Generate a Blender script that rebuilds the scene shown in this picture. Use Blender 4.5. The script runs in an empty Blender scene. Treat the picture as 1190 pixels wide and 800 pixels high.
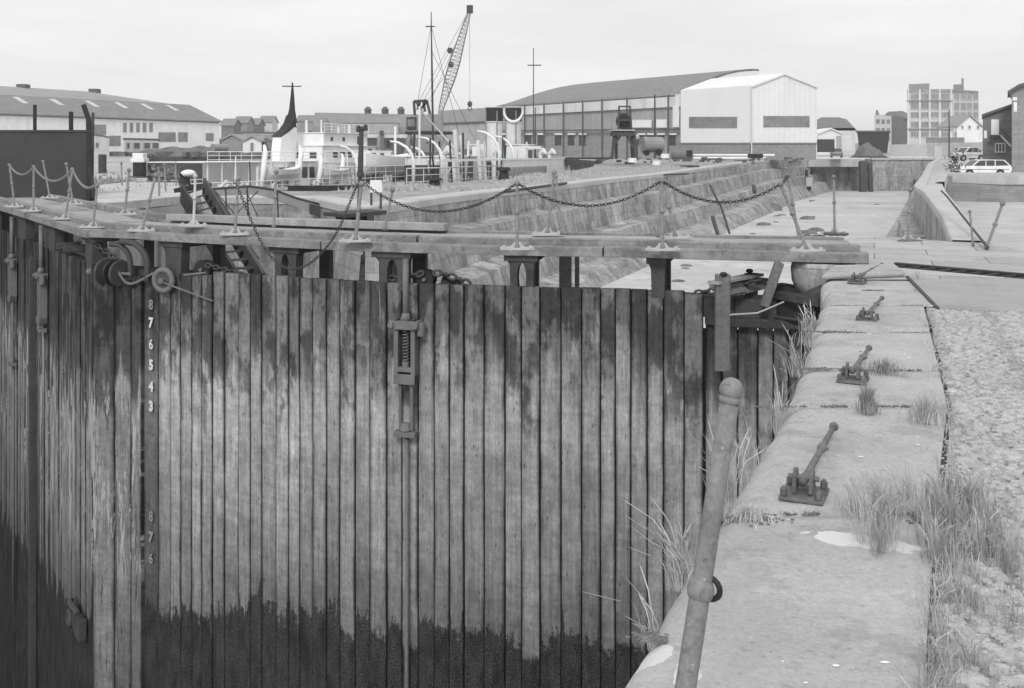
import bpy, bmesh, math, random
from mathutils import Vector, Matrix, noise as mnoise
random.seed(7)
R = math.radians
C = bpy.context.scene.collection
S = bpy.context.scene
# ------------------------------------------------------------------ camera, world, sun, exposure
F, H, HY = 1157.0, 1.6, 179.0            # focal length in photo pixels, eye height, horizon row
cam = bpy.data.cameras.new('camera'); co = bpy.data.objects.new('camera', cam); C.objects.link(co)
co.location = (0, 0, H); co.rotation_euler = (R(90), 0, 0)
cam.sensor_width = 36; cam.lens = 35.0; cam.shift_y = -(400-HY)/1190.0
cam.clip_start = 0.05; cam.clip_end = 5000
S.camera = co
SUN_EL, SUN_ROT = R(38), R(205)         # sun behind the camera, a little to the left
w = bpy.data.worlds.new('World'); S.world = w; w.use_nodes = True
nt = w.node_tree; nt.nodes.clear()
o_ = nt.nodes.new('ShaderNodeOutputWorld'); bg = nt.nodes.new('ShaderNodeBackground')
sky = nt.nodes.new('ShaderNodeTexSky'); sky.sky_type = 'NISHITA'; sky.sun_disc = False
sky.sun_elevation = SUN_EL; sky.sun_rotation = SUN_ROT
bw = nt.nodes.new('ShaderNodeRGBToBW')
# high thin overcast: the sky's own light mixed with an even cloud sheet, softly banded
tc = nt.nodes.new('ShaderNodeTexCoord'); mp = nt.nodes.new('ShaderNodeMapping'); mp.inputs['Scale'].default_value = (1.3, 1.3, 9)
nz = nt.nodes.new('ShaderNodeTexNoise'); nz.inputs['Scale'].default_value = 2.2; nz.inputs['Detail'].default_value = 5
mr = nt.nodes.new('ShaderNodeMapRange'); mr.inputs['From Min'].default_value = .3; mr.inputs['From Max'].default_value = .7
mr.inputs['To Min'].default_value = 7.5; mr.inputs['To Max'].default_value = 8.9
mx = nt.nodes.new('ShaderNodeMix'); mx.data_type = 'FLOAT'; mx.inputs[0].default_value = .93
L = nt.links.new
L(sky.outputs[0], bw.inputs[0]); L(tc.outputs['Generated'], mp.inputs[0]); L(mp.outputs[0], nz.inputs['Vector'])
L(nz.outputs['Fac'], mr.inputs['Value']); L(bw.outputs[0], mx.inputs[2]); L(mr.outputs[0], mx.inputs[3])
L(mx.outputs[0], bg.inputs[0]); bg.inputs[1].default_value = .11; L(bg.outputs[0], o_.inputs[0])
sl = bpy.data.lights.new('sun', 'SUN'); sl.energy = 1.5; sl.angle = R(14); sl.color = (1, 1, 1)
so = bpy.data.objects.new('sun', sl); C.objects.link(so)
az = SUN_ROT
sd = Vector((-math.sin(R(12))*math.cos(SUN_EL), -math.cos(R(12))*math.cos(SUN_EL), math.sin(SUN_EL)))   # direction to the sun
so.rotation_euler = sd.to_track_quat('Z', 'Y').to_euler()
sky.sun_rotation = math.atan2(sd.x, sd.y)
S.view_settings.view_transform = 'Standard'; S.view_settings.look = 'None'; S.view_settings.exposure = .06; S.view_settings.gamma = 1
S.view_settings.use_curve_mapping = False

HAZE = .0005
# ------------------------------------------------------------------ helpers
def P(px, py, Z):                        # photo pixel at depth Z
    return Vector(((px-595)/F*Z, Z, H-(py-HY)/F*Z))
def G(px, py, z=0.0):                    # photo pixel on the level z
    Z = F*(H-z)/(py-HY); return Vector(((px-595)/F*Z, Z, z))
def hit(px, py, A, B):                   # photo pixel on the vertical plane through A, B (plan points)
    rx = (px-595)/F; dx, dy = B[0]-A[0], B[1]-A[1]
    t = (A[1]*rx-A[0])/(dx-dy*rx); Z = A[1]+dy*t
    return P(px, py, Z)

class MB:
    def __init__(s, M=None): s.v = []; s.f = []; s.M = M; s.uv = []; s.uv2 = []
    def add(s, vs, fs):
        n = len(s.v)
        s.v += [(s.M @ Vector(p)) if s.M else Vector(p) for p in vs]
        s.f += [tuple(i+n for i in f) for f in fs]
    def box(s, c, d, rz=0, rot=None):
        c = Vector(c); m = rot or Matrix.Rotation(rz, 3, 'Z')
        vs = [c + m @ Vector((x*d[0]/2, y*d[1]/2, z*d[2]/2)) for x in (-1, 1) for y in (-1, 1) for z in (-1, 1)]
        s.add(vs, [(0,1,3,2),(4,6,7,5),(0,4,5,1),(2,3,7,6),(0,2,6,4),(1,5,7,3)])
    def bb(s, x0, x1, y0, y1, z0, z1): s.box(((x0+x1)/2, (y0+y1)/2, (z0+z1)/2), (abs(x1-x0), abs(y1-y0), abs(z1-z0)))
    def beam(s, p, q, wd, h, up=(0,0,1)):
        p, q = Vector(p), Vector(q); d = (q-p); l = d.length
        if l < 1e-6: return
        d /= l; u = Vector(up); r = d.cross(u)
        if r.length < 1e-4: r = d.cross(Vector((1,0,0)))
        r.normalize(); u = r.cross(d)
        vs = []
        for e in (p, q):
            for a, b in ((-1,-1),(1,-1),(1,1),(-1,1)): vs.append(e + r*a*wd/2 + u*b*h/2)
        s.add(vs, [(0,1,2,3),(7,6,5,4),(0,4,5,1),(1,5,6,2),(2,6,7,3),(3,7,4,0)])
    def tube(s, pts, r, n=8, closed=False):
        pts = [Vector(p) for p in pts]; k = len(pts)
        rr = r if isinstance(r, (list, tuple)) else [r]*k
        vs = []; prev = None
        for i, p in enumerate(pts):
            if closed: d = pts[(i+1) % k]-pts[i-1]
            else: d = pts[min(i+1, k-1)]-pts[max(i-1, 0)]
            if d.length < 1e-9: d = Vector((0,0,1))
            d.normalize()
            a = prev if prev is not None else (Vector((1,0,0)) if abs(d.x) < .8 else Vector((0,1,0)))
            a = a - d*a.dot(d)
            if a.length < 1e-5: a = d.orthogonal()
            a.normalize(); prev = a; b = d.cross(a)
            for j in range(n):
                t = 2*math.pi*j/n; vs.append(p + (a*math.cos(t)+b*math.sin(t))*rr[i])
        fs = []
        for i in range(k if closed else k-1):
            i2 = (i+1) % k
            for j in range(n):
                fs.append((i*n+j, i*n+(j+1) % n, i2*n+(j+1) % n, i2*n+j))
        if not closed:
            fs.append(tuple(range(n-1, -1, -1))); fs.append(tuple((k-1)*n+j for j in range(n)))
        s.add(vs, fs)
    def cyl(s, p, q, r, n=12, r2=None): s.tube([p, q], [r, r2 if r2 is not None else r], n)
    def ball(s, c, r, n=10, m=6, sc=(1,1,1)):
        c = Vector(c); vs = [c+Vector((0,0,-r*sc[2]))]
        for i in range(1, m):
            a = math.pi*i/m-math.pi/2
            for j in range(n):
                t = 2*math.pi*j/n; vs.append(c+Vector((r*sc[0]*math.cos(a)*math.cos(t), r*sc[1]*math.cos(a)*math.sin(t), r*sc[2]*math.sin(a))))
        vs.append(c+Vector((0,0,r*sc[2]))); fs = []
        for j in range(n): fs.append((0, 1+(j+1) % n, 1+j))
        for i in range(m-2):
            for j in range(n): fs.append((1+i*n+j, 1+i*n+(j+1) % n, 1+(i+1)*n+(j+1) % n, 1+(i+1)*n+j))
        for j in range(n): fs.append((1+(m-2)*n+j, 1+(m-2)*n+(j+1) % n, len(vs)-1))
        s.add(vs, fs)
    def prism(s, poly, vec):             # planar polygon (3D points) pushed along vec
        poly = [Vector(p) for p in poly]; vec = Vector(vec); n = len(poly)
        s.add(poly+[p+vec for p in poly], [tuple(range(n))[::-1], tuple(range(n, 2*n))]+[(i, (i+1) % n, n+(i+1) % n, n+i) for i in range(n)])
    def face(s, pts): s.add(pts, [tuple(range(len(pts)))])
    def grid(s, fn, nu, nv):
        vs = [fn(i/nu, j/nv) for i in range(nu+1) for j in range(nv+1)]
        s.add(vs, [(i*(nv+1)+j, (i+1)*(nv+1)+j, (i+1)*(nv+1)+j+1, i*(nv+1)+j+1) for i in range(nu) for j in range(nv)])
    def torus(s, c, r, t, ax=(0,0,1), n=16, m=6, sx=1.0, dirx=None):
        ax = Vector(ax).normalized(); a = Vector(dirx).normalized() if dirx is not None else ax.orthogonal().normalized(); b = ax.cross(a)
        s.tube([Vector(c)+(a*sx*math.cos(2*math.pi*i/n)+b*math.sin(2*math.pi*i/n))*r for i in range(n)], t, m, True)
    def build(s, name, mat, parent=None, smooth=False, bevel=0, tri=False, origin=None):
        me = bpy.data.meshes.new(name)
        off = Vector((0,0,0))
        if parent is not None:
            p = parent
            off = Vector(p.get('_o', (0,0,0)))
        if origin is not None and parent is None: off = Vector(origin)
        me.from_pydata([v-off for v in s.v], [], s.f)
        bm = bmesh.new(); bm.from_mesh(me)
        if tri: bmesh.ops.triangulate(bm, faces=bm.faces[:])
        bmesh.ops.recalc_face_normals(bm, faces=bm.faces[:])
        bm.to_mesh(me); bm.free()
        if smooth: me.shade_smooth()
        if mat: me.materials.append(mat)
        o = bpy.data.objects.new(name, me); C.objects.link(o)
        if parent is not None:
            o.parent = parent
            o['_o'] = list(off)
        else:
            o.location = off; o['_o'] = list(off)
        if smooth == 'auto':
            pass
        if bevel:
            b = o.modifiers.new('bevel', 'BEVEL'); b.width = bevel; b.segments = 2; b.limit_method = 'ANGLE'; b.angle_limit = R(40)
        return o

def thing(name, label, cat, loc=(0,0,0), group=None):
    o = bpy.data.objects.new(name, None); C.objects.link(o); o.location = loc; o.empty_display_size = .3
    o['label'] = label; o['category'] = cat; o['_o'] = list(loc)
    if group: o['group'] = group
    return o
def tag(o, label, cat, group=None):
    o['label'] = label; o['category'] = cat
    if group: o['group'] = group
    return o
def struct(o, kind='structure'): o['kind'] = kind; return o

def mat(name, c, rough=.85, a1=0, s1=1.0, a2=0, s2=20.0, st=None, bump=0, bs=30.0, metal=0, vor=None, spec=.3, brick=None, corr=None, det=6, patches=None, bscale=(1,1,1), blots=()):
    """grey surface: c albedo, a1/s1 broad mottling, a2/s2 fine mottling, st=(sx,sy,sz,amount) stretched streaks, bump, brick=(w,h,mortar,dark), vor=(scale,thr,value) spots"""
    m = bpy.data.materials.new(name); m.use_nodes = True; t = m.node_tree; N = t.nodes; K = t.links.new
    b = N['Principled BSDF']; b.inputs['Roughness'].default_value = rough; b.inputs['Metallic'].default_value = metal
    b.inputs['Specular IOR Level'].default_value = spec
    tc = N.new('ShaderNodeTexCoord')
    def math_(op, x, y=None, cl=False):
        n = N.new('ShaderNodeMath'); n.operation = op; n.use_clamp = cl
        for i, q in enumerate((x, y)):
            if q is None: continue
            if isinstance(q, (int, float)): n.inputs[i].default_value = q
            else: K(q, n.inputs[i])
        return n.outputs[0]
    def noise_(scale, detail=5, sc=(1,1,1), ro=.6):
        mp = N.new('ShaderNodeMapping'); mp.inputs['Scale'].default_value = sc; K(tc.outputs['Object'], mp.inputs[0])
        n = N.new('ShaderNodeTexNoise'); n.inputs['Scale'].default_value = scale; n.inputs['Detail'].default_value = detail
        n.inputs['Roughness'].default_value = ro; K(mp.outputs[0], n.inputs['Vector']); return n.outputs['Fac']
    val = None
    def mul(v, f):
        return f if v is None else math_('MULTIPLY', v, f)
    def centred(f, amt):
        mr = N.new('ShaderNodeMapRange'); mr.inputs['From Min'].default_value = .25; mr.inputs['From Max'].default_value = .75
        mr.inputs['To Min'].default_value = 1-amt; mr.inputs['To Max'].default_value = 1+amt; K(f, mr.inputs['Value']); return mr.outputs[0]
    base = N.new('ShaderNodeValue'); base.outputs[0].default_value = c; val = base.outputs[0]
    if a1: val = mul(val, centred(noise_(s1, det), a1))
    fine = None
    if a2: fine = noise_(s2, det); val = mul(val, centred(fine, a2))
    if st: val = mul(val, centred(noise_(1, 6, st[:3], .65), st[3]))
    for (bs_, thr, soft, mu, *sc_) in blots:            # crisp edged stains: scale, threshold, softness, factor
        f_ = noise_(bs_, 7, sc_[0] if sc_ else (1,1,1), .68); r2 = N.new('ShaderNodeMapRange'); r2.interpolation_type = 'SMOOTHSTEP'
        r2.inputs['From Min'].default_value = thr; r2.inputs['From Max'].default_value = thr+soft; r2.inputs['To Min'].default_value = 1; r2.inputs['To Max'].default_value = mu
        K(f_, r2.inputs['Value']); val = mul(val, r2.outputs[0])
    hgt = None
    if brick:
        bt = N.new('ShaderNodeTexBrick'); bt.inputs['Color1'].default_value = (1,1,1,1); bt.inputs['Color2'].default_value = (.8,.8,.8,1)
        bt.inputs['Mortar'].default_value = (brick[3],)*3+(1,); bt.inputs['Scale'].default_value = 1
        bt.inputs['Brick Width'].default_value = brick[0]; bt.inputs['Row Height'].default_value = brick[1]; bt.inputs['Mortar Size'].default_value = brick[2]
        if len(brick) > 4 and brick[4] == 'v':       # vertical wall: lay courses along x+y and z
            sep = N.new('ShaderNodeSeparateXYZ'); K(tc.outputs['Object'], sep.inputs[0])
            cb = N.new('ShaderNodeCombineXYZ'); K(math_('ADD', sep.outputs[0], sep.outputs[1]), cb.inputs[0]); K(sep.outputs[2], cb.inputs[1])
            K(cb.outputs[0], bt.inputs['Vector'])
        elif len(brick) > 5:
            mp = N.new('ShaderNodeMapping'); mp.inputs['Rotation'].default_value = (0, 0, brick[5]); K(tc.outputs['Object'], mp.inputs[0]); K(mp.outputs[0], bt.inputs['Vector'])
        else: K(tc.outputs['Object'], bt.inputs['Vector'])
        bwn = N.new('ShaderNodeRGBToBW'); K(bt.outputs['Color'], bwn.inputs[0]); val = mul(val, bwn.outputs[0])
    if corr:                                            # corrugated sheet: period, strength of relief
        sep = N.new('ShaderNodeSeparateXYZ'); K(tc.outputs['Object'], sep.inputs[0])
        ax = math_('ADD', math_('MULTIPLY', sep.outputs[0], corr[2][0]), math_('MULTIPLY', sep.outputs[1], corr[2][1]))
        hgt = math_('SINE', math_('MULTIPLY', ax, 2*math.pi/corr[0]))
    if vor:
        v = N.new('ShaderNodeTexVoronoi'); v.inputs['Scale'].default_value = vor[0]; v.inputs['Randomness'].default_value = 1
        K(tc.outputs['Object'], v.inputs['Vector'])
        nn = noise_(vor[0]*3, 3)
        dd = math_('ADD', v.outputs['Distance'], math_('MULTIPLY', nn, .08))
        sepc = N.new('ShaderNodeSeparateColor'); K(v.outputs['Color'], sepc.inputs[0])
        keep = math_('LESS_THAN', sepc.outputs[0], vor[3] if len(vor) > 3 else .3)
        msk = math_('MULTIPLY', math_('LESS_THAN', dd, vor[1]), keep)
        mxx = N.new('ShaderNodeMix'); mxx.data_type = 'FLOAT'; K(msk, mxx.inputs[0]); K(val, mxx.inputs[2]); mxx.inputs[3].default_value = vor[2]; val = mxx.outputs[0]
    for (cx, cy, rx, ry, ang, pv) in (patches or []):
        mp = N.new('ShaderNodeMapping'); mp.vector_type = 'TEXTURE'; mp.inputs['Location'].default_value = (cx, cy, 0); mp.inputs['Rotation'].default_value = (0,0,ang)
        mp.inputs['Scale'].default_value = (rx, ry, 50); K(tc.outputs['Object'], mp.inputs[0])
        ln = N.new('ShaderNodeVectorMath'); ln.operation = 'LENGTH'; K(mp.outputs[0], ln.inputs[0])
        dd = math_('ADD', ln.outputs['Value'], math_('MULTIPLY', math_('SUBTRACT', noise_(9, 5), .5), 1.6))
        msk = math_('LESS_THAN', dd, .85)
        mxx = N.new('ShaderNodeMix'); mxx.data_type = 'FLOAT'; K(msk, mxx.inputs[0]); K(val, mxx.inputs[2]); mxx.inputs[3].default_value = pv; val = mxx.outputs[0]
    K(val, b.inputs['Base Color'])
    if bump:
        bn = N.new('ShaderNodeBump'); bn.inputs['Strength'].default_value = 1; bn.inputs['Distance'].default_value = bump
        K(noise_(bs, 6, bscale), bn.inputs['Height']); K(bn.outputs[0], b.inputs['Normal'])
        if hgt is not None:
            b2 = N.new('ShaderNodeBump'); b2.inputs['Distance'].default_value = corr[1]; K(hgt, b2.inputs['Height']); K(b2.outputs[0], bn.inputs['Normal'])
    elif hgt is not None:
        b2 = N.new('ShaderNodeBump'); b2.inputs['Distance'].default_value = corr[1]; K(hgt, b2.inputs['Height']); K(b2.outputs[0], b.inputs['Normal'])
    return m

M = {}
M['coping'] = mat('coping_stone', .43, .9, .20, .9, .15, 42, bump=.007, bs=50, st=(6,6,6,.10), vor=(7, .10, .66, .2),
                  patches=[(1.42, 4.12, .26, .09, R(-22), .68), (.43, 3.2, .12, .08, R(20), .66), (.53, 3.05, .045, .17, R(-12), .66)], blots=[(2.2,.54,.05,.86),(7,.60,.03,.84),(26,.60,.04,.80),(70,.62,.05,.72),(16,.66,.02,1.22),(3.5,.60,.01,1.10)])
M['cobble'] = mat('cobble_stone', .46, .9, .12, 1.2, .2, 22, bump=.003, bs=90, vor=(14, .16, .6, .2), blots=[(9,.52,.04,.80),(25,.55,.05,.74),(60,.6,.05,.62),(14,.60,.03,1.25)])
M['soil'] = mat('joint_soil', .18, 1, .2, 2, .3, 40, bump=.01, bs=60)
M['flag'] = mat('flagstone', .46, .9, .12, .8, .10, 20, bump=.004, bs=30, brick=(1.6, .95, .012, .45, 'h', R(20)), blots=[(1.6,.55,.05,.84),(6,.58,.05,.84),(20,.62,.05,.75)])
M['plate'] = mat('steel_plate', .34, .6, .15, 1.1, .10, 22, bump=.003, bs=60, blots=[(2,.55,.05,.86),(8,.6,.04,1.18)])
M['mud'] = mat('dock_silt', .55, .9, .12, .10, .10, 2.5, bump=.10, bs=.8, st=(.06,.45,.1,.14), blots=[(.16,.54,.03,.90,(1,.35,1)),(.7,.58,.04,.84,(1,.4,1)),(2.4,.62,.04,.78)])
M['ground'] = mat('yard_ground', .44, .95, .22, .06, .16, 1.1, bump=.03, bs=3, blots=[(.12,.54,.05,.84),(.6,.58,.05,.8),(3,.62,.05,.7)])
M['pier'] = mat('pier_grass_ground', .36, 1, .25, .15, .22, 1.6, bump=.06, bs=5, blots=[(.2,.52,.06,.80),(.9,.56,.06,.78),(4,.6,.06,.74)])
M['altar'] = mat('dock_stonework', .41, .9, .30, .3, .30, 3.0, st=(1.3,1.3,.14,.42), bump=.03, bs=5, brick=(1.5,.46,.012,.65,'v'), blots=[(.8,.52,.06,.70,(1,1,.5)),(3.0,.56,.05,.74,(1,1,.25)),(2.2,.60,.03,1.28,(1,1,.35)),(9,.6,.05,.7)])
M['copestrip'] = mat('pale_coping', .50, .9, .16, .6, .12, 5, bump=.01, bs=10)
M['concrete'] = mat('concrete', .50, .9, .16, .5, .1, 6, bump=.008, bs=20, blots=[(.7,.55,.05,.85,(1,1,.5)),(3,.6,.04,.8)])
M['water'] = mat('basin_water', .05, .15, .1, .3, bump=.02, bs=1.5, spec=.5)
M['deep'] = mat('outer_silt', .07, .7, .3, .5, .2, 6, bump=.03, bs=4)
M['oldwall'] = mat('dark_quay_wall', .10, .9, .35, .6, .3, 6, bump=.02, bs=9, brick=(1.1,.4,.012,.4,'v'))
M['deckwood'] = mat('weathered_timber', .36, .9, .18, .6, .16, 14, st=(3,3,3,.12), bump=.004, bs=45, blots=[(1.5,.55,.05,.80),(9,.6,.05,.74)])
M['beamwood'] = mat('grey_timber_beam', .26, .9, .22, .9, .22, 12, st=(1.5,1.5,14,.22), bump=.005, bs=40, blots=[(1.2,.52,.05,.76),(7,.58,.05,.72),(3,.63,.03,1.25)])
M['darkwood'] = mat('dark_wet_timber', .07, .85, .3, 1.2, .3, 14, bump=.008, bs=30)
M['iron'] = mat('rusty_iron', .075, .75, .3, 3, .3, 30, bump=.003, bs=80)
M['ironpale'] = mat('worn_iron', .17, .65, .25, 4, .25, 60, bump=.0015, bs=160)
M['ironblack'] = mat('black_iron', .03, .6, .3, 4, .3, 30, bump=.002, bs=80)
M['foldiron'] = mat('brown_rust_iron', .15, .65, .3, 6, .3, 60, bump=.002, bs=150, blots=[(14,.55,.05,.7),(40,.6,.04,1.6)])
M['rail'] = mat('stanchion_paint', .225, .6, .25, 6, .22, 70, bump=.0012, bs=220, vor=(60,.22,.38,.12), blots=[(14,.54,.06,.84),(45,.58,.05,.74),(40,.66,.03,1.35)])
M['galv'] = mat('galvanised_steel', .48, .6, .2, 4, .15, 30)
M['screen'] = mat('dark_steel_sheet', .055, .7, .18, .6, .12, 6, bump=.004, bs=8, vor=(2.2,.05,.3,.3))
M['white'] = mat('white_paint', .85, .6, .08, .7, .06, 6, st=(1.2,1.2,.3,.07), blots=[(.9,.6,.04,.90,(1,1,.3)),(5,.66,.03,.80)])
M['offwhite'] = mat('aged_white_paint', .72, .7, .12, .4, .08, 5, st=(.8,.8,.15,.12), blots=[(.5,.55,.05,.88,(1,1,.3)),(2.5,.62,.04,.82)])
M['shipgrey'] = mat('pale_grey_paint', .62, .6, .12, .5, .1, 4, st=(1.5,1.5,.2,.15))
M['shipdark'] = mat('dark_ship_paint', .03, .6, .2, .6, .2, 4)
M['midgrey'] = mat('mid_grey_paint', .30, .7, .15, .8, .15, 6)
M['win'] = mat('dusty_glass', .24, .35, .3, .6, .2, 3, spec=.5)
M['windark'] = mat('dark_glass', .07, .3, .3, .8, .1, 3, spec=.5)
M['roof'] = mat('asbestos_roof', .34, .9, .12, .12, .1, 1.5, st=(.3,.3,.3,.1), bump=.01, bs=4, blots=[(.12,.54,.06,.88),(.5,.6,.05,.88)])
M['roofdark'] = mat('slate_roof', .25, .9, .15, .15, .12, 1.5, bump=.01, bs=4, blots=[(.15,.54,.06,.86),(.6,.6,.05,.88)])
M['clad'] = mat('pale_cladding', .82, .6, .05, .15, .03, 2, corr=(.9,.02,(1,1)), blots=[(.35,.58,.05,.93,(1,1,.2))])
M['cladroof'] = mat('pale_sheet_roof', .82, .6, .06, .2, .03, 2)
M['claddark'] = mat('grey_sheet_cladding', .38, .8, .16, .2, .1, 1.5, st=(1.5,1.5,.1,.15), corr=(.8,.02,(1,1)))
M['brick'] = mat('old_brick', .34, .9, .15, .2, .12, 2.5, bump=.01, bs=8, brick=(.5,.2,.015,.75,'v'))
M['brickdark'] = mat('dark_brick', .22, .9, .18, .25, .15, 2.5, bump=.01, bs=8, brick=(.5,.2,.015,.8,'v'))
M['stonebldg'] = mat('pale_faced_masonry', .62, .85, .1, .12, .08, 1.5)
M['trim'] = mat('dark_trim', .12, .7)
M['foliage'] = mat('foliage', .10, .95, .3, .3, .3, 2)
M['rubble'] = mat('rubble', .17, 1, .4, .5, .4, 3, bump=.08, bs=4)
M['grass'] = mat('dry_grass', .48, .9, .3, 3, .2, 30)
M['grassdk'] = mat('green_grass', .30, .9, .3, 3, .2, 30)
M['dirt'] = mat('road_dirt', .36, 1, .15, 1.5, .3, 40, bump=.006, bs=80, blots=[(6,.55,.05,.72),(30,.56,.06,.66)])
M['moss'] = mat('dark_moss', .17, 1, .4, 20, .3, 60)
M['straw'] = mat('straw_grass', .48, .9, .2, 5)
M['tyre'] = mat('tyre_rubber', .03, .9)
M['hay'] = mat('hazy_hill', .22, 1, .3, .02, .2, .3)
M['person'] = mat('dark_cloth', .05, .9)
M['postwood'] = mat('weathered_post', .17, .9, .25, 1.2, .25, 14, st=(9,9,.8,.3), bump=.006, bs=30)
M['fendertimber'] = mat('fender_timber', .15, .9, .3, 1.5, .3, 10, st=(9,9,.5,.35), bump=.01, bs=14)

# ------------------------------------------------------------------ gate line (curved plan) and timber material
GL = [(-15.6,30.0),(-14.3,28.0),(-10.9,23.1),(-8.05,19.1),(-7.1,18.75),(-6.2,18.15),(-4.41,17.3),(-2.79,16.53),(-1.03,15.96),(.61,15.62),(1.67,15.45),(3.29,14.98),(5.04,14.57)]
KINK = 3
def arclen(pts):
    s = [0]
    for a, b in zip(pts, pts[1:]): s.append(s[-1]+math.hypot(b[0]-a[0], b[1]-a[1]))
    return s
def smooth_line(pts, n):
    """Catmull-Rom resample"""
    out = []
    k = len(pts)
    for i in range(k-1):
        p0 = pts[max(i-1,0)]; p1 = pts[i]; p2 = pts[i+1]; p3 = pts[min(i+2,k-1)]
        for j in range(n):
            t = j/n; t2 = t*t; t3 = t2*t
            out.append(tuple(.5*(2*b+(c-a)*t+(2*a-5*b+4*c-d)*t2+(3*b-a-3*c+d)*t3) for a,b,c,d in zip(p0,p1,p2,p3)))
    out.append(tuple(pts[-1])); return out
RL = smooth_line([GL[3]]+GL[4:], 6)      # right leaf, from mitre (left) to heel (right)
# make the right leaf a gentle arc
LL = [(-15.6,30.0),(-8.05,19.1)]
class Line:
    def __init__(s, pts): s.p = pts; s.s = arclen(pts); s.len = s.s[-1]
    def at(s, u):
        u = max(0, min(s.len, u))
        for i in range(len(s.s)-1):
            if u <= s.s[i+1] or i == len(s.s)-2:
                t = (u-s.s[i])/(s.s[i+1]-s.s[i]+1e-9); a, b = s.p[i], s.p[i+1]
                return Vector((a[0]+(b[0]-a[0])*t, a[1]+(b[1]-a[1])*t, 0))
    def dirn(s, u):
        d = s.at(min(s.len, u+.35))-s.at(max(0, u-.35)); return d.normalized()
    def nrm(s, u):                        # away from the camera (towards the dock)
        d = s.dirn(u); return Vector((-d.y, d.x, 0))
    def q(s, u, off=0, z=0):
        p = s.at(u)+s.nrm(u)*off; return Vector((p.x, p.y, z))
    def upx(s, px):                       # arc position seen at photo column px
        best = None
        for i in range(2001):
            u = s.len*i/2000; p = s.at(u); e = abs((p.x/p.y)*F+595-px)
            if best is None or e < best[0]: best = (e, u)
        return best[1]
    def zpy(s, u, py): p = s.at(u); return H-(py-HY)/F*p.y
RG, LG = Line(RL), Line(LL)

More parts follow.
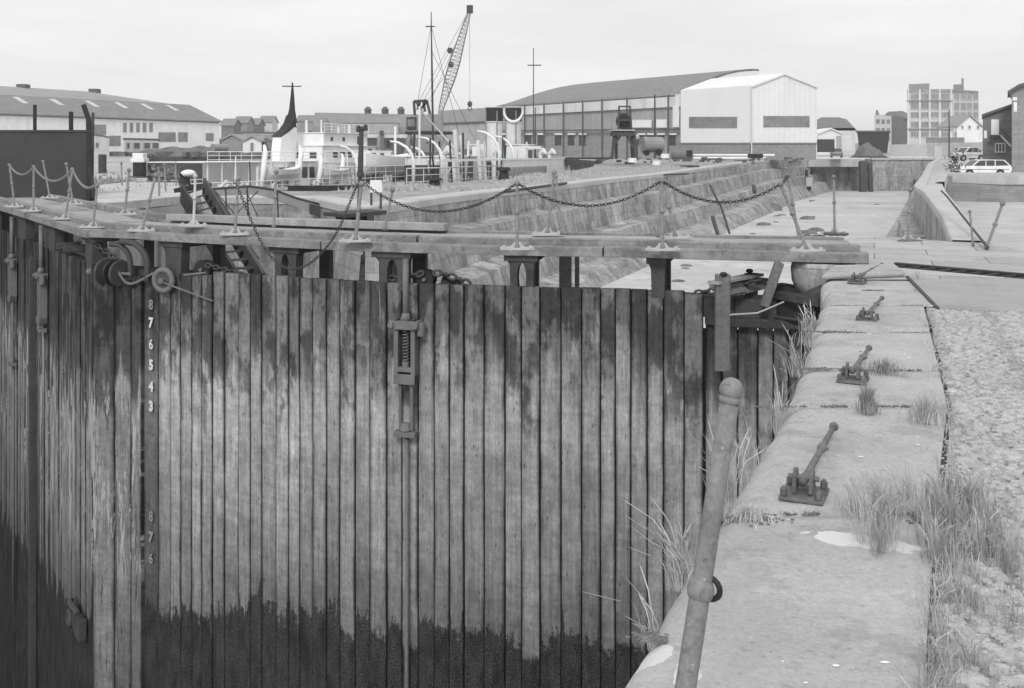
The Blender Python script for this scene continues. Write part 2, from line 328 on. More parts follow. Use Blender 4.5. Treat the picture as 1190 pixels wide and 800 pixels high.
def gate_mat(name, left, base_=None):
    m = bpy.data.materials.new(name); m.use_nodes = True; t = m.node_tree; N = t.nodes; K = t.links.new
    b = N['Principled BSDF']; b.inputs['Specular IOR Level'].default_value = .25
    uv = N.new('ShaderNodeUVMap'); uv.uv_map = 'gate'; pl = N.new('ShaderNodeUVMap'); pl.uv_map = 'plank'
    su = N.new('ShaderNodeSeparateXYZ'); K(uv.outputs[0], su.inputs[0]); sp = N.new('ShaderNodeSeparateXYZ'); K(pl.outputs[0], sp.inputs[0])
    U, Z, RND, ACR = su.outputs[0], su.outputs[1], sp.outputs[0], sp.outputs[1]
    def ma(op, x, y=None, z=None, cl=False):
        n = N.new('ShaderNodeMath'); n.operation = op; n.use_clamp = cl
        for i, q in enumerate((x, y, z)):
            if q is None: continue
            if isinstance(q, (int, float)): n.inputs[i].default_value = q
            else: K(q, n.inputs[i])
        return n.outputs[0]
    def ns(fu, fz, det=5, plank=0, ro=.6, sc=1, seed=0):
        cb = N.new('ShaderNodeCombineXYZ')
        K(ma('MULTIPLY', U, fu), cb.inputs[0]); K(ma('MULTIPLY', Z, fz), cb.inputs[1])
        K(ma('ADD', ma('MULTIPLY', RND, plank), seed), cb.inputs[2])
        n = N.new('ShaderNodeTexNoise'); n.inputs['Scale'].default_value = sc; n.inputs['Detail'].default_value = det; n.inputs['Roughness'].default_value = ro
        K(cb.outputs[0], n.inputs['Vector']); return n.outputs['Fac']
    def rng(v, a, b_, c, d, sm=True):
        n = N.new('ShaderNodeMapRange'); n.interpolation_type = 'SMOOTHSTEP' if sm else 'LINEAR'
        for k_, q in zip(('From Min','From Max','To Min','To Max'), (a, b_, c, d)): n.inputs[k_].default_value = q
        K(v, n.inputs['Value']); return n.outputs[0]
    def mix(f, a, c):
        n = N.new('ShaderNodeMix'); n.data_type = 'FLOAT'
        for i, q in ((0, f), (2, a), (3, c)):
            if isinstance(q, (int, float)): n.inputs[i].default_value = q
            else: K(q, n.inputs[i])
        return n.outputs[0]
    grain = ns(26, .7, 7, 31, .7)
    fine = ns(70, 14, 4, 0)
    blot = ns(1.6, .45, 5, 7)
    smud = ns(5.5, 3.2, 6, 23, .72)
    scuff = ns(2.4, 11, 6, 0, .7, 1, 8)
    hband = ns(.35, 2.2, 5, 0, .6)
    val = ma('MULTIPLY', rng(RND, 0, 1, .80, 1.18, False), base_ or (.33 if not left else .30))
    val = ma('MULTIPLY', val, rng(grain, .3, .7, .70, 1.28, False))
    val = ma('MULTIPLY', val, rng(fine, .3, .7, .80, 1.20, False))
    # knots and nail stains
    cbk = N.new('ShaderNodeCombineXYZ'); K(ma('MULTIPLY', U, 2.1), cbk.inputs[0]); K(ma('MULTIPLY', Z, .8), cbk.inputs[1])
    vk = N.new('ShaderNodeTexVoronoi'); vk.voronoi_dimensions = '2D'; vk.inputs['Scale'].default_value = 1.6; K(cbk.outputs[0], vk.inputs['Vector'])
    kn = rng(ma('ADD', vk.outputs['Distance'], ma('MULTIPLY', ns(20, 12, 3, 0), .12)), .06, .13, .45, 1)
    val = ma('MULTIPLY', val, kn)
    val = ma('MULTIPLY', val, rng(blot, .3, .7, .82, 1.14, False))
    val = ma('MULTIPLY', val, rng(hband, .35, .65, .92, 1.08, False))
    val = ma('MULTIPLY', val, rng(smud, .34, .66, .74, 1.22, False))
    val = ma('MULTIPLY', val, rng(scuff, .34, .66, .86, 1.12, False))
    # pale drying zone below the top band
    jag = ma('MULTIPLY', ma('SUBTRACT', ns(3.2, .12, 4, 53), .5), 3.4)
    zj = ma('ADD', Z, jag)
    pale = ma('MULTIPLY', rng(zj, -3.6, -2.9, 0, 1), rng(zj, -2.0, -1.4, 1, 0))
    val = ma('MULTIPLY', val, ma('ADD', 1, ma('MULTIPLY', pale, .26)))
    # lower zone weathered darker
    lowz = rng(zj, -5.6, -3.9, 1, 0)
    val = ma('MULTIPLY', val, ma('SUBTRACT', 1, ma('MULTIPLY', lowz, .22)))
    # dark oil/damp band at the top, running down some planks
    jag2 = ma('ADD', ma('MULTIPLY', ma('SUBTRACT', RND, .5), 1.5), ma('MULTIPLY', ma('SUBTRACT', ns(5, .5, 4, 91), .5), 2.4))
    zt = ma('ADD', Z, jag2)
    top = rng(zt, -2.1, -1.6, 0, 1) if not left else rng(zt, -3.5, -3.1, 0, 1)
    patch = rng(ns(2.2, .9, 5, 17, .65), .46, .56, 0, 1)
    val = ma('MULTIPLY', val, ma('SUBTRACT', 1, ma('MULTIPLY', top, .46 if not left else .72)))
    val = ma('MULTIPLY', val, ma('SUBTRACT', 1, ma('MULTIPLY', ma('MULTIPLY', rng(zt, -2.9, -2.0, 0, 1), patch), .62)))
    # streaks hugging the seams
    seam = rng(ma('ABSOLUTE', ma('SUBTRACT', ACR, .5)), .28, .5, 0, 1)
    sk = rng(ns(4, .35, 4, 71), .44, .60, 0, 1)
    val = ma('MULTIPLY', val, ma('SUBTRACT', 1, ma('MULTIPLY', ma('MULTIPLY', seam, sk), .68)))
    val = ma('MULTIPLY', val, rng(ma('ABSOLUTE', ma('SUBTRACT', ACR, .5)), .44, .5, 1, .45))
    ps = ma('MULTIPLY', rng(ns(30, .5, 5, 12, .7), .66, .73, 0, 1), rng(zj, -3.4, -2.2, 0, 1))
    val = mix(ma('MULTIPLY', ps, .7), val, .46)
    if left:
        pk = rng(ns(6, .7, 7, 3, .75, 1, 9), .53, .56, 0, 1)
        pale_z = ma('MULTIPLY', rng(Z, -7.0, -5.6, 0, 1), rng(Z, -3.2, -2.5, 1, 0))
        val = mix(ma('MULTIPLY', ma('MULTIPLY', pk, pale_z), .85), val, .46)
        dk = rng(ns(10, .7, 7, 5, .75, 1, 21), .58, .60, 0, 1)
        val = mix(ma('MULTIPLY', dk, .75), val, .035)
    # horizontal leak marks
    lk = ma('MULTIPLY', rng(ns(1.1, 16, 5, 0, .7, 1, 4), .62, .70, 0, 1), rng(Z, -4.6, -2.2, .25, .5))
    val = ma('MULTIPLY', val, ma('SUBTRACT', 1, ma('MULTIPLY', lk, .45)))
    # weed below the usual water level: ragged tide line
    jb = ma('ADD', ma('MULTIPLY', ma('SUBTRACT', ns(6.5, .25, 5, 43, .7), .5), 1.1), ma('MULTIPLY', ma('SUBTRACT', ns(1.0, 2.5, 5, 0), .5), .5))
    jb = ma('ADD', jb, ma('MULTIPLY', ma('SUBTRACT', RND, .5), .45))
    jb = ma('ADD', jb, ma('MULTIPLY', ma('SUBTRACT', ns(17, 9, 5, 0, .75), .5), .75))
    jb = ma('SUBTRACT', jb, ma('MULTIPLY', rng(ns(1.7, .01, 2, 33), .5, .62, 0, 1), ma('MULTIPLY', seam, .45)))
    if left:
        lvl = rng(U, 0, LG.len, -9.0, -7.45, False)
    else:
        lvl = rng(U, 0, 4.2, -7.35, -6.15, False)
    rel = ma('SUBTRACT', ma('ADD', Z, jb), lvl)
    val = ma('MULTIPLY', val, rng(rel, 0, 1.3, .72, 1))
    below = rng(rel, -.10, .05, 1, 0)
    weed = ma('MULTIPLY', ma('MULTIPLY', rng(ns(34, 26, 5, 0, .75), .36, .66, .45, 2.0, False), rng(ns(5, 1.6, 6, 9, .7), .35, .68, .6, 1.9, False)), .036)
    val = mix(below, val, weed)
    K(val, b.inputs['Base Color'])
    K(mix(below, .85, .5), b.inputs['Roughness'])
    bn = N.new('ShaderNodeBump'); bn.inputs['Distance'].default_value = .012
    K(ma('ADD', ma('MULTIPLY', grain, 1.1), ma('MULTIPLY', ns(40, 30, 4, 0), ma('ADD', .35, ma('MULTIPLY', below, 3.0)))), bn.inputs['Height']); K(bn.outputs[0], b.inputs['Normal'])
    return m
M['gateR'] = gate_mat('gate_timber_right', False); M['gateL'] = gate_mat('gate_timber_left', True)

def planks(line, u0, u1, zt, zb, width, mat_, name, parent, off=0, thick=.12, ragged=.012, zfun=None, gap=.014):
    """vertical boards along a plan line, with uv maps 'gate' (arc, height) and 'plank' (random, across)"""
    vs, fs, uva, uvb = [], [], [], []
    u = u0; segs = 22
    rnd = random.Random(int(u0*100)+5)
    while u < u1-.03:
        w_ = min(width*rnd.uniform(.8, 1.2), u1-u)
        if u1-(u+w_) < width*.4: w_ = u1-u
        a, b = u+gap/2, u+w_-gap/2; rv = rnd.random(); do = rnd.uniform(-ragged, ragged); tz = zt+rnd.uniform(-.012, .008)
        if zfun: tz = zfun((a+b)/2)+rnd.uniform(-.01, .006)
        ca = .012
        prof = [(a, off+do+thick), (a, off+do+ca), (a+ca, off+do), (b-ca, off+do), (b, off+do+ca), (b, off+do+thick)]
        n0 = len(vs); k = len(prof)
        wob = [rnd.uniform(-.003, .003) for _ in range(segs+1)]
        for j in range(segs+1):
            z = tz+(zb-tz)*j/segs
            for i, (uu, oo) in enumerate(prof):
                p = line.q(uu+(wob[j] if j else 0), oo); vs.append((p.x, p.y, z))
                uva.append((uu, z)); uvb.append((rv, (uu-a)/(b-a)))
        for j in range(segs):
            for i in range(k-1):
                fs.append((n0+j*k+i, n0+j*k+i+1, n0+(j+1)*k+i+1, n0+(j+1)*k+i))
        fs.append(tuple(n0+i for i in range(k)))
        u += w_
    mb = MB(); mb.v = [Vector(v) for v in vs]; mb.f = fs
    me = bpy.data.meshes.new(name); off_ = Vector(parent['_o'])
    me.from_pydata([v-off_ for v in mb.v], [], fs)
    ua = me.uv_layers.new(name='gate'); ub = me.uv_layers.new(name='plank')
    for lp in me.loops:
        ua.data[lp.index].uv = uva[lp.vertex_index]; ub.data[lp.index].uv = uvb[lp.vertex_index]
    bm = bmesh.new(); bm.from_mesh(me); bmesh.ops.recalc_face_normals(bm, faces=bm.faces[:]); bm.to_mesh(me); bm.free()
    me.materials.append(mat_); o = bpy.data.objects.new(name, me); C.objects.link(o); o.parent = parent; o['_o'] = list(off_)
    return o

M['boardR'] = gate_mat('number_board_timber', False, .17)
# ------------------------------------------------------------------ SETTING: land, dock, water
def sheet(name, pts, m, z=None, tri=True):
    mb = MB(); mb.face([Vector((p[0], p[1], p[2] if len(p) > 2 else (z or 0))) for p in pts]); return struct(mb.build(name, m, tri=tri))
def loft(line, prof, side=1, M_=None, mb=None):
    """line: (x,y,z) plan points; prof: (offset to the right*side, dz)"""
    mb = mb or MB(); n = len(line); rows = []
    for i, p in enumerate(line):
        a = Vector(line[max(i-1,0)][:2]); b = Vector(line[min(i+1,n-1)][:2]); d = (b-a).normalized(); r = Vector((d.y, -d.x))*side
        rows.append([Vector((p[0]+r.x*o, p[1]+r.y*o, (p[2]+dz) if dz > -3.8 else dz)) for o, dz in prof])
    k = len(prof)
    mb.add([v for r_ in rows for v in r_], [(i*k+j, (i+1)*k+j, (i+1)*k+j+1, i*k+j+1) for i in range(n-1) for j in range(k-1)])
    return mb
def subdiv(line, step=2.5):
    out = []
    for a, b in zip(line, line[1:]):
        n = max(1, int(math.dist(a[:2], b[:2])/step))
        for i in range(n): out.append(tuple(a[k]+(b[k]-a[k])*i/n for k in range(3)))
    out.append(line[-1]); return out

rec_cope = [(-17.2,31.5,0),(-11.7,33.2,0),(-11.5,36.8,0),(-7.2,35.8,0),(-4.9,30.3,0),(-4.25,28.8,0)]
left_cope = [(-4.25,28.8,0),(-3.9,30.5,0),(-2.6,36,0),(-.35,43,0),(1.9,48.7,0),(5.7,58.5,.1),(10.7,71,.15),(20.5,96,.5),(29.8,120,.75),(43.5,150,.85)]
right_cope = [(8.04,18.15,0),(11,25.4,0),(17,41,0),(20.2,50,0),(28,68,.1),(46,110,.5),(64,150,.85)]
pier_left = [(-12.6,43,0),(-7.9,42.6,0),(-4.5,52,0),(3.2,77,0),(7.5,92,.4),(9.5,112,.8),(6,150,1.0)]
FARZ = 1.2
# stone altars (stepped dock sides)
mb = MB(); loft(subdiv(left_cope), [(0,0),(.12,-1.05),(1.0,-1.12),(1.25,-2.3),(2.3,-2.42),(2.6,-3.35),(3.6,-3.5),(4.6,-4.3)], 1, mb=mb)
pr_ = [(0,0),(.12,-1.05),(1.0,-1.12),(1.25,-2.3),(2.3,-2.42),(2.6,-3.35),(3.6,-3.5),(4.6,-4.3)]
a_ = Vector(left_cope[0]); d_ = (Vector(left_cope[1])-a_).normalized(); r_ = Vector((d_.y,-d_.x,0))
mb.face([a_+r_*o+Vector((0,0,z)) for o, z in pr_]+[a_+Vector((0,0,-4.5))])
loft(subdiv(rec_cope, 1.5), [(0,0),(.06,-1.3),(.12,-1.32),(.25,-2.7),(.6,-2.72),(.7,-4.4)], 1, mb=mb)
struct(mb.build('dock_wall', M['altar'], tri=True))
mb = MB(); loft(subdiv(rec_cope[2:]+left_cope[1:]), [(-.95,.02),(-.93,.055),(.0,.05),(.05,.0),(.05,-.22)], 1, mb=mb)
struct(mb.build('dock_coping', M['copestrip']))
mb = MB(); loft(subdiv([(7.4,19.2,0)]+right_cope), [(0,0),(.02,-1.7),(.75,-1.72),(.8,-3.0),(1.6,-3.02),(1.7,-4.3)], -1, mb=mb)
struct(mb.build('dock_wall', M['altar']))
mb = MB(); loft(subdiv(right_cope), [(-.55,.03),(.0,.03),(.03,0),(.03,-.2)], -1, mb=mb)
struct(mb.build('dock_coping', M['copestrip']))
sheet('dock_silt', [(-15.6,31.0),(-7.6,19.7),(-6.6,19.0),(-2.6,17.1),(1.7,16.0),(5.2,15.2),(5.4,18.9),(7.6,19.4),(8.2,18.3),(30,70),(66,151),(43,151),(6,72),(-2,44),(-3.5,36),(-7,36.5),(-12,37.5)], M['mud'], -4.0)
sheet('outer_silt', [(-30,-6),(-30,40),(-16,30.5),(-8,19.6),(5.4,15.1),(5.4,-6)], M['deep'], -17.0)
# slopes of silt heaped against the altars and stones on it
mb = MB()
for i in range(30):
    t = random.random(); z = 34+random.random()**1.6*100
    x0 = -.1+(z-43)*.39+4.8; x = x0+random.random()*10*(1 if random.random() < .5 else .2)
    mb.ball((x, z, -4.0), random.uniform(.08, .3), 7, 4, (1.6, 1, .5))
struct(mb.build('silt_stones', M['rubble']), 'stuff')

# pier between dock and basin
plan = rec_cope[2:]+left_cope[1:]
pts = [(p[0], p[1], p[2]) for p in plan] + [(p[0], p[1], p[2]) for p in reversed(pier_left)]
sheet('pier_ground', pts, M['pier'])
mb = MB(); loft(subdiv(pier_left), [(0,0),(0,-4.6)], -1, mb=mb); struct(mb.build('basin_wall', M['oldwall']))
# left quay
sheet('left_quay_ground', [(-17.2,31.5,0),(-11.7,33.2,0),(-11.5,36.8,0),(-12.6,43,0),(-18.7,51,0),(-52,142,.9),(-56,152,FARZ),(-400,152,FARZ),(-200,36,0),(-60,30,0),(-17.5,30.5,0),(-17.2,31.5,0)], M['ground'])
mb = MB(); loft(subdiv([(-12.6,43,0),(-18.7,51,0),(-52,142,.9),(-56,152,FARZ)]), [(0,0),(0,-4.6)], 1, mb=mb); struct(mb.build('basin_wall', M['oldwall']))
mb = MB(); loft([(-17.2,31.5,0),(-17.2,31.4,0),(-15.5,30.7,0),(-15.35,29.95,0),(-17.5,28.5,0),(-24,20,0),(-32,0,0)], [(0,0),(0,-17.2)], -1, mb=mb)
struct(mb.build('left_quay_wall', M['oldwall']))
sheet('left_quay_paving', [(-17.2,31.4,0),(-15.5,30.7,0),(-15.35,29.95,0),(-17.5,28.5,0),(-24,20,0),(-32,0,0),(-80,0,0),(-80,30,0),(-60,30,0)], M['ground'])
# basin
sheet('basin_water', [(-12.6,42.9),(-19,51),(-52.5,142),(-56,152),(8,152),(9.6,112),(7.6,92),(3.3,77),(-4.4,52),(-7.8,42.5)], M['water'], -3.4)
mb = MB(); mb.face([(-56,152,FARZ),(6,152,FARZ),(6,152,-4.5),(-56,152,-4.5)]); struct(mb.build('basin_wall', M['oldwall']))
# far ground to the horizon
sheet('far_ground', [(6,150,FARZ-.2),(43.5,150,.85),(46,153,FARZ),(64,153,FARZ),(64,150,.85),(300,150,FARZ),(1150,500,FARZ),(1150,1150,FARZ),(-1150,1150,FARZ),(-1150,500,FARZ),(-400,152,FARZ),(6,152,FARZ)], M['ground'])
# right of the dock: path strip, pit, yard
outer = [(8.66,18.15),(17.9,41),(22.9,53)]
sheet('dock_path', [(8.04,18.15,0),(11,25.4,0),(17,41,0),(20.2,50,0),(28,68,.1),(29.9,68.6,.1),(22.9,53,0),(17.9,41,0),(8.66,18.15,0)], M['copestrip'], None)
sheet('yard_ground', [(28,68,.1),(46,110,.5),(64,150,.85),(300,150,FARZ),(300,66,0),(32.5,66.4,0),(29.9,68.6,.1)], M['ground'])
sheet('pit_floor', [(8,16),(17.5,41),(22.5,53),(29.5,69),(33,67),(80,67),(80,14),(20,14)], M['concrete'], -1.62)
mb = MB(); loft([(22.9,53,0),(29.9,68.6,.1),(32.5,66.4,0),(80,66.4,0)], [(0,0),(0,-1.8)], 1, mb=mb); struct(mb.build('pit_wall', M['brick']))
mb = MB(); loft([(22.9,53,.0),(29.9,68.6,.1),(32.5,66.4,.0),(80,66.4,.0)], [(-.3,.12),(.12,.12),(.12,-.45),(.0,-.45)], 1, mb=mb); struct(mb.build('pit_coping', M['concrete']))
mb = MB(); loft([(8.66,18.15,0),(17.9,41,0),(22.9,53,0)], [(0,0),(0,-1.8)], 1, mb=mb); mb2 = mb; struct(mb.build('pit_wall', M['brick']))
# far end of the dock: wall with the culvert opening under a concrete beam
A, B = (43.5,150), (64,150)
mb = MB()
def fw(x0, x1, z0, z1, y0=150.0, y1=153.0): mb.bb(x0, x1, y0, y1, z0, z1)
fw(43.0,44.9,-4.3,.84); fw(44.9,52.3,-4.3,-4.05)
mb.bb(44.9,52.3,154,155,-4.3,.7); fw(54.2,64.2,-4.3,.84); mb.bb(52.3,54.2,152.4,153.5,-4.3,.7); fw(52.2,52.7,-4.3,.6,150.1,155)
struct(mb.build('dock_end_wall', M['altar']))
mb = MB(); mb.bb(44.6,52.6,149.7,154.6,-.35,.8); mb.bb(54.1,64.4,149.8,150.6,.7,1.0); struct(mb.build('dock_end_coping', M['concrete']))

# near quay --------------------------------------------------------
EDGE = [(-3.4,-5.0),(-.95,0.0),(.30,3.0),(1.03,4.75),(1.74,6.36),(2.5,8.4),(3.15,10.2),(3.72,11.9),(3.95,12.7)]
INNER = [(-2.1,-5.0),(.15,0.0),(1.24,3.0),(2.03,4.75),(2.78,6.36),(3.55,8.4),(4.30,10.4),(4.85,11.9),(5.1,12.7)]
def lerp_line(line, Y):
    for a, b in zip(line, line[1:]):
        if Y <= b[1]: t = (Y-a[1])/(b[1]-a[1]); return a[0]+(b[0]-a[0])*t
    a, b = line[-2], line[-1]; t = (Y-a[1])/(b[1]-a[1]); return a[0]+(b[0]-a[0])*t
cuts = [-5, -1.2, 1.1, 2.35, 4.45, 6.35, 7.4, 8.95, 10.55, 11.75, 12.7]
slant = .13                               # joints run a little backwards to the right
mb = MB()
for k, (y0, y1) in enumerate(zip(cuts, cuts[1:])):
    rn = random.Random(k*3+1); dz = rn.uniform(-.012, .008); de = rn.uniform(-.02, .02)
    nu, nv = 34, max(12, int((y1-y0)/.05) if y1 < 9 else 16)
    def fn(a, b, y0=y0, y1=y1, dz=dz, de=de, k=k):
        Y = y0+.013+(y1-y0-.026)*b
        # profile across: goes down the face, rounds over, flat
        if a < .12: s_ = 0; z = -(.12-a)/.12*.9-.13
        elif a < .35:
            t = (a-.12)/.23; s_ = .14*(1-math.cos(t*math.pi/2)); z = -.13+.13*math.sin(t*math.pi/2)
        else: t = (a-.35)/.65; s_ = .14+(1-.14)*t; z = 0
        xe, xi = lerp_line(EDGE, Y)+de, lerp_line(INNER, Y)
        w_ = xi-xe; x = xe+s_*w_
        yy = Y-slant*(s_-.5)*0
        end = min(b, 1-b)*(y1-y0)
        rr = .05
        if end < rr and a >= .12: z -= (rr-end)*(rr-end)/rr*1.0
        if (b == 0 or b == 1) and a >= .12: z -= .07
        nz_ = mnoise.fractal(Vector((x*2.3, yy*2.3, k)), 1, 2, 4)
        worn = mnoise.noise(Vector((yy*3.1, 4+k, 0)))
        if a < .35: x += .03*worn+.012*nz_
        z += dz+.006*nz_
        dent = math.exp(-((x-1.25)**2+(yy-3.55)**2)/.02)*.012
        return Vector((x, yy, z-dent))
    mb.grid(fn, nu, nv)
struct(mb.build('quay_coping', M['coping'], smooth=True))
mb = MB(); loft([(x+.14, y, -.05) for x, y in EDGE[1:]], [(0,0),(0,-17.2)], -1, mb=mb)
struct(mb.build('quay_wall', M['oldwall']))
# soil in the joints, under the coping and cobbles
mb = MB()
mb.face([Vector((x+.1, y, -.05)) for x, y in EDGE]+[Vector((22, 12.7, -.05)), Vector((22,-5,-.05))])
struct(mb.build('joint_soil', M['soil'], tri=True))
# cobbled roadway
mb = MB(); rn = random.Random(3)
ang = R(7); ca, sa = math.cos(ang), math.sin(ang)
row = 0; v = -4.0
while v < 15:
    rh = rn.uniform(.045, .085); u = -4+rn.random()*.1
    while u < 9:
        uw = rn.uniform(.06, .17)
        cx, cy = u+uw/2, v+rh/2
        x = cx*ca+cy*sa; y = -cx*sa+cy*ca
        y_ok = 1.6 < y < 10.5 and x > lerp_line(INNER, y)+.07 and x < 6.3
        if y_ok:
            a = -ang+rn.uniform(-.09, .09); hz = rn.uniform(-.007, .003)+.010*mnoise.noise(Vector((x*1.4, y*1.4, 0)))
            rut = math.exp(-((x-(lerp_line(INNER, y)+.62))/.07)**2)*.02
            hw, hh = uw/2-.003, rh/2-.003; vs = []
            ring = [(-1,-1),(-.3,-1.06),(.4,-1.04),(1,-1),(1.03,0),(1,1),(.3,1.05),(-.4,1.03),(-1,1),(-1.04,0)]
            for sc, z in ((1,-.05),(.93,-.012),(.62,.003)):
                for (p, q) in ring:
                    jx = rn.uniform(-.16,.16); px_, py_ = (p+jx)*hw*sc, (q+rn.uniform(-.1,.1))*hh*sc
                    vs.append(Vector((x+px_*math.cos(a)-py_*math.sin(a), y+px_*math.sin(a)+py_*math.cos(a), z+hz-rut+(rn.uniform(-.004,.004) if sc < .7 else 0))))
            k = len(ring)
            mb.add(vs, [(r_*k+i, r_*k+(i+1)%k, (r_+1)*k+(i+1)%k, (r_+1)*k+i) for r_ in (0,1) for i in range(k)]+[tuple(2*k+i for i in range(k))])
        u += uw
    v += rh
struct(mb.build('cobbled_roadway', M['cobble']))
mb = MB(); mb.face([Vector((lerp_line(INNER, y)+.03, y, -.011)) for y in (1.6,3,4.75,6.36,8.4,10.35)]+[Vector((6.5,10.35,-.011)), Vector((6.5,1.6,-.011))])
struct(mb.build('road_dirt', M['dirt'], tri=True))
# dirt and grit lying in the cobbles
mb = MB()
for i in range(15000):
    y = 2.6+rn.random()*8; x = lerp_line(INNER, y)+rn.random()*3.2
    r_ = rn.uniform(.003, .011); mb.ball((x, y, -.004+rn.uniform(-.01, .006)), r_, 5, 3, (1.3,1,.7))
struct(mb.build('loose_grit', M['cobble']), 'stuff')
# iron plate covering and flagged strip before the bridge
SLA, SLB = G(1022,309), G(1190,324)      # machinery slot in the flags
mb = MB(); pl = [G(1056,322), G(1250,334), G(1250,366), G(1092,359)]
mb.prism([p+Vector((0,0,-.03)) for p in pl], (0,0,.036)); struct(mb.build('iron_plate_cover', M['plate']))
mb = MB(); d = (pl[3]-pl[0]).normalized(); r_ = Vector((d.y,-d.x,0))
mb.beam(pl[0]-r_*-.02, pl[3]-r_*-.02, .035, .03); struct(mb.build('plate_kerb', M['iron']))
sd_ = (SLB-SLA).normalized(); sn = Vector((-sd_.y, sd_.x, 0))   # away from the camera
if sn.y < 0: sn = -sn
SLC, SLD = SLA+sn*.42, SLB+sn*.42
sheet('quay_flags', [(3.95,12.7),(5.1,12.7),(lerp_line(INNER,10.45),10.45),(10,10.0),(22,9),(22,12),tuple(SLB[:2]),tuple(SLA[:2]),(5.0,15.35),(5.0,13.6)], M['flag'], -.004)
sheet('quay_flags', [(5.0,15.35),tuple(SLA[:2]),tuple(SLC[:2]),(5.1,16.2)], M['flag'], -.004)
sheet('quay_flags', [(5.1,16.2),tuple(SLC[:2]),tuple(SLD[:2]),(22,13),(22,15.0),(8.4,16.3),(8.66,18.15),(8.04,18.15),(7.4,19.2),(5.5,18.7)], M['flag'], -.004)
mb = MB(); mb.prism([Vector((SLA.x,SLA.y,-.5)),Vector((SLB.x,SLB.y,-.5)),Vector((SLD.x,SLD.y,-.5)),Vector((SLC.x,SLC.y,-.5))], (0,0,.06)); struct(mb.build('slot_floor', M['ironblack']))
mb = MB()
for a, b in ((SLA,SLB),(SLB,SLD),(SLD,SLC),(SLC,SLA)):
    mb.face([a+Vector((0,0,.0)), b+Vector((0,0,.0)), b+Vector((0,0,-.5)), a+Vector((0,0,-.5))])
struct(mb.build('slot_wall', M['ironblack']))
mb = MB(); mb.beam(SLC+Vector((0,0,.0))+sn*.04, SLD+sn*.04, .07, .03)
for k in range(9):
    t = (k+.5)/9; a = SLA+(SLB-SLA)*t; mb.beam(a+Vector((0,0,-.02)), a+sn*.42+sd_*.06+Vector((0,0,-.02)), .03, .03)
struct(mb.build('slot_rail', M['iron']))
mb = MB(); loft([(3.97,12.6,-.004),(4.55,13.3,-.004),(5.0,13.6,-.004),(5.0,15.35,-.004),(5.1,16.2,-.004),(5.5,18.7,-.004),(7.4,19.2,-.004),(8.04,18.15,-.004)], [(0,0),(0,-17.2)], -1, mb=mb)
struct(mb.build('gate_recess_wall', M['oldwall']))
# kerb step of worn stone just before the bridge
mb = MB(); mb.prism([G(955,326),G(1052,322),G(1040,312),G(968,314)], (0,0,.07)); struct(mb.build('worn_step', M['coping'], bevel=.03))
mb = MB(); mb.prism([Vector((9.1,16.4,-.004)),Vector((21,15.1,-.004)),Vector((21,15.1,-1.7)),Vector((9.1,16.4,-1.7))], (0.01,.02,0)); struct(mb.build('pit_wall', M['brick']))
# hills on the horizon
mb = MB()
def hill(x0, x1, y, h, seed):
    n = 60; vs = []
    for i in range(n+1):
        x = x0+(x1-x0)*i/n; e = math.sin(math.pi*i/n)**.6
        z = FARZ+h*e*(.75+.35*mnoise.noise(Vector((i*.22, seed, 0)))); vs += [Vector((x, y, FARZ-1)), Vector((x, y+40, z)), Vector((x, y+150, z*.9))]
    mb.add(vs, [(i*3+j, i*3+3+j, i*3+4+j, i*3+1+j) for i in range(n) for j in (0, 1)])
hill(-420, -60, 520, 14, 1); hill(-1100, 1100, 880, 15, 5)
struct(mb.build('hills', M['hay'], smooth=True))

# ================================================================== OBJECTS
UP = Vector((0,0,1))
# ------------------------------------------------------------------ lock gates
gR = thing('lock_gate', 'wide curved lock gate leaf of vertical boards filling the middle, hinged by the quay', 'lock gate', (RG.at(RG.len/2).x, RG.at(RG.len/2).y, -17.0), 'timber lock gates')
gL = thing('lock_gate', 'blotchy peeling timber lock gate leaf at the far left, seen at a steep angle', 'lock gate', (LG.at(LG.len/2).x, LG.at(LG.len/2).y, -17.0), 'timber lock gates')
uA = RG.upx(184); uB = RG.upx(817); uC = RG.upx(946); u160 = RG.upx(160)
def ztopR(u):
    if u < RG.upx(245): return -.62
    return -.50
def ztR(u):
    uu = uB-u
    return -.50 if uu > .30 else -.50-.30*(1-math.sqrt(max(0, 1-((.30-uu)/.30)**2)))
planks(RG, uA, uB, -.5, -17, .285, M['gateR'], 'planking', gR, 0, zfun=lambda u: (ztR(u) if u > RG.upx(245) else -.56), gap=.012, ragged=.014)
pk = planks(RG, uB+.01, uC, -.98, -17, .27, M['gateR'], 'heel_planking', gR, .22); pk['label'] = 'lower set-back boards beside the hinge post'
# mitre posts
def post(line, u, wd, zt, zb, off, m, name, parent, dep=.3, lab=None):
    p = line.q(u, off+dep/2); d = line.dirn(u); mb = MB(Matrix.Translation((p.x, p.y, 0)) @ Matrix.Rotation(math.atan2(d.y, d.x), 4, 'Z'))
    mb.box((0, 0, (zt+zb)/2), (wd, dep, zt-zb)); o = mb.build(name, m, parent, bevel=.03)
    if lab: o['label'] = lab
    return o
MB_ = MB
fm = M['gateR']
planks(RG, RG.upx(166), uA-.01, -.66, -17, .4, M['boardR'], 'number_board', gR, .02)['label'] = 'dark board carrying the painted depth figures'
planks(RG, .05, RG.upx(167), -.70, -17, .5, M['gateL'], 'mitre_post', gR, -.06, ragged=0)
planks(LG, .3, LG.len+.0, -.62, -17, .25, M['gateL'], 'planking', gL, 0, ragged=.02, zfun=lambda u: -.52-.12*((LG.len-u)/LG.len), gap=.018)
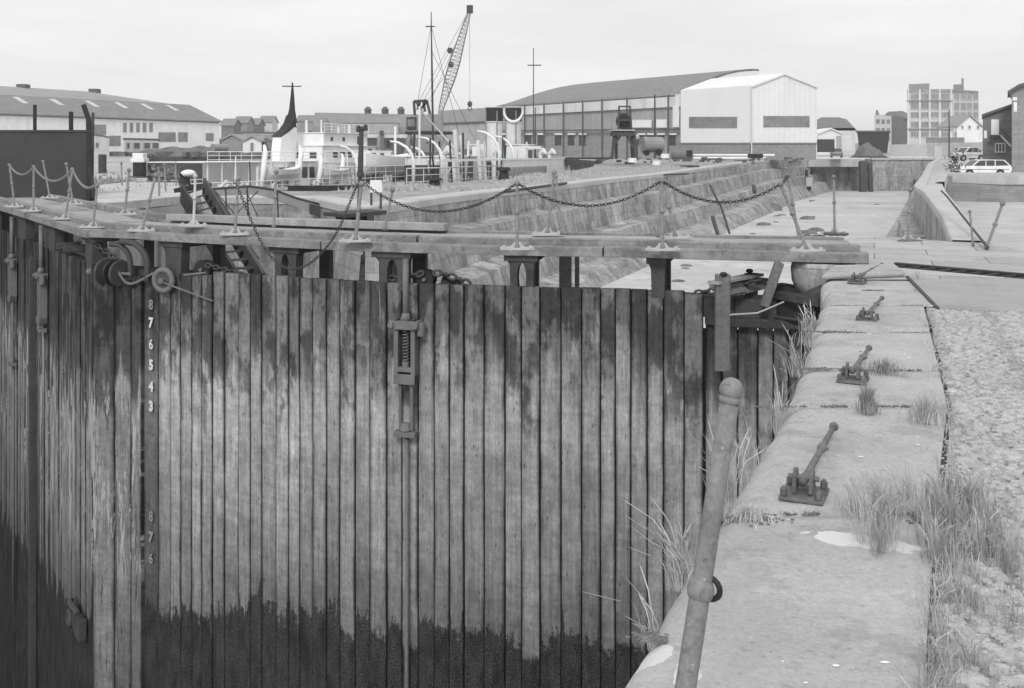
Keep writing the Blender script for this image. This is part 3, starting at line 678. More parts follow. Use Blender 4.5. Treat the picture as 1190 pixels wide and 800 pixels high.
# iron straps and crosspieces on the back of the leaves (seen over the top)
for line, par, z0 in ((RG, gR, -.75), (LG, gL, -.9)):
    mb = MB(); n = 16
    for i in range(n):
        a, b = line.len*i/n, line.len*(i+1)/n
        mb.beam(line.q(a, .42, z0), line.q(b, .42, z0), .5, .3)
    mb.build('top_rail', M['darkwood'], par)
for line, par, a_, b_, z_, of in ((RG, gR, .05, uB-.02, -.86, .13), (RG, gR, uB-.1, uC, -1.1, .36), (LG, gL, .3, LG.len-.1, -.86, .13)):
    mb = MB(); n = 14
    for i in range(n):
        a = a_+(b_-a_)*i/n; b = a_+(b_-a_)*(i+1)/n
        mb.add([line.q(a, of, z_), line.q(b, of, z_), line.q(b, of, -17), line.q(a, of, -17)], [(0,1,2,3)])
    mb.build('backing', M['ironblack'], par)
# depth figures painted on the board
def glyph(ch, loc, size, rz, m, parent, name='depth_figure'):
    cu = bpy.data.curves.new('t', 'FONT'); cu.body = ch; cu.size = size; cu.extrude = .002; cu.offset = .012 if ch in '7543' else .005
    to = bpy.data.objects.new('t', cu); C.objects.link(to)
    bpy.context.view_layer.update()
    me = bpy.data.meshes.new_from_object(to.evaluated_get(bpy.context.evaluated_depsgraph_get()))
    bpy.data.objects.remove(to); bpy.data.curves.remove(cu)
    if len(me.vertices) == 0: return None
    xs = [v.co.x for v in me.vertices]; cx = (min(xs)+max(xs))/2
    ms = Matrix.Translation(Vector(loc)-Vector(parent['_o'] if parent else (0,0,0))) @ Matrix.Rotation(rz, 4, 'Z') @ Matrix.Rotation(R(90), 4, 'X') @ Matrix.Translation((-cx, 0, 0))
    me.transform(ms); me.materials.clear(); me.materials.append(m)
    o = bpy.data.objects.new(name, me); C.objects.link(o)
    if parent: o.parent = parent; o['_o'] = parent['_o']
    return o
M['figure'] = mat('flaking_white_figure', .70, .8, .2, 9, .3, 40)
M['figurefaint'] = mat('worn_figure', .27, .8, .3, 12, .35, 60)
un = RG.upx(177); pn = RG.q(un, -.028); dn = RG.dirn(un); rzn = math.atan2(dn.y, dn.x)
for ch, py, mm in (('8', 354, 'figurefaint'), ('7', 375, 'figure'), ('6', 400, 'figure'), ('5', 424, 'figure'), ('4', 449, 'figure'), ('3', 472, 'figure'), ('8', 600, 'figurefaint'), ('7', 624, 'figurefaint'), ('6', 649, 'figurefaint')):
    z = H-(py+5.5-HY)/F*pn.y
    glyph(ch, (pn.x, pn.y, z), .25, rzn, M[mm], gR)
# walkway brackets standing on the gate top
def bracket(line, px0, px1, parent, zg=-.52, off=.1, arch=True, zt=-.005):
    u0, u1 = line.upx(px0), line.upx(px1); w_ = u1-u0; c = line.q((u0+u1)/2, off); d = line.dirn((u0+u1)/2)
    M4 = Matrix.Translation((c.x, c.y, 0)) @ Matrix.Rotation(math.atan2(d.y, d.x), 4, 'Z')
    mb = MB(M4); hw = w_/2; g = w_*.14
    if arch:
        out = [(-hw*.78, zg-.1), (-g*.9, zg-.1)]
        out += [(-g*1.15*math.cos(a)+.0, (zg+.16)+ .24*math.sin(a)) for a in [i*math.pi/8 for i in range(9)]]
        out += [(g*.9, zg-.1), (hw*.8, zg-.1), (hw*.85, -.15), (hw, -.03), (hw, zt), (-hw*1.15, zt), (-hw*1.15, -.03), (-hw*.8, -.17)]
    else:
        out = [(-hw*.6, zg-.1), (hw*.8, zg-.1), (hw*.9, -.12), (hw, -.03), (hw, zt), (-hw*1.1, zt), (-hw*1.1, -.05), (-hw*.7, -.18)]
    mb.prism([(x, -.09, z) for x, z in out], (0, .2, 0))
    mb.bb(-hw*1.2, hw*1.1, -.12, 1.35, zt-.09, zt)
    mb.bb(-hw*.4, hw*.4, 1.0, 1.12, zg-.3, zt-.05)
    return mb.build('walkway_bracket', M['iron'], parent, tri=True)
for a, b, ar in ((188,212,False),(316,346,True),(436,475,True),(589,623,True),(753,774,False)): bracket(RG, a, b, gR, arch=ar)
for a, b, ar in ((18,30,False),(48,64,False),(97,118,False)): bracket(LG, a, b, gL, arch=ar)
# light timber uprights standing behind the gate
mb = MB()
for px in (421, 432, 648, 664):
    u = RG.upx(px); mb = MB(); mb.box(RG.q(u, 1.15, -.5), (.2 if px in (421,648) else .07, .12, 1.1), math.atan2(RG.dirn(u).y, RG.dirn(u).x))
    mb.build('timber_upright', M['beamwood'], gR)

# sluice gear on the face of the gate
def sluice(line, px, ys, root, w_=.30):
    """ys: rod top, frame top, frame bottom, lower cap, rod end"""
    u = line.upx(px); p = line.q(u); d = line.dirn(u); Z = lambda y: H-(y-HY)/F*p.y
    M4 = Matrix.Translation((p.x, p.y, 0)) @ Matrix.Rotation(math.atan2(d.y, d.x), 4, 'Z')
    z0, z1, z2, z3, z4 = [Z(y) for y in ys]
    mb = MB(M4); mb.tube([(0,-.13,z0),(0,-.13,z1)], .05, 10); mb.tube([(0,-.13,z1+.12),(0,-.13,z1)], [.055,.10], 10); mb.build('rod', M['ironpale'], root, smooth=True)
    mb = MB(M4)
    mb.bb(-w_*.85, w_*.85, -.24, -.02, z1-.14, z1); mb.bb(-w_*.62, w_*.62, -.22, -.02, z2, z2+.16)
    mb.bb(-w_*.62, -w_*.36, -.2, -.02, z2, z1); mb.bb(w_*.36, w_*.62, -.2, -.02, z2, z1)
    for sx in (-1, 1): mb.cyl((sx*w_*.7,-.28,z1-.07), (sx*w_*.7,-.2,z1-.07), .055, 8)
    mb.cyl((w_*.9,-.14,z1-.02), (w_*.9,-.14,z1-.24), .07, 8)
    mb.build('frame', M['ironpale'], root, bevel=.012)
    mb = MB(M4); mb.bb(-w_*.36, w_*.36, -.045, -.03, z2+.1, z1-.1); mb.build('back_plate', M['ironblack'], root)
    mb = MB(M4)
    hgt = z1-.16-(z2+.3); n = 60
    mb.tube([(.045*math.cos(i*2*math.pi/7), -.13+.045*math.sin(i*2*math.pi/7), z2+.3+hgt*i/(7*11)) for i in range(7*11)], .012, 5)
    mb.build('screw', M['ironpale'], root)
    mb = MB(M4); mb.bb(-.12,.12,-.2,-.06, z2+.2, z2+.27); mb.cyl((0,-.13,z2+.2),(0,-.13,z2+.36),.06,10); mb.build('nut', M['ironpale'], root)
    mb = MB(M4)
    for sx in (-1, 1): mb.tube([(sx*.1,-.12,z2),(sx*.1,-.12,z3)], .028, 8)
    mb.build('tie_bar', M['ironpale'], root)
    mb = MB(M4); mb.bb(-.19,.19,-.2,-.04, z3-.1, z3-.01); mb.cyl((0,-.13,z3),(0,-.13,z3+.12),.1,10,.07); mb.build('guide_cap', M['ironpale'], root, bevel=.01)
    mb = MB(M4); mb.tube([(0,-.09,z3),(0,-.09,z4)], .036, 8); mb.build('lower_rod', M['ironpale'], root, smooth=True)
u = RG.upx(475); p = RG.q(u, -.1)
sg = thing('sluice_gear', 'iron sluice screw in a rectangular frame on the middle of the curved gate', 'sluice gear', (p.x, p.y, -17.0), 'sluice gears on the gate faces')
sluice(RG, 475, (300, 371, 444, 498, 1100), sg)
u = LG.upx(20); p = LG.q(u, -.1)
sg2 = thing('sluice_gear', 'sluice rod and narrow frame at the left end of the peeling gate leaf', 'sluice gear', (p.x, p.y, -17.0), 'sluice gears on the gate faces')
sluice(LG, 20, (252, 300, 350, 420, 700), sg2, .22)
u = LG.upx(55); p = LG.q(u, -.1)
sg3 = thing('sluice_gear', 'black oily sluice frame below the bent walkway, hung on a pale rod', 'sluice gear', (p.x, p.y, -17.0), 'sluice gears on the gate faces')
sluice(LG, 55, (262, 317, 376, 380, 381), sg3, .25)
# mooring eye bracket low on the left leaf
u = LG.upx(97); p = LG.q(u, -.1); z = H-(722-HY)/F*p.y; d = LG.dirn(u)
br = thing('fender_bracket', 'dark iron eye bracket low down on the peeling gate', 'bracket', (p.x, p.y, z-.3))
M4 = Matrix.Translation((p.x, p.y, z)) @ Matrix.Rotation(math.atan2(d.y, d.x), 4, 'Z')
mb = MB(M4); mb.prism([(-.1,-.1,-.16),(.5,-.1,-.2),(.55,-.1,.22),(-.1,-.1,.14),(-.3,-.1,.2),(-.42,-.1,.0),(-.3,-.1,-.18)], (0,.16,0)); mb.build('plate', M['iron'], br, bevel=.02)
mb = MB(M4); mb.torus((-.22,-.12,.0), .14, .05, (0,1,0)); mb.build('eye', M['iron'], br, smooth=True)
mb = MB(M4); mb.tube([(-.35,-.05,.3),(0,-.16,.42),(.5,-.1,.36)], .05, 6); mb.build('strap', M['iron'], br)
# rubbing timbers down the left edge of the left leaf
def vpost(line, px, zt, zb, wd, off, name, label, m='fendertimber', grp=None):
    p = line.q(line.upx(px), off); d = line.dirn(line.upx(px)); mb = MB(Matrix.Translation((p.x,p.y,0)) @ Matrix.Rotation(math.atan2(d.y,d.x),4,'Z'))
    mb.box((0,0,(zt+zb)/2),(wd,.16,zt-zb)); o = mb.build(name, M[m], bevel=.02, origin=(p.x,p.y,zb)); tag(o, label, 'timber', grp)
vpost(LG, 44, -.9, -17.0, .16, -.12, 'rubbing_timber', 'long vertical timber strip down the peeling gate face, left of the eye bracket', m='darkwood')

# ------------------------------------------------------------------ footbridge along the gate top
fb = thing('footbridge', 'narrow timber footbridge carried along the top of the lock gates, bent at the left', 'footbridge', (RG.q(RG.len*.6).x, RG.q(RG.len*.6).y, 0))
WL = smooth_line([GL[3]]+GL[4:]+[(5.2,14.53)], 4)
WR = Line(WL)
def ribbon(line, u0, u1, o0, o1, z0, z1, name, m, parent, n=14, lab=None, zf=None):
    mb = MB(); rows = []
    for i in range(n+1):
        u = u0+(u1-u0)*i/n; w0 = mnoise.noise(Vector((u*.8, o0*3, 1)))*.02
        rows.append([line.q(u, o0+w0, z0), line.q(u, o1, z0), line.q(u, o1, z1+w0*.6), line.q(u, o0+w0, z1+w0*.6)])
    mb.add([p for r_ in rows for p in r_], [(i*4+j, (i+1)*4+j, (i+1)*4+(j+1)%4, i*4+(j+1)%4) for i in range(n) for j in range(4)]+[(0,1,2,3),(n*4+3,n*4+2,n*4+1,n*4)])
    o = mb.build(name, M[m], parent, bevel=.008)
    if lab: o['label'] = lab
    return o
ribbon(WR, RG.upx(160)*0+.0, WR.len*.385, -.1, .2, .005, .15, 'edge_beam', 'beamwood', fb)
ribbon(WR, WR.len*.387, WR.len*.72, -.09, .2, .0, .145, 'edge_beam', 'beamwood', fb)
ribbon(WR, WR.len*.722, WR.len+.12, -.1, .2, .004, .15, 'edge_beam', 'beamwood', fb)
ribbon(WR, .1, WR.len*.5, .21, .42, .04, .25, 'kerb_timber', 'beamwood', fb)
ribbon(WR, WR.len*.503, WR.len-.15, .21, .42, .03, .245, 'kerb_timber', 'beamwood', fb)
for k in range(5):
    ribbon(WR, .05+(k%2)*.1, WR.len*(.48+.04*(k%3)), .43+k*.22, .43+k*.22+.21, .14, .20+.003*(k%2), 'deck_board', 'deckwood', fb)
    ribbon(WR, WR.len*(.48+.04*(k%3))+.02, WR.len-.2-.35*(k==2), .43+k*.22, .43+k*.22+.21, .14, .203-.003*(k%2), 'deck_board', 'deckwood', fb)
ribbon(WR, .3, WR.len-.25, 1.54, 1.68, .0, .245, 'back_beam', 'beamwood', fb)
ub5 = WR.len*.505
ribbon(WR, .6, ub5, 1.35, 1.6, .25, .38, 'back_kerb', 'deckwood', fb)
# left arm
LWL = Line([(-16.6,31.45),(-8.05,19.1)])
ribbon(LWL, 0, LWL.len+.05, -.12, .16, -.01, .14, 'edge_beam', 'beamwood', fb, 8)
ribbon(LWL, 0, LWL.len*.98, .18, .4, .06, .24, 'kerb_timber', 'beamwood', fb, 8)
for k in range(4): ribbon(LWL, 0, LWL.len-.1-.35*k, .41+k*.25, .41+k*.25+.24, .12, .19+.004*(k%2), 'deck_board', 'deckwood', fb, 8)
ribbon(LWL, 2.2, LWL.len-.9, 1.42, 1.64, .08, .34, 'back_kerb', 'beamwood', fb, 8)
mb = MB()
for line, n in ((WR, 16), (LWL, 14)):
    for i in range(n): a = line.len*(i+.5)/n; mb.beam(line.q(a, .15, .06), line.q(a, 1.5, .06), .12, .1)
mb.build('cross_bearer', M['darkwood'], fb)

# ------------------------------------------------------------------ stanchions
def stanchion(base, top, label, r=.026, plate=True, knob=True, m='rail', bm_='galv', grp='chain stanchions along the footbridge', stay=None, cut=False):
    base, top = Vector(base), Vector(top)
    o = thing('stanchion', label, 'stanchion', tuple(base), grp)
    d = (top-base); l = d.length; n = d.normalized()
    mb = MB(); mb.tube([base, base+n*.06, base+n*.07, top-n*r*1.5], [r*1.5, r*1.35, r, r*.92], 8); mb.build('post', M[m], o, smooth=True)
    if not cut:
        mb = MB(); mb.ball(top, r*1.75, 10, 7); mb.build('ball_top', M[m], o, smooth=True)
    if knob:
        mb = MB(); mb.ball(base+d*.55, r*1.6, 10, 6); mb.build('knob', M[m], o, smooth=True)
    if plate:
        mb = MB()
        mb.prism([base+Vector((x, y, -.015)) for x, y in ((-.26,-.05),(-.16,-.1),(.16,-.1),(.26,-.05),(.26,.05),(.16,.1),(-.16,.1),(-.26,.05))], (0,0,.03))
        for x in (-.2,.2): mb.cyl(base+Vector((x,0,.01)), base+Vector((x,0,.045)), .03, 6)
        mb.prism([base+Vector((-.12,0,.01)), base+Vector((.12,0,.01)), base+Vector((.04,0,.1)), base+Vector((-.04,0,.1))], (0,.02,0))
        mb.build('base_plate', M[bm_], o)
    return o
def pxst(bx, by, tx, ty, z, label, dZ=0, **k):
    b = G(bx, by, z); t = P(tx, ty, b.y+dZ); return stanchion(b, t, label, **k), b, t
ST = {}
def S_(key, *a, **k): o, b, t = pxst(*a, **k); ST[key] = (o, b, t)
zf = .165
S_('A', 938,291, 907,214, zf, 'front stanchion leaning left at the right end of the footbridge', .15)
S_('B', 770,290, 769,210, zf, 'upright front stanchion over the right half of the gate, chains meeting on its ball')
S_('C', 601,289, 601,213, zf, 'lone upright front stanchion at the middle of the footbridge')
S_('D', 413,280, 420,214, zf+.02, 'front stanchion standing in front of the thick black post', r=.03)
S_('E', 273,272, 277,208, zf+.03, 'front stanchion before the steel stair, holding the deep loop of chain')
S_('F', 165,268, 181,204, zf, 'front stanchion leaning right, just right of the bend in the walkway')
S_('G', 108,264, 113,216, zf, 'short stanchion standing right at the bend of the walkway')
S_('H', 76,254, 84,197, zf+.02, 'stanchion in front of the dark steel screen, fourth from the left end')
S_('I', 39,245, 39,194, zf+.03, 'stanchion with chains on both sides, before the black pole of the screen')
S_('J', 17,240, 11,192, zf+.04, 'leftmost stanchion of the footbridge, standing in the corner of the photo')
zb_ = .36
S_('K', 58,230, 50,188, zb_, 'back row stanchion against the middle of the dark screen')
S_('Lq', 85,237, 77,191, zb_, 'back row stanchion near the right edge of the dark screen')
S_('Mq', 145,249, 150,198, zb_, 'back row stanchion before the box like white mooring block')
S_('O', 225,262, 227,205, .3, 'pale back row stanchion standing before the top of the steel stair', m='galv')
S_('Pq', 318,265, 321,200, .3, 'thin back row stanchion before the handrail of the sloping gangway', plate=False)
S_('Q', 447,268, 456,221, .3, 'short back row stanchion leaning right, right of the black post', plate=False, knob=False)
S_('U', 929,279, 915,204, .06, 'back row stanchion crossing behind the leaning one at the bridge end', .1)
S_('V', 970,271, 969,206, 0, 'upright stanchion on the flags with the pale silt behind it', knob=True)
S_('W', 1055,279, 1058,221, 0, 'upright stanchion on the flags beside the curved dock steps')
S_('X', 1146,290, 1165,237, 0, 'stanchion leaning right beside the sunken pit', plate=False)
S_('Y', 1131,286, 1127,246, 0, 'short thin stump of a stanchion beside the sunken pit', plate=False, knob=False, r=.018)
S_('Z', 653,273, 646,205, .25, 'thin back row rod leaning left against its twin', plate=False, knob=False, r=.02)
S_('Z2', 636,272, 644,201, .25, 'back row stanchion leaning right, one of the inverted V pair')
S_('Y2', 785,276, 772,212, .25, 'back row stanchion leaning left behind the upright one')
S_('Y3', 764,276, 768,213, .25, 'thin back row rod close behind the upright front stanchion', plate=False, knob=False, r=.02)
# on the left quay beyond
for i, (bx, by, tx, ty, lab) in enumerate((
    (142,222,141,190,'thin rail post on the left quay beside the white topped mooring block'),
    (185,236,185,201,'thin rail post on the concrete slab left of the stair'),
    (193,230,191,192,'dark rail post on the concrete slab, the taller of two'),
    (205,222,204,190,'dark rail post at the right rear of the concrete slab'))):
    S_('q%d'%i, bx,by,tx,ty, .05, lab, plate=False, knob=False, grp='rail posts on the left quay', r=.035)
# ------------------------------------------------------------------ chains
def chain(a, b, sag, label, link=.066, wire=.0085, name='chain', pts=None, grp='chains hung between the stanchions', m='iron', cat='chain'):
    a, b = Vector(a), Vector(b)
    if pts is None:
        n = 80; pts = [a.lerp(b, i/n)-UP*sag*4*(i/n)*(1-i/n) for i in range(n+1)]
    L_ = [0]
    for p, q in zip(pts, pts[1:]): L_.append(L_[-1]+(q-p).length)
    tot = L_[-1]; k = max(2, int(tot/(link*.74))); mb = MB()
    j = 0
    for i in range(k):
        s_ = tot*(i+.5)/k
        while j < len(L_)-2 and L_[j+1] < s_: j += 1
        t = (s_-L_[j])/(L_[j+1]-L_[j]+1e-9); c = pts[j].lerp(pts[j+1], t); d = (pts[j+1]-pts[j]).normalized()
        side = d.cross(UP); side = side.normalized() if side.length > 1e-3 else Vector((1,0,0)); up2 = side.cross(d)
        ax = (side*math.cos(i%2*math.pi/2+.5)+up2*math.sin(i%2*math.pi/2+.5)).normalized(); bb = ax.cross(d)
        n = 8
        mb.tube([c+d*(link/2*math.cos(2*math.pi*q/n))+bb*(link*.32*math.sin(2*math.pi*q/n)) for q in range(n)], wire, 4, True)
    o = mb.build(name, M[m], smooth=True, origin=a); tag(o, label, cat, grp); return o
t_ = lambda k: ST[k][2]
chain(t_('B'), t_('A'), .30, 'chain hanging over the right end of the footbridge, in front of the silt')
chain(t_('C'), t_('B'), .36, 'long chain sagging between the two upright stanchions right of centre')
chain(t_('D')+Vector((.05,0,.0)), t_('C'), .44, 'long chain sagging from the black post to the middle stanchion')
Zc = 16.9; 
dp = [P(x, y, 17.2-(x-277)/140*.7) for x, y in ((277,210),(287,232),(297,257),(306,277),(316,293),(328,305),(341,311),(355,309),(368,301),(380,289),(390,276),(399,260),(406,243),(413,226),(418,214))]
dps = [Vector(p) for p in smooth_line([tuple(p) for p in dp], 6)]
for p in dps: p.y -= .25
chain(dps[0], dps[-1], 0, 'chain drooping in a deep loop below the footbridge deck', pts=dps)
chain(t_('I'), t_('H'), .30, 'chain before the middle of the dark screen, left of the bend', m='midgrey')
chain(t_('H'), t_('G')+Vector((0,0,.05)), .22, 'chain reaching the short stanchion at the bend', m='midgrey')
chain(t_('J'), t_('I'), .22, 'short chain in the far left corner of the footbridge', m='midgrey')
chain(t_('U'), t_('A')+Vector((0,0,0)), .03, 'short end of chain between the two crossed stanchion tops')
# chains over the rollers on the gate top
def gp(line, px, py, off=.12): u = line.upx(px); p = line.q(u, off); return P(px, py, p.y)
chain(gp(RG,452,323), gp(RG,492,317), .03, 'heavy hauling chain left of the black roller under the footbridge', link=.15, wire=.024, grp='hauling chains on the gate top')
chain(gp(RG,504,317), gp(RG,546,331), -.03, 'heavy hauling chain right of the black roller under the footbridge', link=.15, wire=.024, grp='hauling chains on the gate top')
chain(gp(RG,240,308), gp(RG,292,322), .0, 'hauling chain from the left roller on the gate top', link=.12, wire=.02, grp='hauling chains on the gate top')
chain(gp(RG,808,341), gp(RG,885,326), .02, 'hauling chain running from the gate corner over the timber frame', link=.13, wire=.021, grp='hauling chains on the gate top')
chain(gp(LG,112,285), gp(RG,142,306), .0, 'hauling chain slanting down behind the curved iron arms', link=.12, wire=.022, grp='hauling chains on the gate top')
# rollers
def roller(c, r, wd, ax, label, m='ironblack', spokes=False, nm='chain_roller'):
    c = Vector(c); ax = Vector(ax).normalized(); o = thing(nm, label, 'roller', (c.x, c.y, c.z-r), 'chain rollers on the gate top')
    mb = MB(); mb.tube([c-ax*wd/2, c-ax*wd/2*.8, c-ax*wd*.12, c+ax*wd*.12, c+ax*wd/2*.8, c+ax*wd/2], [r*.96, r, r*.72, r*.72, r, r*.96], 20); mb.build('drum', M[m], o)
    mb = MB(); mb.cyl(c-ax*wd*.75, c+ax*wd*.75, r*.2, 10); mb.build('axle', M['ironpale'], o)
    return o
d = RG.dirn(RG.upx(497)); nn = RG.nrm(RG.upx(497))
roller(gp(RG,496,324,.25), .15, .2, nn, 'black roller showing over the gate top between two lengths of hauling chain')
roller(gp(RG,525,331,.3), .13, .3, d, 'low black roller half hidden behind the gate top, right of the sluice rod')
roller(gp(RG,238,313,.3), .17, .2, nn, 'black roller behind the gate top left of the steel stair')
# big disc wheel with its pull rod
c = gp(RG,190,326,-.22); wl = thing('sheave_wheel', 'pale iron disc wheel with a long pull rod lying on the gate face', 'wheel', (c.x,c.y,c.z-.25))
ax = (RG.nrm(RG.upx(190))+RG.dirn(RG.upx(190))*-.25).normalized()
mb = MB(); mb.torus(c, .19, .055, ax, 24, 8); mb.build('rim', M['ironpale'], wl, smooth=True)
mb = MB(); mb.cyl(c-ax*.02, c+ax*.06, .17, 20); mb.build('disc', M['iron'], wl)
mb = MB(); mb.cyl(c-ax*.09, c+ax*.14, .055, 12); mb.build('hub', M['ironpale'], wl)
mb = MB(); mb.tube([gp(RG,188,328,-.34), gp(RG,247,350,-.10)], .014, 6); mb.build('pull_rod', M['ironpale'], wl)
# pair of cheek discs of the fairlead at the mitre
c = gp(RG,131,317,-.1); fl = thing('fairlead', 'pair of upright iron cheek discs on a shaft at the meeting of the two gates', 'fairlead', (c.x,c.y,c.z-.3))
ax = Vector((.8,-.45,0)).normalized()
for k, off in enumerate((-.22, .02, .2)):
    mb = MB(); mb.tube([c+ax*(off-.025), c+ax*(off+.025)], [.24,.24], 20); mb.torus(c+ax*off, .225, .03, ax, 20, 6); mb.build('cheek_disc', M['iron' if k != 1 else 'ironblack'], fl)
mb = MB(); mb.tube([gp(LG,104,316,-.15), c+ax*.5], .03, 8); mb.ball(gp(LG,104,316,-.15), .07, 8, 6); mb.build('shaft', M['ironpale'], fl)
# curved iron arms
for k, (pp, r_) in enumerate(((((128,284),(138,285),(147,292),(151,303),(152,325)), .05), (((140,281),(155,283),(165,291),(171,303),(171,327)), .06))):
    pts = [gp(RG, x, y, -.05-.1*k) for x, y in pp]; ps = [Vector(q) for q in smooth_line([tuple(p) for p in pts], 5)]
    mb = MB(); mb.tube(ps, r_, 8); o = mb.build('bent_arm_fairlead', M['iron'], smooth=True, origin=ps[-1])
    tag(o, ('inner, shorter of the two bent iron arms under the walkway bend', 'outer, larger of the two bent iron arms under the walkway bend')[k], 'iron arm', 'bent iron arms at the mitre')
pts = [gp(RG, x, y, -.2) for x, y in ((135,312),(143,325),(150,330),(160,328),(178,318))]
mb = MB(); mb.tube([Vector(q) for q in smooth_line([tuple(p) for p in pts], 4)], .028, 6); tag(mb.build('drag_link', M['ironpale'], smooth=True, origin=pts[2]), 'bent pale link rod running from the disc wheel to the cheek discs', 'rod')
# pulley lump and pipe beside it
pts = [gp(RG, x, y, .9) for x, y in ((206,283),(207,300),(211,313),(217,320),(222,320))]
mb = MB(); mb.tube([Vector(q) for q in smooth_line([tuple(p) for p in pts], 4)], .035, 8); tag(mb.build('bent_pipe', M['offwhite'], smooth=True, origin=pts[-1]), 'white painted bent pipe under the walkway left of the stair', 'pipe')
mb = MB(); mb.tube([gp(RG,214,320,-.02), gp(RG,240,317,-.02)], .02, 6); tag(mb.build('axle_bar', M['ironpale'], origin=gp(RG,214,320,0)), 'short pale bar lying across the gate top beside the left roller', 'bar')
# rough stones and timber heap seen under the left arm
for k, (px, py, sz, m_, lb) in enumerate(((80,286,.3,'darkwood','upper timber chock under the left arm of the walkway'),(88,289,.3,'darkwood','lower dark timber chock under the left arm of the walkway'))):
    c = gp(LG, px, py, 1.2); mb = MB(); mb.box(c, (sz*1.6, sz, sz*.5), R(20)); tag(mb.build('chock', M[m_], bevel=.03, origin=c-UP*.2), lb, 'block')

# ------------------------------------------------------------------ hinge end: timber frame, drum stone, anchors
c = G(841, 330, -.2)
pf = thing('hauling_trestle', 'rough timber hauling frame with flat top planks beside the right end of the gate', 'timber frame', (c.x, 14.6, -2.0))
def T(px, py, Z): return P(px, py, Z)
mb = MB(); a, b = T(840,319,14.55), T(839,431,14.55); mb.beam(a, b, .21, .12, (0,1,0)); o = mb.build('post', M['postwood'], pf, bevel=.01)
mb = MB(); a, b = T(873,318,15.3), T(873,353,15.3); mb.beam(a, b, .17, .15, (0,1,0)); mb.build('post', M['darkwood'], pf)
mb = MB(); mb.beam(T(829,329,14.5), T(881,319,15.4), .2, .04); mb.build('top_plank', M['deckwood'], pf)
mb = MB()
for k, (x0, y0, x1, y1, Z0, Z1) in enumerate(((830,333,888,325,14.75,15.5),(833,337,886,330,14.8,15.5),(850,341,884,333,14.9,15.4),(836,341,862,336,14.7,15.0))): mb.beam(T(x0,y0,Z0), T(x1,y1,Z1), .2, .055)
mb.build('top_plank', M['beamwood'], pf)
for x, y, Z in ((841,319,14.5),(871,315,15.3)):
    mb = MB(); mb.ball(T(x,y,Z), .06, 8, 5, (1,1,.6)); mb.build('bolt', M['ironblack'], pf)
mb = MB(); mb.beam(T(906,305,14.7), T(888,356,14.75), .13, .1, (0,1,0)); tag(mb.build('diagonal_strut', M['postwood'], bevel=.01, origin=T(888,356,14.75)), 'slanting timber strut from the bridge end down to the gate heel', 'strut')
# gate heel platform
hb = thing('gate_heel', 'low timber and iron heel casting at the hinge of the right gate', 'gate heel', (4.0, 15.0, -1.2))
mb = MB()
pts = [(2.95,15.25),(3.3,15.02),(4.0,14.85),(4.55,14.75),(4.75,14.95),(4.75,15.9),(3.2,16.0)]
mb.prism([(x,y,-1.02) for x, y in pts], (0,0,.14)); mb.build('cap_timber', M['darkwood'], hb, bevel=.02)
mb = MB(); mb.prism([(3.05,15.5,-.88),(4.3,15.1,-.88),(4.4,15.8,-.88),(3.2,16.0,-.88)], (0,0,.14)); mb.build('packing', M['darkwood'], hb, bevel=.02)
mb = MB(); mb.tube([(4.45,15.2,-.9),(4.45,15.2,-.52)], .52, 22); mb.build('pivot_collar', M['ironblack'], hb)
mb = MB(); mb.torus((4.45,15.2,-.5), .5, .035, (0,0,1), 28, 6); mb.torus((4.45,15.2,-.85), .53, .03, (0,0,1), 28, 6); mb.build('collar_band', M['iron'], hb, smooth=True)
mb = MB(); mb.beam(T(905,342,15.1), T(960,352,14.1), .3, .1); mb.prism([T(930,348,14.6), T(962,334,13.9), T(962,358,13.9), T(930,352,14.5)], (0,.3,0)); mb.build('anchor_strap', M['iron'], hb)
mb = MB(); mb.beam(T(900,334,15.6), T(948,342,14.9), .35, .12); mb.build('anchor_timber', M['darkwood'], hb)
mb = MB(); mb.tube([T(848,366,14.5),T(880,364,14.5),T(890,360,14.5),T(911,351,14.4)], .012, 5); tag(mb.build('loose_rod', M['galv'], origin=T(848,366,14.5)), 'thin bent rod lying on the gate heel', 'rod')
mb = MB(); n = 22
zs = [(-.02,.40),(-.12,.42),(-.3,.40),(-.45,.34),(-.55,.24)]
cpos = Vector((4.62,14.95,0)); vs = []
for z, r_ in zs:
    for j in range(n):
        t = 2*math.pi*j/n; rr = r_*(1+.08*mnoise.noise(Vector((math.cos(t)*3, math.sin(t)*3, z*2)))); vs.append((cpos.x+rr*math.cos(t), cpos.y+rr*math.sin(t), z))
mb.add(vs, [(i*n+j, i*n+(j+1)%n, (i+1)*n+(j+1)%n, (i+1)*n+j) for i in range(len(zs)-1) for j in range(n)]+[tuple(range(n)), tuple((len(zs)-1)*n+j for j in range(n))])
p_ = MB(); p_.prism([(4.62,14.75,-1.3),(5.05,14.6,-1.3),(5.4,15.6,-1.3),(4.9,15.9,-1.3)], (0,0,-15.5)); struct(p_.build('gate_recess_wall', M['oldwall']))
tag(mb.build('drum_stone', M['altar'], smooth=True, origin=(4.62,14.95,-.55)), 'eroded round stone drum under the right end of the footbridge', 'stone')

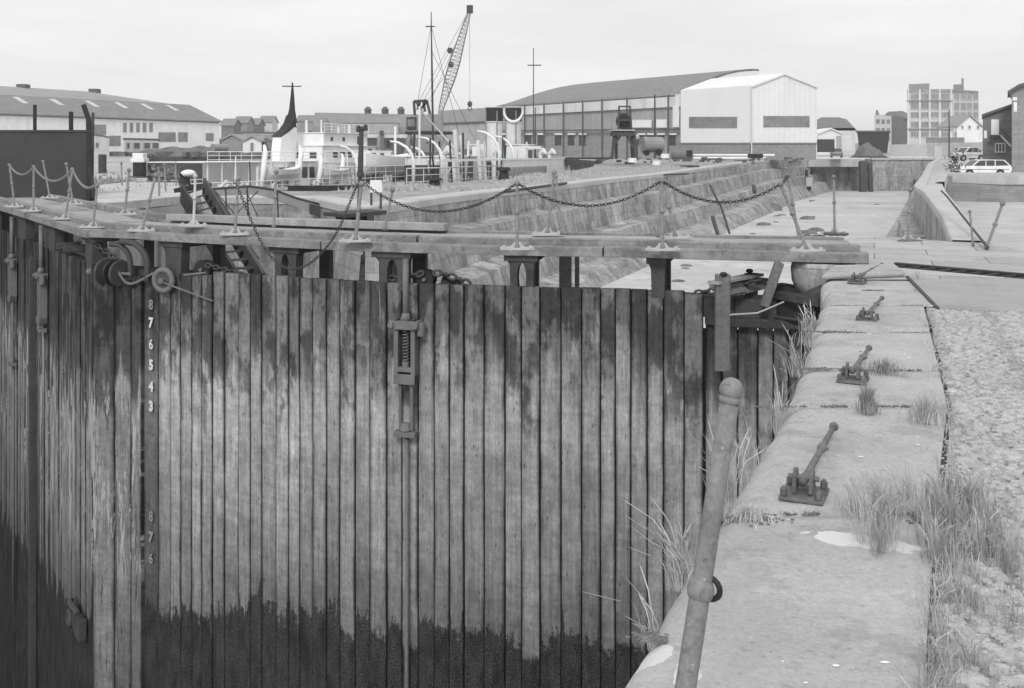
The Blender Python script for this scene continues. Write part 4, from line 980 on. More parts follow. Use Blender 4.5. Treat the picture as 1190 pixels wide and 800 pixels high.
# ------------------------------------------------------------------ foreground stanchion and the folded ones
b_ = Vector((.322, 2.2, .02)); top = P(850, 453, 2.36)
fs_ = thing('stanchion', 'tall scratched iron stanchion with a ball top, leaning close in front of the camera', 'stanchion', tuple(b_))
d = top-b_; n = d.normalized()
kn = b_+d*.565
mb = MB(); mb.tube([b_+n*.05, b_+d*.3, kn-n*.02, kn+n*.03, b_+d*.8, top-n*.01], [.0245,.024,.0235,.023,.0225,.0225], 24); mb.build('post', M['rail'], fs_, smooth=True)
mb = MB(); mb.ball(top, .0285, 24, 16, (1,1,1.0)); mb.tube([top-n*.035, top-n*.018], [.023,.027], 20); mb.build('ball_top', M['rail'], fs_, smooth=True)
mb = MB(); mb.ball(kn, .0315, 24, 14, (1,1,1.05)); mb.build('knob', M['rail'], fs_, smooth=True)
mb = MB(); mb.torus(kn+Vector((.022,.01,0)), .026, .007, (.55,.8,.1), 18, 8); mb.build('chain_eye', M['ironblack'], fs_, smooth=True)
mb = MB(); mb.prism([b_+Vector((x*.11,y*.09,-.02)) for x, y in ((-1,-1),(1,-1),(1,1),(-1,1))], (0,0,.025)); mb.build('base_plate', M['iron'], fs_, bevel=.004)
def folded(bx, by, tx, ty, label, rz=0, lean=.06, ln=None):
    b = G(bx, by, .0); o = thing('folded_stanchion', label, 'stanchion', tuple(b), 'folded stanchions lying on the quay stones')
    t = G(tx, ty, lean); d = (t-(b+UP*.08)); 
    dd = d.normalized(); h = Vector((dd.x, dd.y, 0)).normalized(); s = Vector((h.y, -h.x, 0))
    pv = b+UP*.075; L_ = d.length
    mb = MB(); rz_ = math.atan2(h.y, h.x)-math.pi/2; M4 = Matrix.Translation(b) @ Matrix.Rotation(rz_, 4, 'Z')
    mb.M = M4; mb.bb(-.10,.10,-.10,.13,.0,.016); mb.build('base_plate', M['foldiron'], o, bevel=.004)
    for x in (-.078,.078):
        for y in (-.075,.10):
            mb = MB(M4); mb.cyl((x,y,.02),(x,y,.05),.017,6); mb.ball((x,y,.05),.013,6,4); mb.build('bolt', M['foldiron'], o)
    for x in (-.045,.03):
        mb = MB(M4); prof = [(-.05,.03),(.06,.03),(.05,.09)]+[(.04*math.cos(a)+.0,.09+.04*math.sin(a)) for a in [i*math.pi/8 for i in range(9)]]+[(-.05,.09)]
        mb.prism([(x, y, z) for y, z in prof], (.016,0,0)); mb.build('lug', M['foldiron'], o, tri=True)
    mb = MB(M4); mb.cyl((-.07,0,.088),(.07,0,.088),.013,8); mb.build('pivot_pin', M['ironpale'], o)
    e = pv+dd*L_
    mb = MB(); mb.tube([pv-dd*.03, pv+dd*.05, pv+dd*.06, pv+dd*(L_*.55), pv+dd*(L_-.02)], [.022,.023,.017,.0155,.014], 12); mb.build('post', M['foldiron'], o, smooth=True)
    k = pv+dd*L_*.56
    mb = MB(); mb.tube([k-dd*.03,k-dd*.018,k+dd*.018,k+dd*.03],[.017,.024,.024,.017],12); mb.ball(k+s*.025,.012,8,6); mb.build('knob', M['foldiron'], o, smooth=True)
    mb = MB(); mb.ball(e, .026, 14, 9); mb.build('ball_top', M['foldiron'], o, smooth=True)
    return o
folded(934,577, 969,495, 'folded stanchion nearest the camera, on the big stone slab before the pale patch')
folded(991,443, 1010,404, 'second folded stanchion, lying beside the grass tufts in the joints')
folded(1008,373, 1025,346, 'third folded stanchion, on the smooth stone between two thin joints')
folded(996,329, 1025,307, 'farthest folded stanchion, reaching towards the dark slot in the flags')
# lying rod with links along the path strip
mb = MB(); mb.tube([G(1148,288,.05), G(1100,228,.5), G(1094,222,.55)], .025, 6); tag(mb.build('guard_rail', M['iron'], origin=G(1148,288,0)), 'fallen guard rail slanting along the path beside the pit', 'rail')

# ================================================================== LEFT QUAY THINGS
# dark steel screen with posts
Zs = 33.0
sc = thing('steel_screen', 'tall dark sheet steel screen on the left quay behind the footbridge', 'screen', (-15, Zs, 0))
a, b = P(-60,153,Zs), P(104,153,Zs); mb = MB(); mb.bb(a.x, b.x, Zs, Zs+.12, -.9, a.z); mb.build('sheet', M['screen'], sc)
mb = MB(); mb.bb(a.x, b.x, Zs-.03, Zs+.16, a.z-.02, a.z+.05); mb.build('top_rail', M['screen'], sc)
for px, y0, y1, r_ in ((40.5,122,160,.06),(82.5,130,160,.075)):
    mb = MB(); mb.tube([P(px,y0,Zs+.25), P(px,236,Zs+.25)], r_, 8); mb.build('post', M['ironblack'], sc)
mb = MB(); mb.tube([P(97,122,Zs+.1), P(103,139,Zs+.1), P(103.5,238,Zs-.05)], .09, 8); mb.build('cranked_post', M['ironblack'], sc)
mb = MB(); mb.tube([P(108,131,Zs+1), P(107,236,Zs+1)], .05, 8); tag(mb.build('pole', M['iron'], origin=(P(107,131,Zs+1).x, Zs+1, 0)), 'thin grey pole standing just right of the dark steel screen', 'pole')
mb = MB(); a = P(103,200,32); mb.beam(P(103,195,32.2), P(110,232,31.6), .12, .12); tag(mb.build('timber_stay', M['ironblack'], origin=P(110,232,31.6)), 'dark slanting stay at the foot of the screen edge', 'stay')
# low concrete slab with boarded face
sb = thing('concrete_landing', 'pale flat concrete landing with boarded face, left of the steel stair', 'landing', (-14, 34, 0))
pp = [G(112,238,.25), G(140,236,.25), G(211,229,.25), G(207,213,.25), G(150,212,.25), G(112,216,.25)]
mb = MB(); mb.prism([p-UP*.22 for p in pp], (0,0,.24)); mb.build('slab', M['concrete'], sb)
mb = MB(); a, b = pp[1], pp[2]; mb.prism([a+Vector((0,0,-.25)), b+Vector((0,0,-.25)), b+Vector((0,0,-3)), a+Vector((0,0,-3))], (0,.2,0)); mb.build('boarded_face', M['claddark'], sb)
mb = MB(); a2 = pp[0]; mb.prism([a2-UP*.25, a-UP*.25, a-UP*.9, a2-UP*.9], (0,.2,0)); mb.build('recess_shade_panel', M['ironblack'], sb)  # flat black panel: shade of a recess put into its colour
mb = MB(); 
for px in (168,186,203): q = hit(px,240,a[:2],b[:2]); mb.box((q.x,q.y-.08,-1.6),(.16,.12,2.7))
mb.build('face_batten', M['midgrey'], sb)
# mooring bollards and blocks
def block(px0, px1, py0, py1, Z, m, name, label, cat, depth=.8, grp=None, bev=.04):
    a, b = P(px0, py0, Z), P(px1, py1, Z); mb = MB(); mb.bb(a.x, b.x, Z, Z+depth, b.z, a.z)
    return tag(mb.build(name, M[m], bevel=bev, origin=((a.x+b.x)/2, Z, b.z)), label, cat, grp)
bo = thing('mooring_post', 'dark square mooring post with a white cap on the left quay', 'mooring post', tuple(P(160,207,62)))
a, b = P(154,189,62), P(166,205,62)
mb = MB(); mb.bb(a.x, b.x, 62, 62.7, b.z, a.z); mb.build('post', M['ironblack'], bo, bevel=.05)
mb = MB(); mb.bb(a.x-.1, b.x+.1, 61.9, 62.8, P(0,184,62).z, a.z); mb.bb(a.x-.02, b.x+.02, 62, 62.7, P(0,178,62).z, P(0,184,62).z); mb.build('cap', M['white'], bo, bevel=.04)
mb = MB(); a3, b3 = P(151,205,62), P(169,208,62); mb.bb(a3.x, b3.x, 61.7, 63, b3.z-.1, a3.z); mb.build('plinth', M['iron'], bo)
bo = thing('mooring_block', 'low black mooring block with a white top near the landing', 'mooring block', tuple(G(150,229)))
a, b = P(143,221,42), P(159,229,42)
mb = MB(); mb.bb(a.x, b.x, 42, 42.8, -.05, a.z); mb.build('block', M['ironblack'], bo, bevel=.04)
mb = MB(); mb.prism([(a.x-.1,41.9,a.z),(b.x+.02,41.9,a.z),(b.x-.2,41.9,P(0,217,42).z),(a.x,41.9,P(0,216.5,42).z)], (0,.9,0)); mb.build('white_top', M['white'], bo, bevel=.03)
mb = MB(); mb.tube([G(119,205), P(119,180,71)], .28, 10); tag(mb.build('timber_post', M['darkwood'], origin=G(119,207)), 'thick black timber post standing alone right of the screen', 'post')
bo = thing('white_capstan', 'squat capstan with a round white head beside the landing', 'capstan', tuple(G(215,215)))
c = G(215,216); mb = MB(); mb.tube([c, c+UP*.4, c+UP*.6], [.3,.22,.3], 14); mb.build('drum', M['ironblack'], bo)
c = P(219,203,50); c = Vector((P(219,203,c.y).x, P(215,216,50).y, 0)); c = P(219,202,G(215,216).y); mb = MB(); mb.ball(c, .34, 14, 8, (1.1,1.1,.6)); mb.build('white_head', M['white'], bo, smooth=True)
# thick black post with a cross head behind stanchion D
bp = thing('black_post', 'thick dark post with a small cross head, standing behind the footbridge', 'post', tuple(P(418,230,24)))
mb = MB(); mb.tube([P(416,262,24), P(418.5,205,24)], .045, 10); mb.tube([P(418.5,206,24), P(419,196,24), P(420,151,24)], [.085,.07,.052], 12); mb.build('shaft', M['iron'], bp)
mb = MB(); mb.tube([P(414,151,24), P(427,149,24)], .06, 8); mb.bb(P(415,0,24).x, P(418,0,24).x, 23.9, 24.1, P(0,152,24).z, P(0,146,24).z); mb.bb(P(423.5,0,24).x, P(426.5,0,24).x, 23.9, 24.1, P(0,151,24).z, P(0,145,24).z); mb.build('cross_head', M['iron'], bp)
# small dark platform on legs by the altars
dp_ = thing('dark_platform', 'small dark timber platform on legs beside the altars, right of the gangway', 'platform', tuple(P(412,262,24.5)))
mb = MB(); mb.beam(P(389,250,24.3), P(439,246,25.2), 1.0, .09); mb.build('top', M['darkwood'], dp_)
for px in (394,406,418,430):
    mb = MB(); mb.beam(P(px,250,24.4), P(px,281,24.4), .14, .12, (0,1,0)); mb.build('leg', M['darkwood'], dp_)
mb = MB(); mb.bb(P(392,0,24.9).x, P(434,0,24.9).x, 24.9, 25.0, P(0,276,24.9).z, P(0,251,24.9).z); mb.build('back_board', M['ironblack'], dp_)
for i, (x0,y0,x1,y1) in enumerate(((437,280,438,247),(434,246,424,222))):
    pass
# notice board in front of the ship
nb = thing('notice_board', 'blank white notice board on thin legs near the pier edge', 'notice board', tuple(G(437,240)))
Z = G(437,241).y
mb = MB(); a, b = P(430,209.5,Z), P(444,224,Z); mb.bb(a.x,b.x,Z,Z+.05,b.z,a.z); mb.build('board', M['white'], nb)
for px in (431.5,442.5):
    mb = MB(); mb.tube([P(px,224,Z+.06), P(px,243,Z+.06)], .035, 6); mb.build('leg', M['iron'], nb)

# steel stair down into the dock
stg = thing('steel_stair', 'dark steel stair descending under the footbridge, left of the gangway', 'stair', tuple(P(230,222,28)))
def stringer(p0, p1, m='iron'):
    mb = MB(); mb.beam(p0, p1, .07, .5); mb.build('stringer', M[m], stg)
Z0, Z1 = 27.5, 21.5
l0, l1 = P(211,225,Z0), P(276,330,Z1); r0, r1 = P(237,217,Z0), P(306,330,Z1)
stringer(l0, l1, 'ironblack'); stringer(r0, r1, 'iron')
for i in range(13):
    t = (i+.4)/13; a = l0.lerp(l1, t); b = r0.lerp(r1, t); mb = MB(); mb.beam(a+UP*.03, b+UP*.03, .27, .035); mb.build('tread', M['iron'], stg)
mb = MB(); mb.beam(P(211,221,28.6), P(238,215.5,28.6), 1.3, .12); mb.build('top_landing', M['ironblack'], stg)
for (a_, b_) in (((243,222),(275,285)), ((249,222),(300,300))):
    mb = MB(); mb.tube([P(*a_,Z0-.3), P(*b_,Z1+1.2)], .025, 6); mb.build('handrail', M['iron'], stg)
# sloping gangway with mesh side
gw = thing('gangway', 'pale sloping gangway with sheet sides behind the footbridge', 'gangway', tuple(P(330,225,31)))
A_, B_ = (P(246,0,33)[:2]), (P(384,0,34.5)[:2])
def gq(px, py): return hit(px, py, A_, B_)
def band(top, bot, name, m):
    mb = MB(); poly = [gq(*p) for p in top]+[gq(*p) for p in reversed(bot)]; mb.prism(poly, (.03,.05,0)); return mb.build(name, M[m], gw, tri=True)
band([(247,220),(290,217),(318,221),(345,231),(384,241)], [(247,228),(300,226.5),(322,233),(350,243),(384,253)], 'side_sheet', 'midgrey')
mb = MB(); mb.tube([gq(247,219.5), gq(290,216.5), gq(318,220.5), gq(345,230.5), gq(384,240.5)], .04, 6); mb.build('top_tube', M['iron'], gw)
mb = MB(); poly = [gq(362,237), gq(384,241.5), gq(384,254), gq(362,249)]; mb.prism([p+Vector((-.05,-.1,0)) for p in poly], (.02,.04,0)); mb.build('end_panel', M['iron'], gw)
mb = MB()
for px, y0, y1 in ((262,218,262),(287,217,262),(322,222,265)): mb.tube([gq(px,y0), gq(px+2,y1)], .03, 6)
for (x0,y0,x1,y1) in ((250,222,284,262),(262,262,300,222),(286,222,306,266)): mb.tube([gq(x0,y0), gq(x1,y1)], .02, 5)
for k_, (x0,y0,x1,y1) in enumerate(((262,218,264,262),(287,217,289,262),(322,222,324,265),(250,222,284,262),(262,262,300,222),(286,222,306,266))):
    m2 = MB(); m2.tube([gq(x0,y0), gq(x1,y1)], .028 if k_ < 3 else .018, 6); m2.build('support' if k_ < 3 else 'brace', M['iron'], gw)
mb = MB(); poly = [gq(247,228), gq(300,226.5), gq(322,233), gq(350,243), gq(384,253)]
n_ = (Vector((B_[1]-A_[1], -(B_[0]-A_[0]), 0))).normalized()*-1.0
for p, q in zip(poly, poly[1:]): mb.add([p, q, q+n_, p+n_], [(0,1,2,3)])
mb.build('walkway', M['deckwood'], gw)

# ================================================================== SHIPS IN THE BASIN
def frame(ox, oy, dx, dy, z=0):
    a = math.atan2(dy, dx); return Matrix.Translation((ox, oy, z)) @ Matrix.Rotation(a, 4, 'Z')
# local: x forward along the ship, y to port (away from the pier), z up
def hull(root, M4, L_, B_, zd, zk, m, bow=.16, sheer=.5, nm='hull', stern=.08, full=.75):
    mb = MB(M4); n = 24; vs = []
    def hb_(t):
        w_ = 1.0
        if t < stern: w_ = math.sqrt(max(0, 1-((stern-t)/stern)**2))*.6+.4
        if t > 1-bow: w_ = math.sqrt(max(0, 1-((t-(1-bow))/bow)**1.8))
        return w_*B_/2
    k = 5
    for i in range(n+1):
        t = i/n; w_ = hb_(t); s_ = sheer*(2*t-1)**2
        for j, (f, z) in enumerate(((1, zd+s_), (.97, zd*.5+zk*.5), (full*.9, zk))): vs.append((t*L_, w_*f, z))
        for j, (f, z) in enumerate(((full*.9, zk), (.97, zd*.5+zk*.5), (1, zd+s_))): vs.append((t*L_, -w_*f, z))
    fs = []
    for i in range(n):
        for j in range(6): fs.append((i*6+j, (i+1)*6+j, (i+1)*6+(j+1)%6, i*6+(j+1)%6))
    fs += [tuple(range(6)), tuple(n*6+j for j in range(6))]
    mb.add(vs, fs); return mb.build(nm, M[m], root), hb_
def house(root, M4, x0, x1, w_, z0, z1, m, name='deckhouse', wins=(), wm='windark', over=.12, doors=()):
    mb = MB(M4); mb.bb(x0, x1, -w_/2, w_/2, z0, z1); h = mb.build(name, M[m], root, bevel=.05)
    mb = MB(M4); mb.bb(x0-over, x1+over, -w_/2-over, w_/2+over, z1, z1+.07); mb.build('deck_edge', M['white'], h)
    for (a, b, c, d) in wins:           # on the pier side: x from a to b, z from c to d
        mb = MB(M4); mb.bb(a, b, -w_/2-.03, -w_/2+.02, c, d); mb.build('window', M[wm], h)
    for (c_, d_, e, f) in doors:        # on the stern face: y from c_ to d_, z from e to f
        mb = MB(M4); mb.bb(x0-.03, x0+.02, c_, d_, e, f); mb.build('window', M[wm], h)
    return h
def railing(root, M4, pts, h=1.0, step=1.5, m='white', rails=(1.0,.66,.33), r=.03, name='railing'):
    mb = MB(M4); pts = [Vector(p) for p in pts]
    for a, b in zip(pts, pts[1:]):
        n = max(1, int((b-a).length/step))
        for i in range(n+1): p = a.lerp(b, i/n); mb.tube([p, p+UP*h], r, 4)
        for q in rails: mb.tube([a+UP*h*q, b+UP*h*q], r*(1.3 if q == 1 else .8), 4)
    return mb.build(name, M[m], root)
def davit(M4, x, y, z0, h, reach, label, lean=0, m='white', r=.10, grp='boat davits on the ships', parent=None):
    pts = [Vector((x, y, z0)), Vector((x, y, z0+h*.55))]+[Vector((x, y+reach*(1-math.cos(a)), z0+h*.55+h*.45*math.sin(a))) for a in (.4,.8,1.2,1.57)]
    mb = MB(M4); mb.tube(pts, [r, r, r*.95, r*.85, r*.75, r*.6], 7); return mb.build('davit', M[m], parent, smooth=True)
def boat(parent, M4, x, y, z, L_, B_, D_, m='white', name='lifeboat', cover=None):
    mb = MB(M4); n = 12; vs = []
    for i in range(n+1):
        t = i/n; w_ = B_/2*math.sin(math.pi*(t*.94+.03))**.6; s_ = .25*(2*t-1)**2
        for f, zz in ((0, D_*.55+s_*.5),(1,D_*.5+s_),(.85,.1),(0,-D_*.5+s_*.6),(-.85,.1),(-1,D_*.5+s_)): vs.append((x+t*L_, y+w_*f, z+zz))
    fs = [(i*6+j, (i+1)*6+j, (i+1)*6+(j+1)%6, i*6+(j+1)%6) for i in range(n) for j in range(6)]+[tuple(range(6)), tuple(n*6+j for j in range(6))]
    mb.add(vs, fs); return mb.build(name, M[m], parent, smooth=False)
# --- ship one: white excursion ship with raked funnel
k1 = frame(-27, 72, .366, .93); W = MB
s1 = thing('passenger_ship', 'white passenger ship with one raked pale funnel, lying along the pier', 'ship', (-19, 92, -3.4), 'ships lying in the basin')
hull(s1, k1, 45, 8.2, -1.75, -4.2, 'white', sheer=.5)
mb = MB(k1); mb.bb(.8, 41, -3.85, 3.85, -1.72, -1.62); mb.build('deck', M['offwhite'], s1)
mb = MB(k1); mb.bb(9, 40.5, -4.16, -4.08, -1.35, -1.12); mb.build('rubbing_strake', M['offwhite'], s1)
railing(s1, k1, [(1.2,-3.3,-1.62),(9,-4.0,-1.62),(38,-4.0,-1.62)], 1.05)
railing(s1, k1, [(1.2,3.3,-1.62),(9,4.0,-1.62),(38,4.0,-1.62)], 1.05)
h1 = house(s1, k1, 10.5, 19.0, 5.6, -1.6, .85, 'white', wins=[(11+i*1.15, 11.8+i*1.15, -.5, .45) for i in range(7)])
h2 = house(s1, k1, 19.8, 33.5, 6.0, -1.6, .75, 'white', wins=[(20.4+i*1.6, 21.0+i*1.6, -.6, .1) for i in range(4)]+[(27.5,28.3,-1.5,.3),(31,31.7,-1.5,.3)], doors=[(-2.2,-1.5,-1.5,.4)])
h3 = house(s1, k1, 20.3, 31.5, 5.2, .82, 2.3, 'white', wins=[(22+i*1.3, 22.9+i*1.3, 1.25, 1.8) for i in range(4)]+[(28.6,29.3,.95,2.1)], doors=[(-2,-1.3,1.2,1.8),(-.6,.1,1.2,1.8)])
h4 = house(s1, k1, 21.0, 29.0, 4.6, 2.37, 3.5, 'white', wins=[(22.2,22.6,2.8,3.15),(24.3,24.7,2.8,3.15),(27,27.8,2.5,3.3)])
railing(s1, k1, [(4,-2.9,.86),(19,-2.9,.86)], .9, 1.3)
mb = MB(k1); mb.bb(3.5, 19.2, -3.0, 3.0, .92, .99); mb.build('promenade_deck', M['white'], s1)
for i in range(9):
    mb = MB(k1); mb.tube([(4+i*1.7,-2.9,-1.62),(4+i*1.7,-2.9,.92)], .05, 5); mb.build('deck_pillar', M['white'], s1)
# funnel: pale raked casing, dark curved top sweeping up into the mast
def fcol(px, py, yy=0):                   # point on the ship's centre plane
    return hit(px, py, (-27,72), (-27+.366,72+.93))
nrm1 = Vector((.93,-.366,0)).normalized()
def slab(poly, wd, name, m, root, tri=True, taper=None):
    mb = MB(); poly = [Vector(p) for p in poly]; c = sum(poly, Vector())/len(poly)
    mb.prism([p-nrm1*wd/2 for p in poly], nrm1*wd); return mb.build(name, M[m], root, bevel=.08, tri=False)
slab([fcol(*p) for p in ((317,206),(337,206),(340,150),(337.5,144),(331,151),(322,158))], .95, 'funnel', 'white', s1)
slab([fcol(*p) for p in ((320,158.5),(329,151),(334.5,143),(337.5,134),(338.6,134),(338.6,142),(340,149.5),(337,148),(331,153.5),(322,159.5))], 1.0, 'funnel_top', 'shipdark', s1)
mb = MB(); mb.tube([fcol(338.4,143), fcol(339.4,128), fcol(339.8,112), fcol(339.8,96)], [.55,.28,.17,.06], 8); a, b = fcol(328,100.5), fcol(350,100.5); mb.tube([a,b], .05, 5); mb.build('mast', M['shipdark'], s1)
mb = MB(k1); mb.tube([(30,0,3.5),(30,0,9)], .12, 8); 
mb = MB(); mb.tube([fcol(356,165), fcol(356,140)], .12, 6); mb.build('vent_pipe', M['white'], s1)
for x, reach in ((9.5,-1.0),(14.6,-1.0),(17.8,-1.0),(21.5,-1.0),(24.5,-1.0)):
    mb = MB(k1); h_ = 3.9 if x < 16 else 3.2
    mb.tube([(x,-3.6,-1.62),(x+.4,-3.7,-1.62+h_*.5),(x+1.1,-3.4,-1.62+h_*.85),(x+1.5,-3.0,-1.62+h_)], [.2,.24,.2,.13], 8); mb.build('davit', M['white'], s1, smooth=True)
boat(s1, k1, 10.4, -3.6, -.2, 4.6, 1.5, 1.0); boat(s1, k1, 18.6, -3.6, -.4, 4.4, 1.5, 1.0, 'offwhite')
mb = MB(k1)
for x in (20.8,26,32.6):
    m2 = MB(k1); m2.ball((x,-3.3,-.7), .42, 10, 6); m2.tube([(x,-3.3,-1.6),(x,-3.3,-.8)], .13, 6); m2.build('ventilator', M['white'], s1, smooth=True)
for x in (30.2,):
    m2 = MB(k1); m2.bb(x, x+.7, -3.05, -2.7, .8, 3.4); m2.build('companion_ladder', M['midgrey'], s1)
for i, (x, z) in enumerate(((23,3.57),(28,3.57),(26,3.57))):
    m2 = MB(k1); m2.tube([(x,-.8,z),(x,-.8,z+1.2-.3*i)], .07, 5); m2.build('pole', M['white'], s1)
# deck clutter on ship one: crates, lockers
rn = random.Random(11)
for i in range(12):
    x = 2+i*3.1+rn.random()*.9; m2 = MB(k1); m2.bb(x, x+rn.uniform(.5,1.3), -3.5+rn.random()*.4, -2.9, -1.62, -1.62+rn.uniform(.4,1.0)); m2.build('deck_locker', M[rn.choice(['white','midgrey','offwhite','shipgrey'])], s1, bevel=.04)
rn = random.Random(8)
for i in range(16):
    x = 3+rn.random()*35; m2 = MB(k1); z0 = -1.62; hh = rn.uniform(1.4,3.4); y = -3.7+rn.random()*.5; m2.tube([(x,y,z0),(x+rn.uniform(-.3,.3),y,z0+hh)], rn.uniform(.04,.09), 5); m2.build('deck_post', M[rn.choice(['white','white','midgrey','iron'])], s1)
for i in range(6):
    x = 5+i*6; m2 = MB(k1); m2.torus((x,-4.02,-1.05), .3, .07, (0,1,0), 14, 6); m2.build('life_ring', M['white'], s1)
for i in range(5):
    x = 2+i*2.1; m2 = MB(k1); m2.beam((x,-3.4,-1.5),(x+1.8,-3.2,-1.0+rn.random()*.6),.16,.14); m2.build('spar', M['offwhite'], s1)
railing(s1, k1, [(20.3,-2.9,.86),(33,-2.9,.86)], .95, 1.2); railing(s1, k1, [(21,-2.4,3.57),(29,-2.4,3.57)], .8, 1.1)
# --- ship two: two funnels, masts, davits
k2 = frame(-8.6, 53, .278, .9606)
c2 = (-8.6, 53); e2 = (-8.6+.278, 53+.9606)
s2 = thing('paddle_steamer', 'old steamer with two upright dark topped funnels behind the grassy pier', 'ship', (-3, 73, -3.4), 'ships lying in the basin')
hull(s2, k2, 41, 6.6, -.45, -4.2, 'shipdark', sheer=.35, bow=.25)
mb = MB(k2); mb.bb(2, 38, -3.1, 3.1, -.43, -.3); mb.build('deck', M['midgrey'], s2)
mb = MB(k2); mb.bb(17, 37.5, -3.42, -3.34, -.3, 1.15); mb.build('sponson_side', M['white'], s2)
mb = MB(k2)
for i in range(34):
    x = 18+i*.33; mb.bb(x, x+.09, -3.47, -3.41, -.25, .65)
mb.build('paddle_vents', M['midgrey'], s2)
mb = MB(k2); mb.bb(4, 37.6, -3.5, -3.3, 1.15, 1.28); mb.build('rail_cap', M['white'], s2)
railing(s2, k2, [(1.5,-2.6,-.3),(5,-3.2,-.3),(17,-3.35,-.3)], 1.1, 1.4, m='offwhite')
railing(s2, k2, [(4,3.2,-.3),(38,3.2,-.3)], 1.1, 1.6, m='offwhite')
def c2p(px, py): return hit(px, py, c2, e2)
for nme, (xa, xb, yt, yb) in enumerate(((564.5,584.5,125,215),(587,606,125,215))):
    a, b = c2p(xa, yb), c2p(xb, yb); c = c2p((xa+xb)/2, yb); Zc = c.y; r_ = (xb-xa)/2/F*Zc
    base = Vector((c.x, c.y, -.3)); zt = H-(yt-HY)/F*Zc; zm = H-(142-HY)/F*Zc; zc = H-(143-HY)/F*Zc
    f = MB(); f.tube([base, Vector((c.x,c.y,zm))], [r_*1.0, r_*.94], 26); fo = f.build('funnel', M['shipgrey'], s2, smooth=False)
    f = MB(); f.tube([Vector((c.x,c.y,zm)), Vector((c.x,c.y,zt))], [r_*1.04, r_*1.0], 26); f.build('funnel_top', M['shipdark'], fo)
    f = MB(); f.torus((c.x,c.y,zm), r_*.98, .06, UP, 26, 6); f.build('band', M['offwhite' if nme else 'shipgrey'], fo); f = MB(); f.torus((c.x,c.y,zt), r_*.98, .05, UP, 26, 6); f.build('band', M['offwhite' if nme else 'shipgrey'], fo)
    for ang_ in (.4, 1.9):
        f = MB(); f.tube([Vector((c.x-r_*math.cos(ang_),c.y-r_*math.sin(ang_),0)), Vector((c.x-r_*.97*math.cos(ang_),c.y-r_*.97*math.sin(ang_),zt-.3))], .06, 6); f.build('steam_pipe', M['midgrey'], fo)
# white canvas swag wrapped round the second funnel top
c = c2p(596.5,150); r_ = 9.6/F*c.y; f = MB(); pts = []
for i in range(17):
    a = math.pi+math.pi*i/16; zz = H-((128+14*math.sin(math.pi*i/16))-HY)/F*c.y; pts.append((c.x+r_*1.12*math.cos(a), c.y+r_*1.12*math.sin(a), zz))
f.tube(pts, [.05+.08*math.sin(math.pi*i/16) for i in range(17)], 7); f.build('canvas_swag', M['white'], s2, smooth=True)
for px0, py0, px1, py1, r0, m_ in ((501,14,504,214,.08,'iron'),(513.5,128,513,216,.12,'midgrey')):
    f = MB(); a = c2p(px0, py0); b = c2p(px1, py1); f.tube([b, b.lerp(a,.65), a], [r0, r0*.8, r0*.35], 8); f.build('mast', M[m_], s2)
a, b = c2p(495,31), c2p(505,31); f = MB(); f.tube([a,b], .04, 5); f.build('crosstree', M['shipdark'], s2)
for px0, py0, px1, py1 in ((501,30,470,205),(501,30,545,200),(502,60,560,180)):
    f = MB(); f.tube([c2p(px0,py0), c2p(px1,py1)], .014, 4); f.build('stay', M['iron'], s2)
house(s2, k2, 12, 16.5, 3.6, -.3, 1.4, 'offwhite', wins=[(12.6,13.4,.3,1.0),(14.4,15.2,-.2,1.2)])
house(s2, k2, 27.3, 29.3, 4.6, -.3, 2.3, 'white', wins=[(27.6,28.8,1.0,1.9)])
house(s2, k2, 20.5, 24.5, 4.0, -.3, 1.2, 'brickdark', wins=[(21,21.8,.2,.8)])
for x, y, hh, rr in ((3.0,-2.4,2.6,1.4),(7.0,-2.6,2.9,1.5),(17.4,-3.0,3.5,1.6),(21.0,-3.0,3.2,1.4)):
    o = davit(k2, x, y, -.3, hh, rr, '', parent=s2)
for i, x in enumerate((10.0,11.2,14.6,15.6)):
    f = MB(k2); f.beam((x,-2.6,-.3), (x+.5,-2.2,3.1-.3*i), .22, .2, (1,0,0)); f.build('timber_spar', M['offwhite' if i%2 else 'shipgrey'], s2)
for x, w_, h_ in ((8.4,1.4,1.2),(18.6,1.5,1.3),(25.0,1.2,.9),(31.5,1.6,.9),(35,.9,.7)):
    f = MB(k2); f.bb(x, x+w_, -1.8, .4, -.3, -.3+h_); f.build('deck_locker', M['darkwood' if x < 20 else 'midgrey'], s2, bevel=.05)
for x in (9.3,19.6,33.0,36.2):
    f = MB(k2); f.tube([(x,-1.9,-.3),(x,-1.9,1.7)], .16, 8); f.tube([(x,-1.9,1.6),(x-.1,-2.3,1.85)], [.18,.32], 10); f.build('cowl_ventilator', M['white'], s2)
rn = random.Random(18)
for i in range(22):
    x = 3+rn.random()*34; f = MB(k2); hh = rn.uniform(1.0,3.6); y = -3.0+rn.random()*1.6; f.tube([(x,y,-.3),(x+rn.uniform(-.7,.7),y,-.3+hh)], rn.uniform(.04,.10), 5); f.build('deck_post', M[rn.choice(['white','shipgrey','shipdark','iron','darkwood'])], s2)
for i in range(8):
    x = 4+i*3.9; f = MB(k2); f.beam((x,-2.7,.1+rn.random()*.5),(x+rn.uniform(1.2,2.6),-2.2,.2+rn.random()*1.2),.12,.1); f.build('spar', M[rn.choice(['shipgrey','darkwood'])], s2)
f = MB(k2); f.tube([(10,0,-.3),(10,0,4.6)],.07,5); f.tube([(10,0,4.4),(16,-1,1.2)],.05,5); f.build('derrick', M['white'], s2)
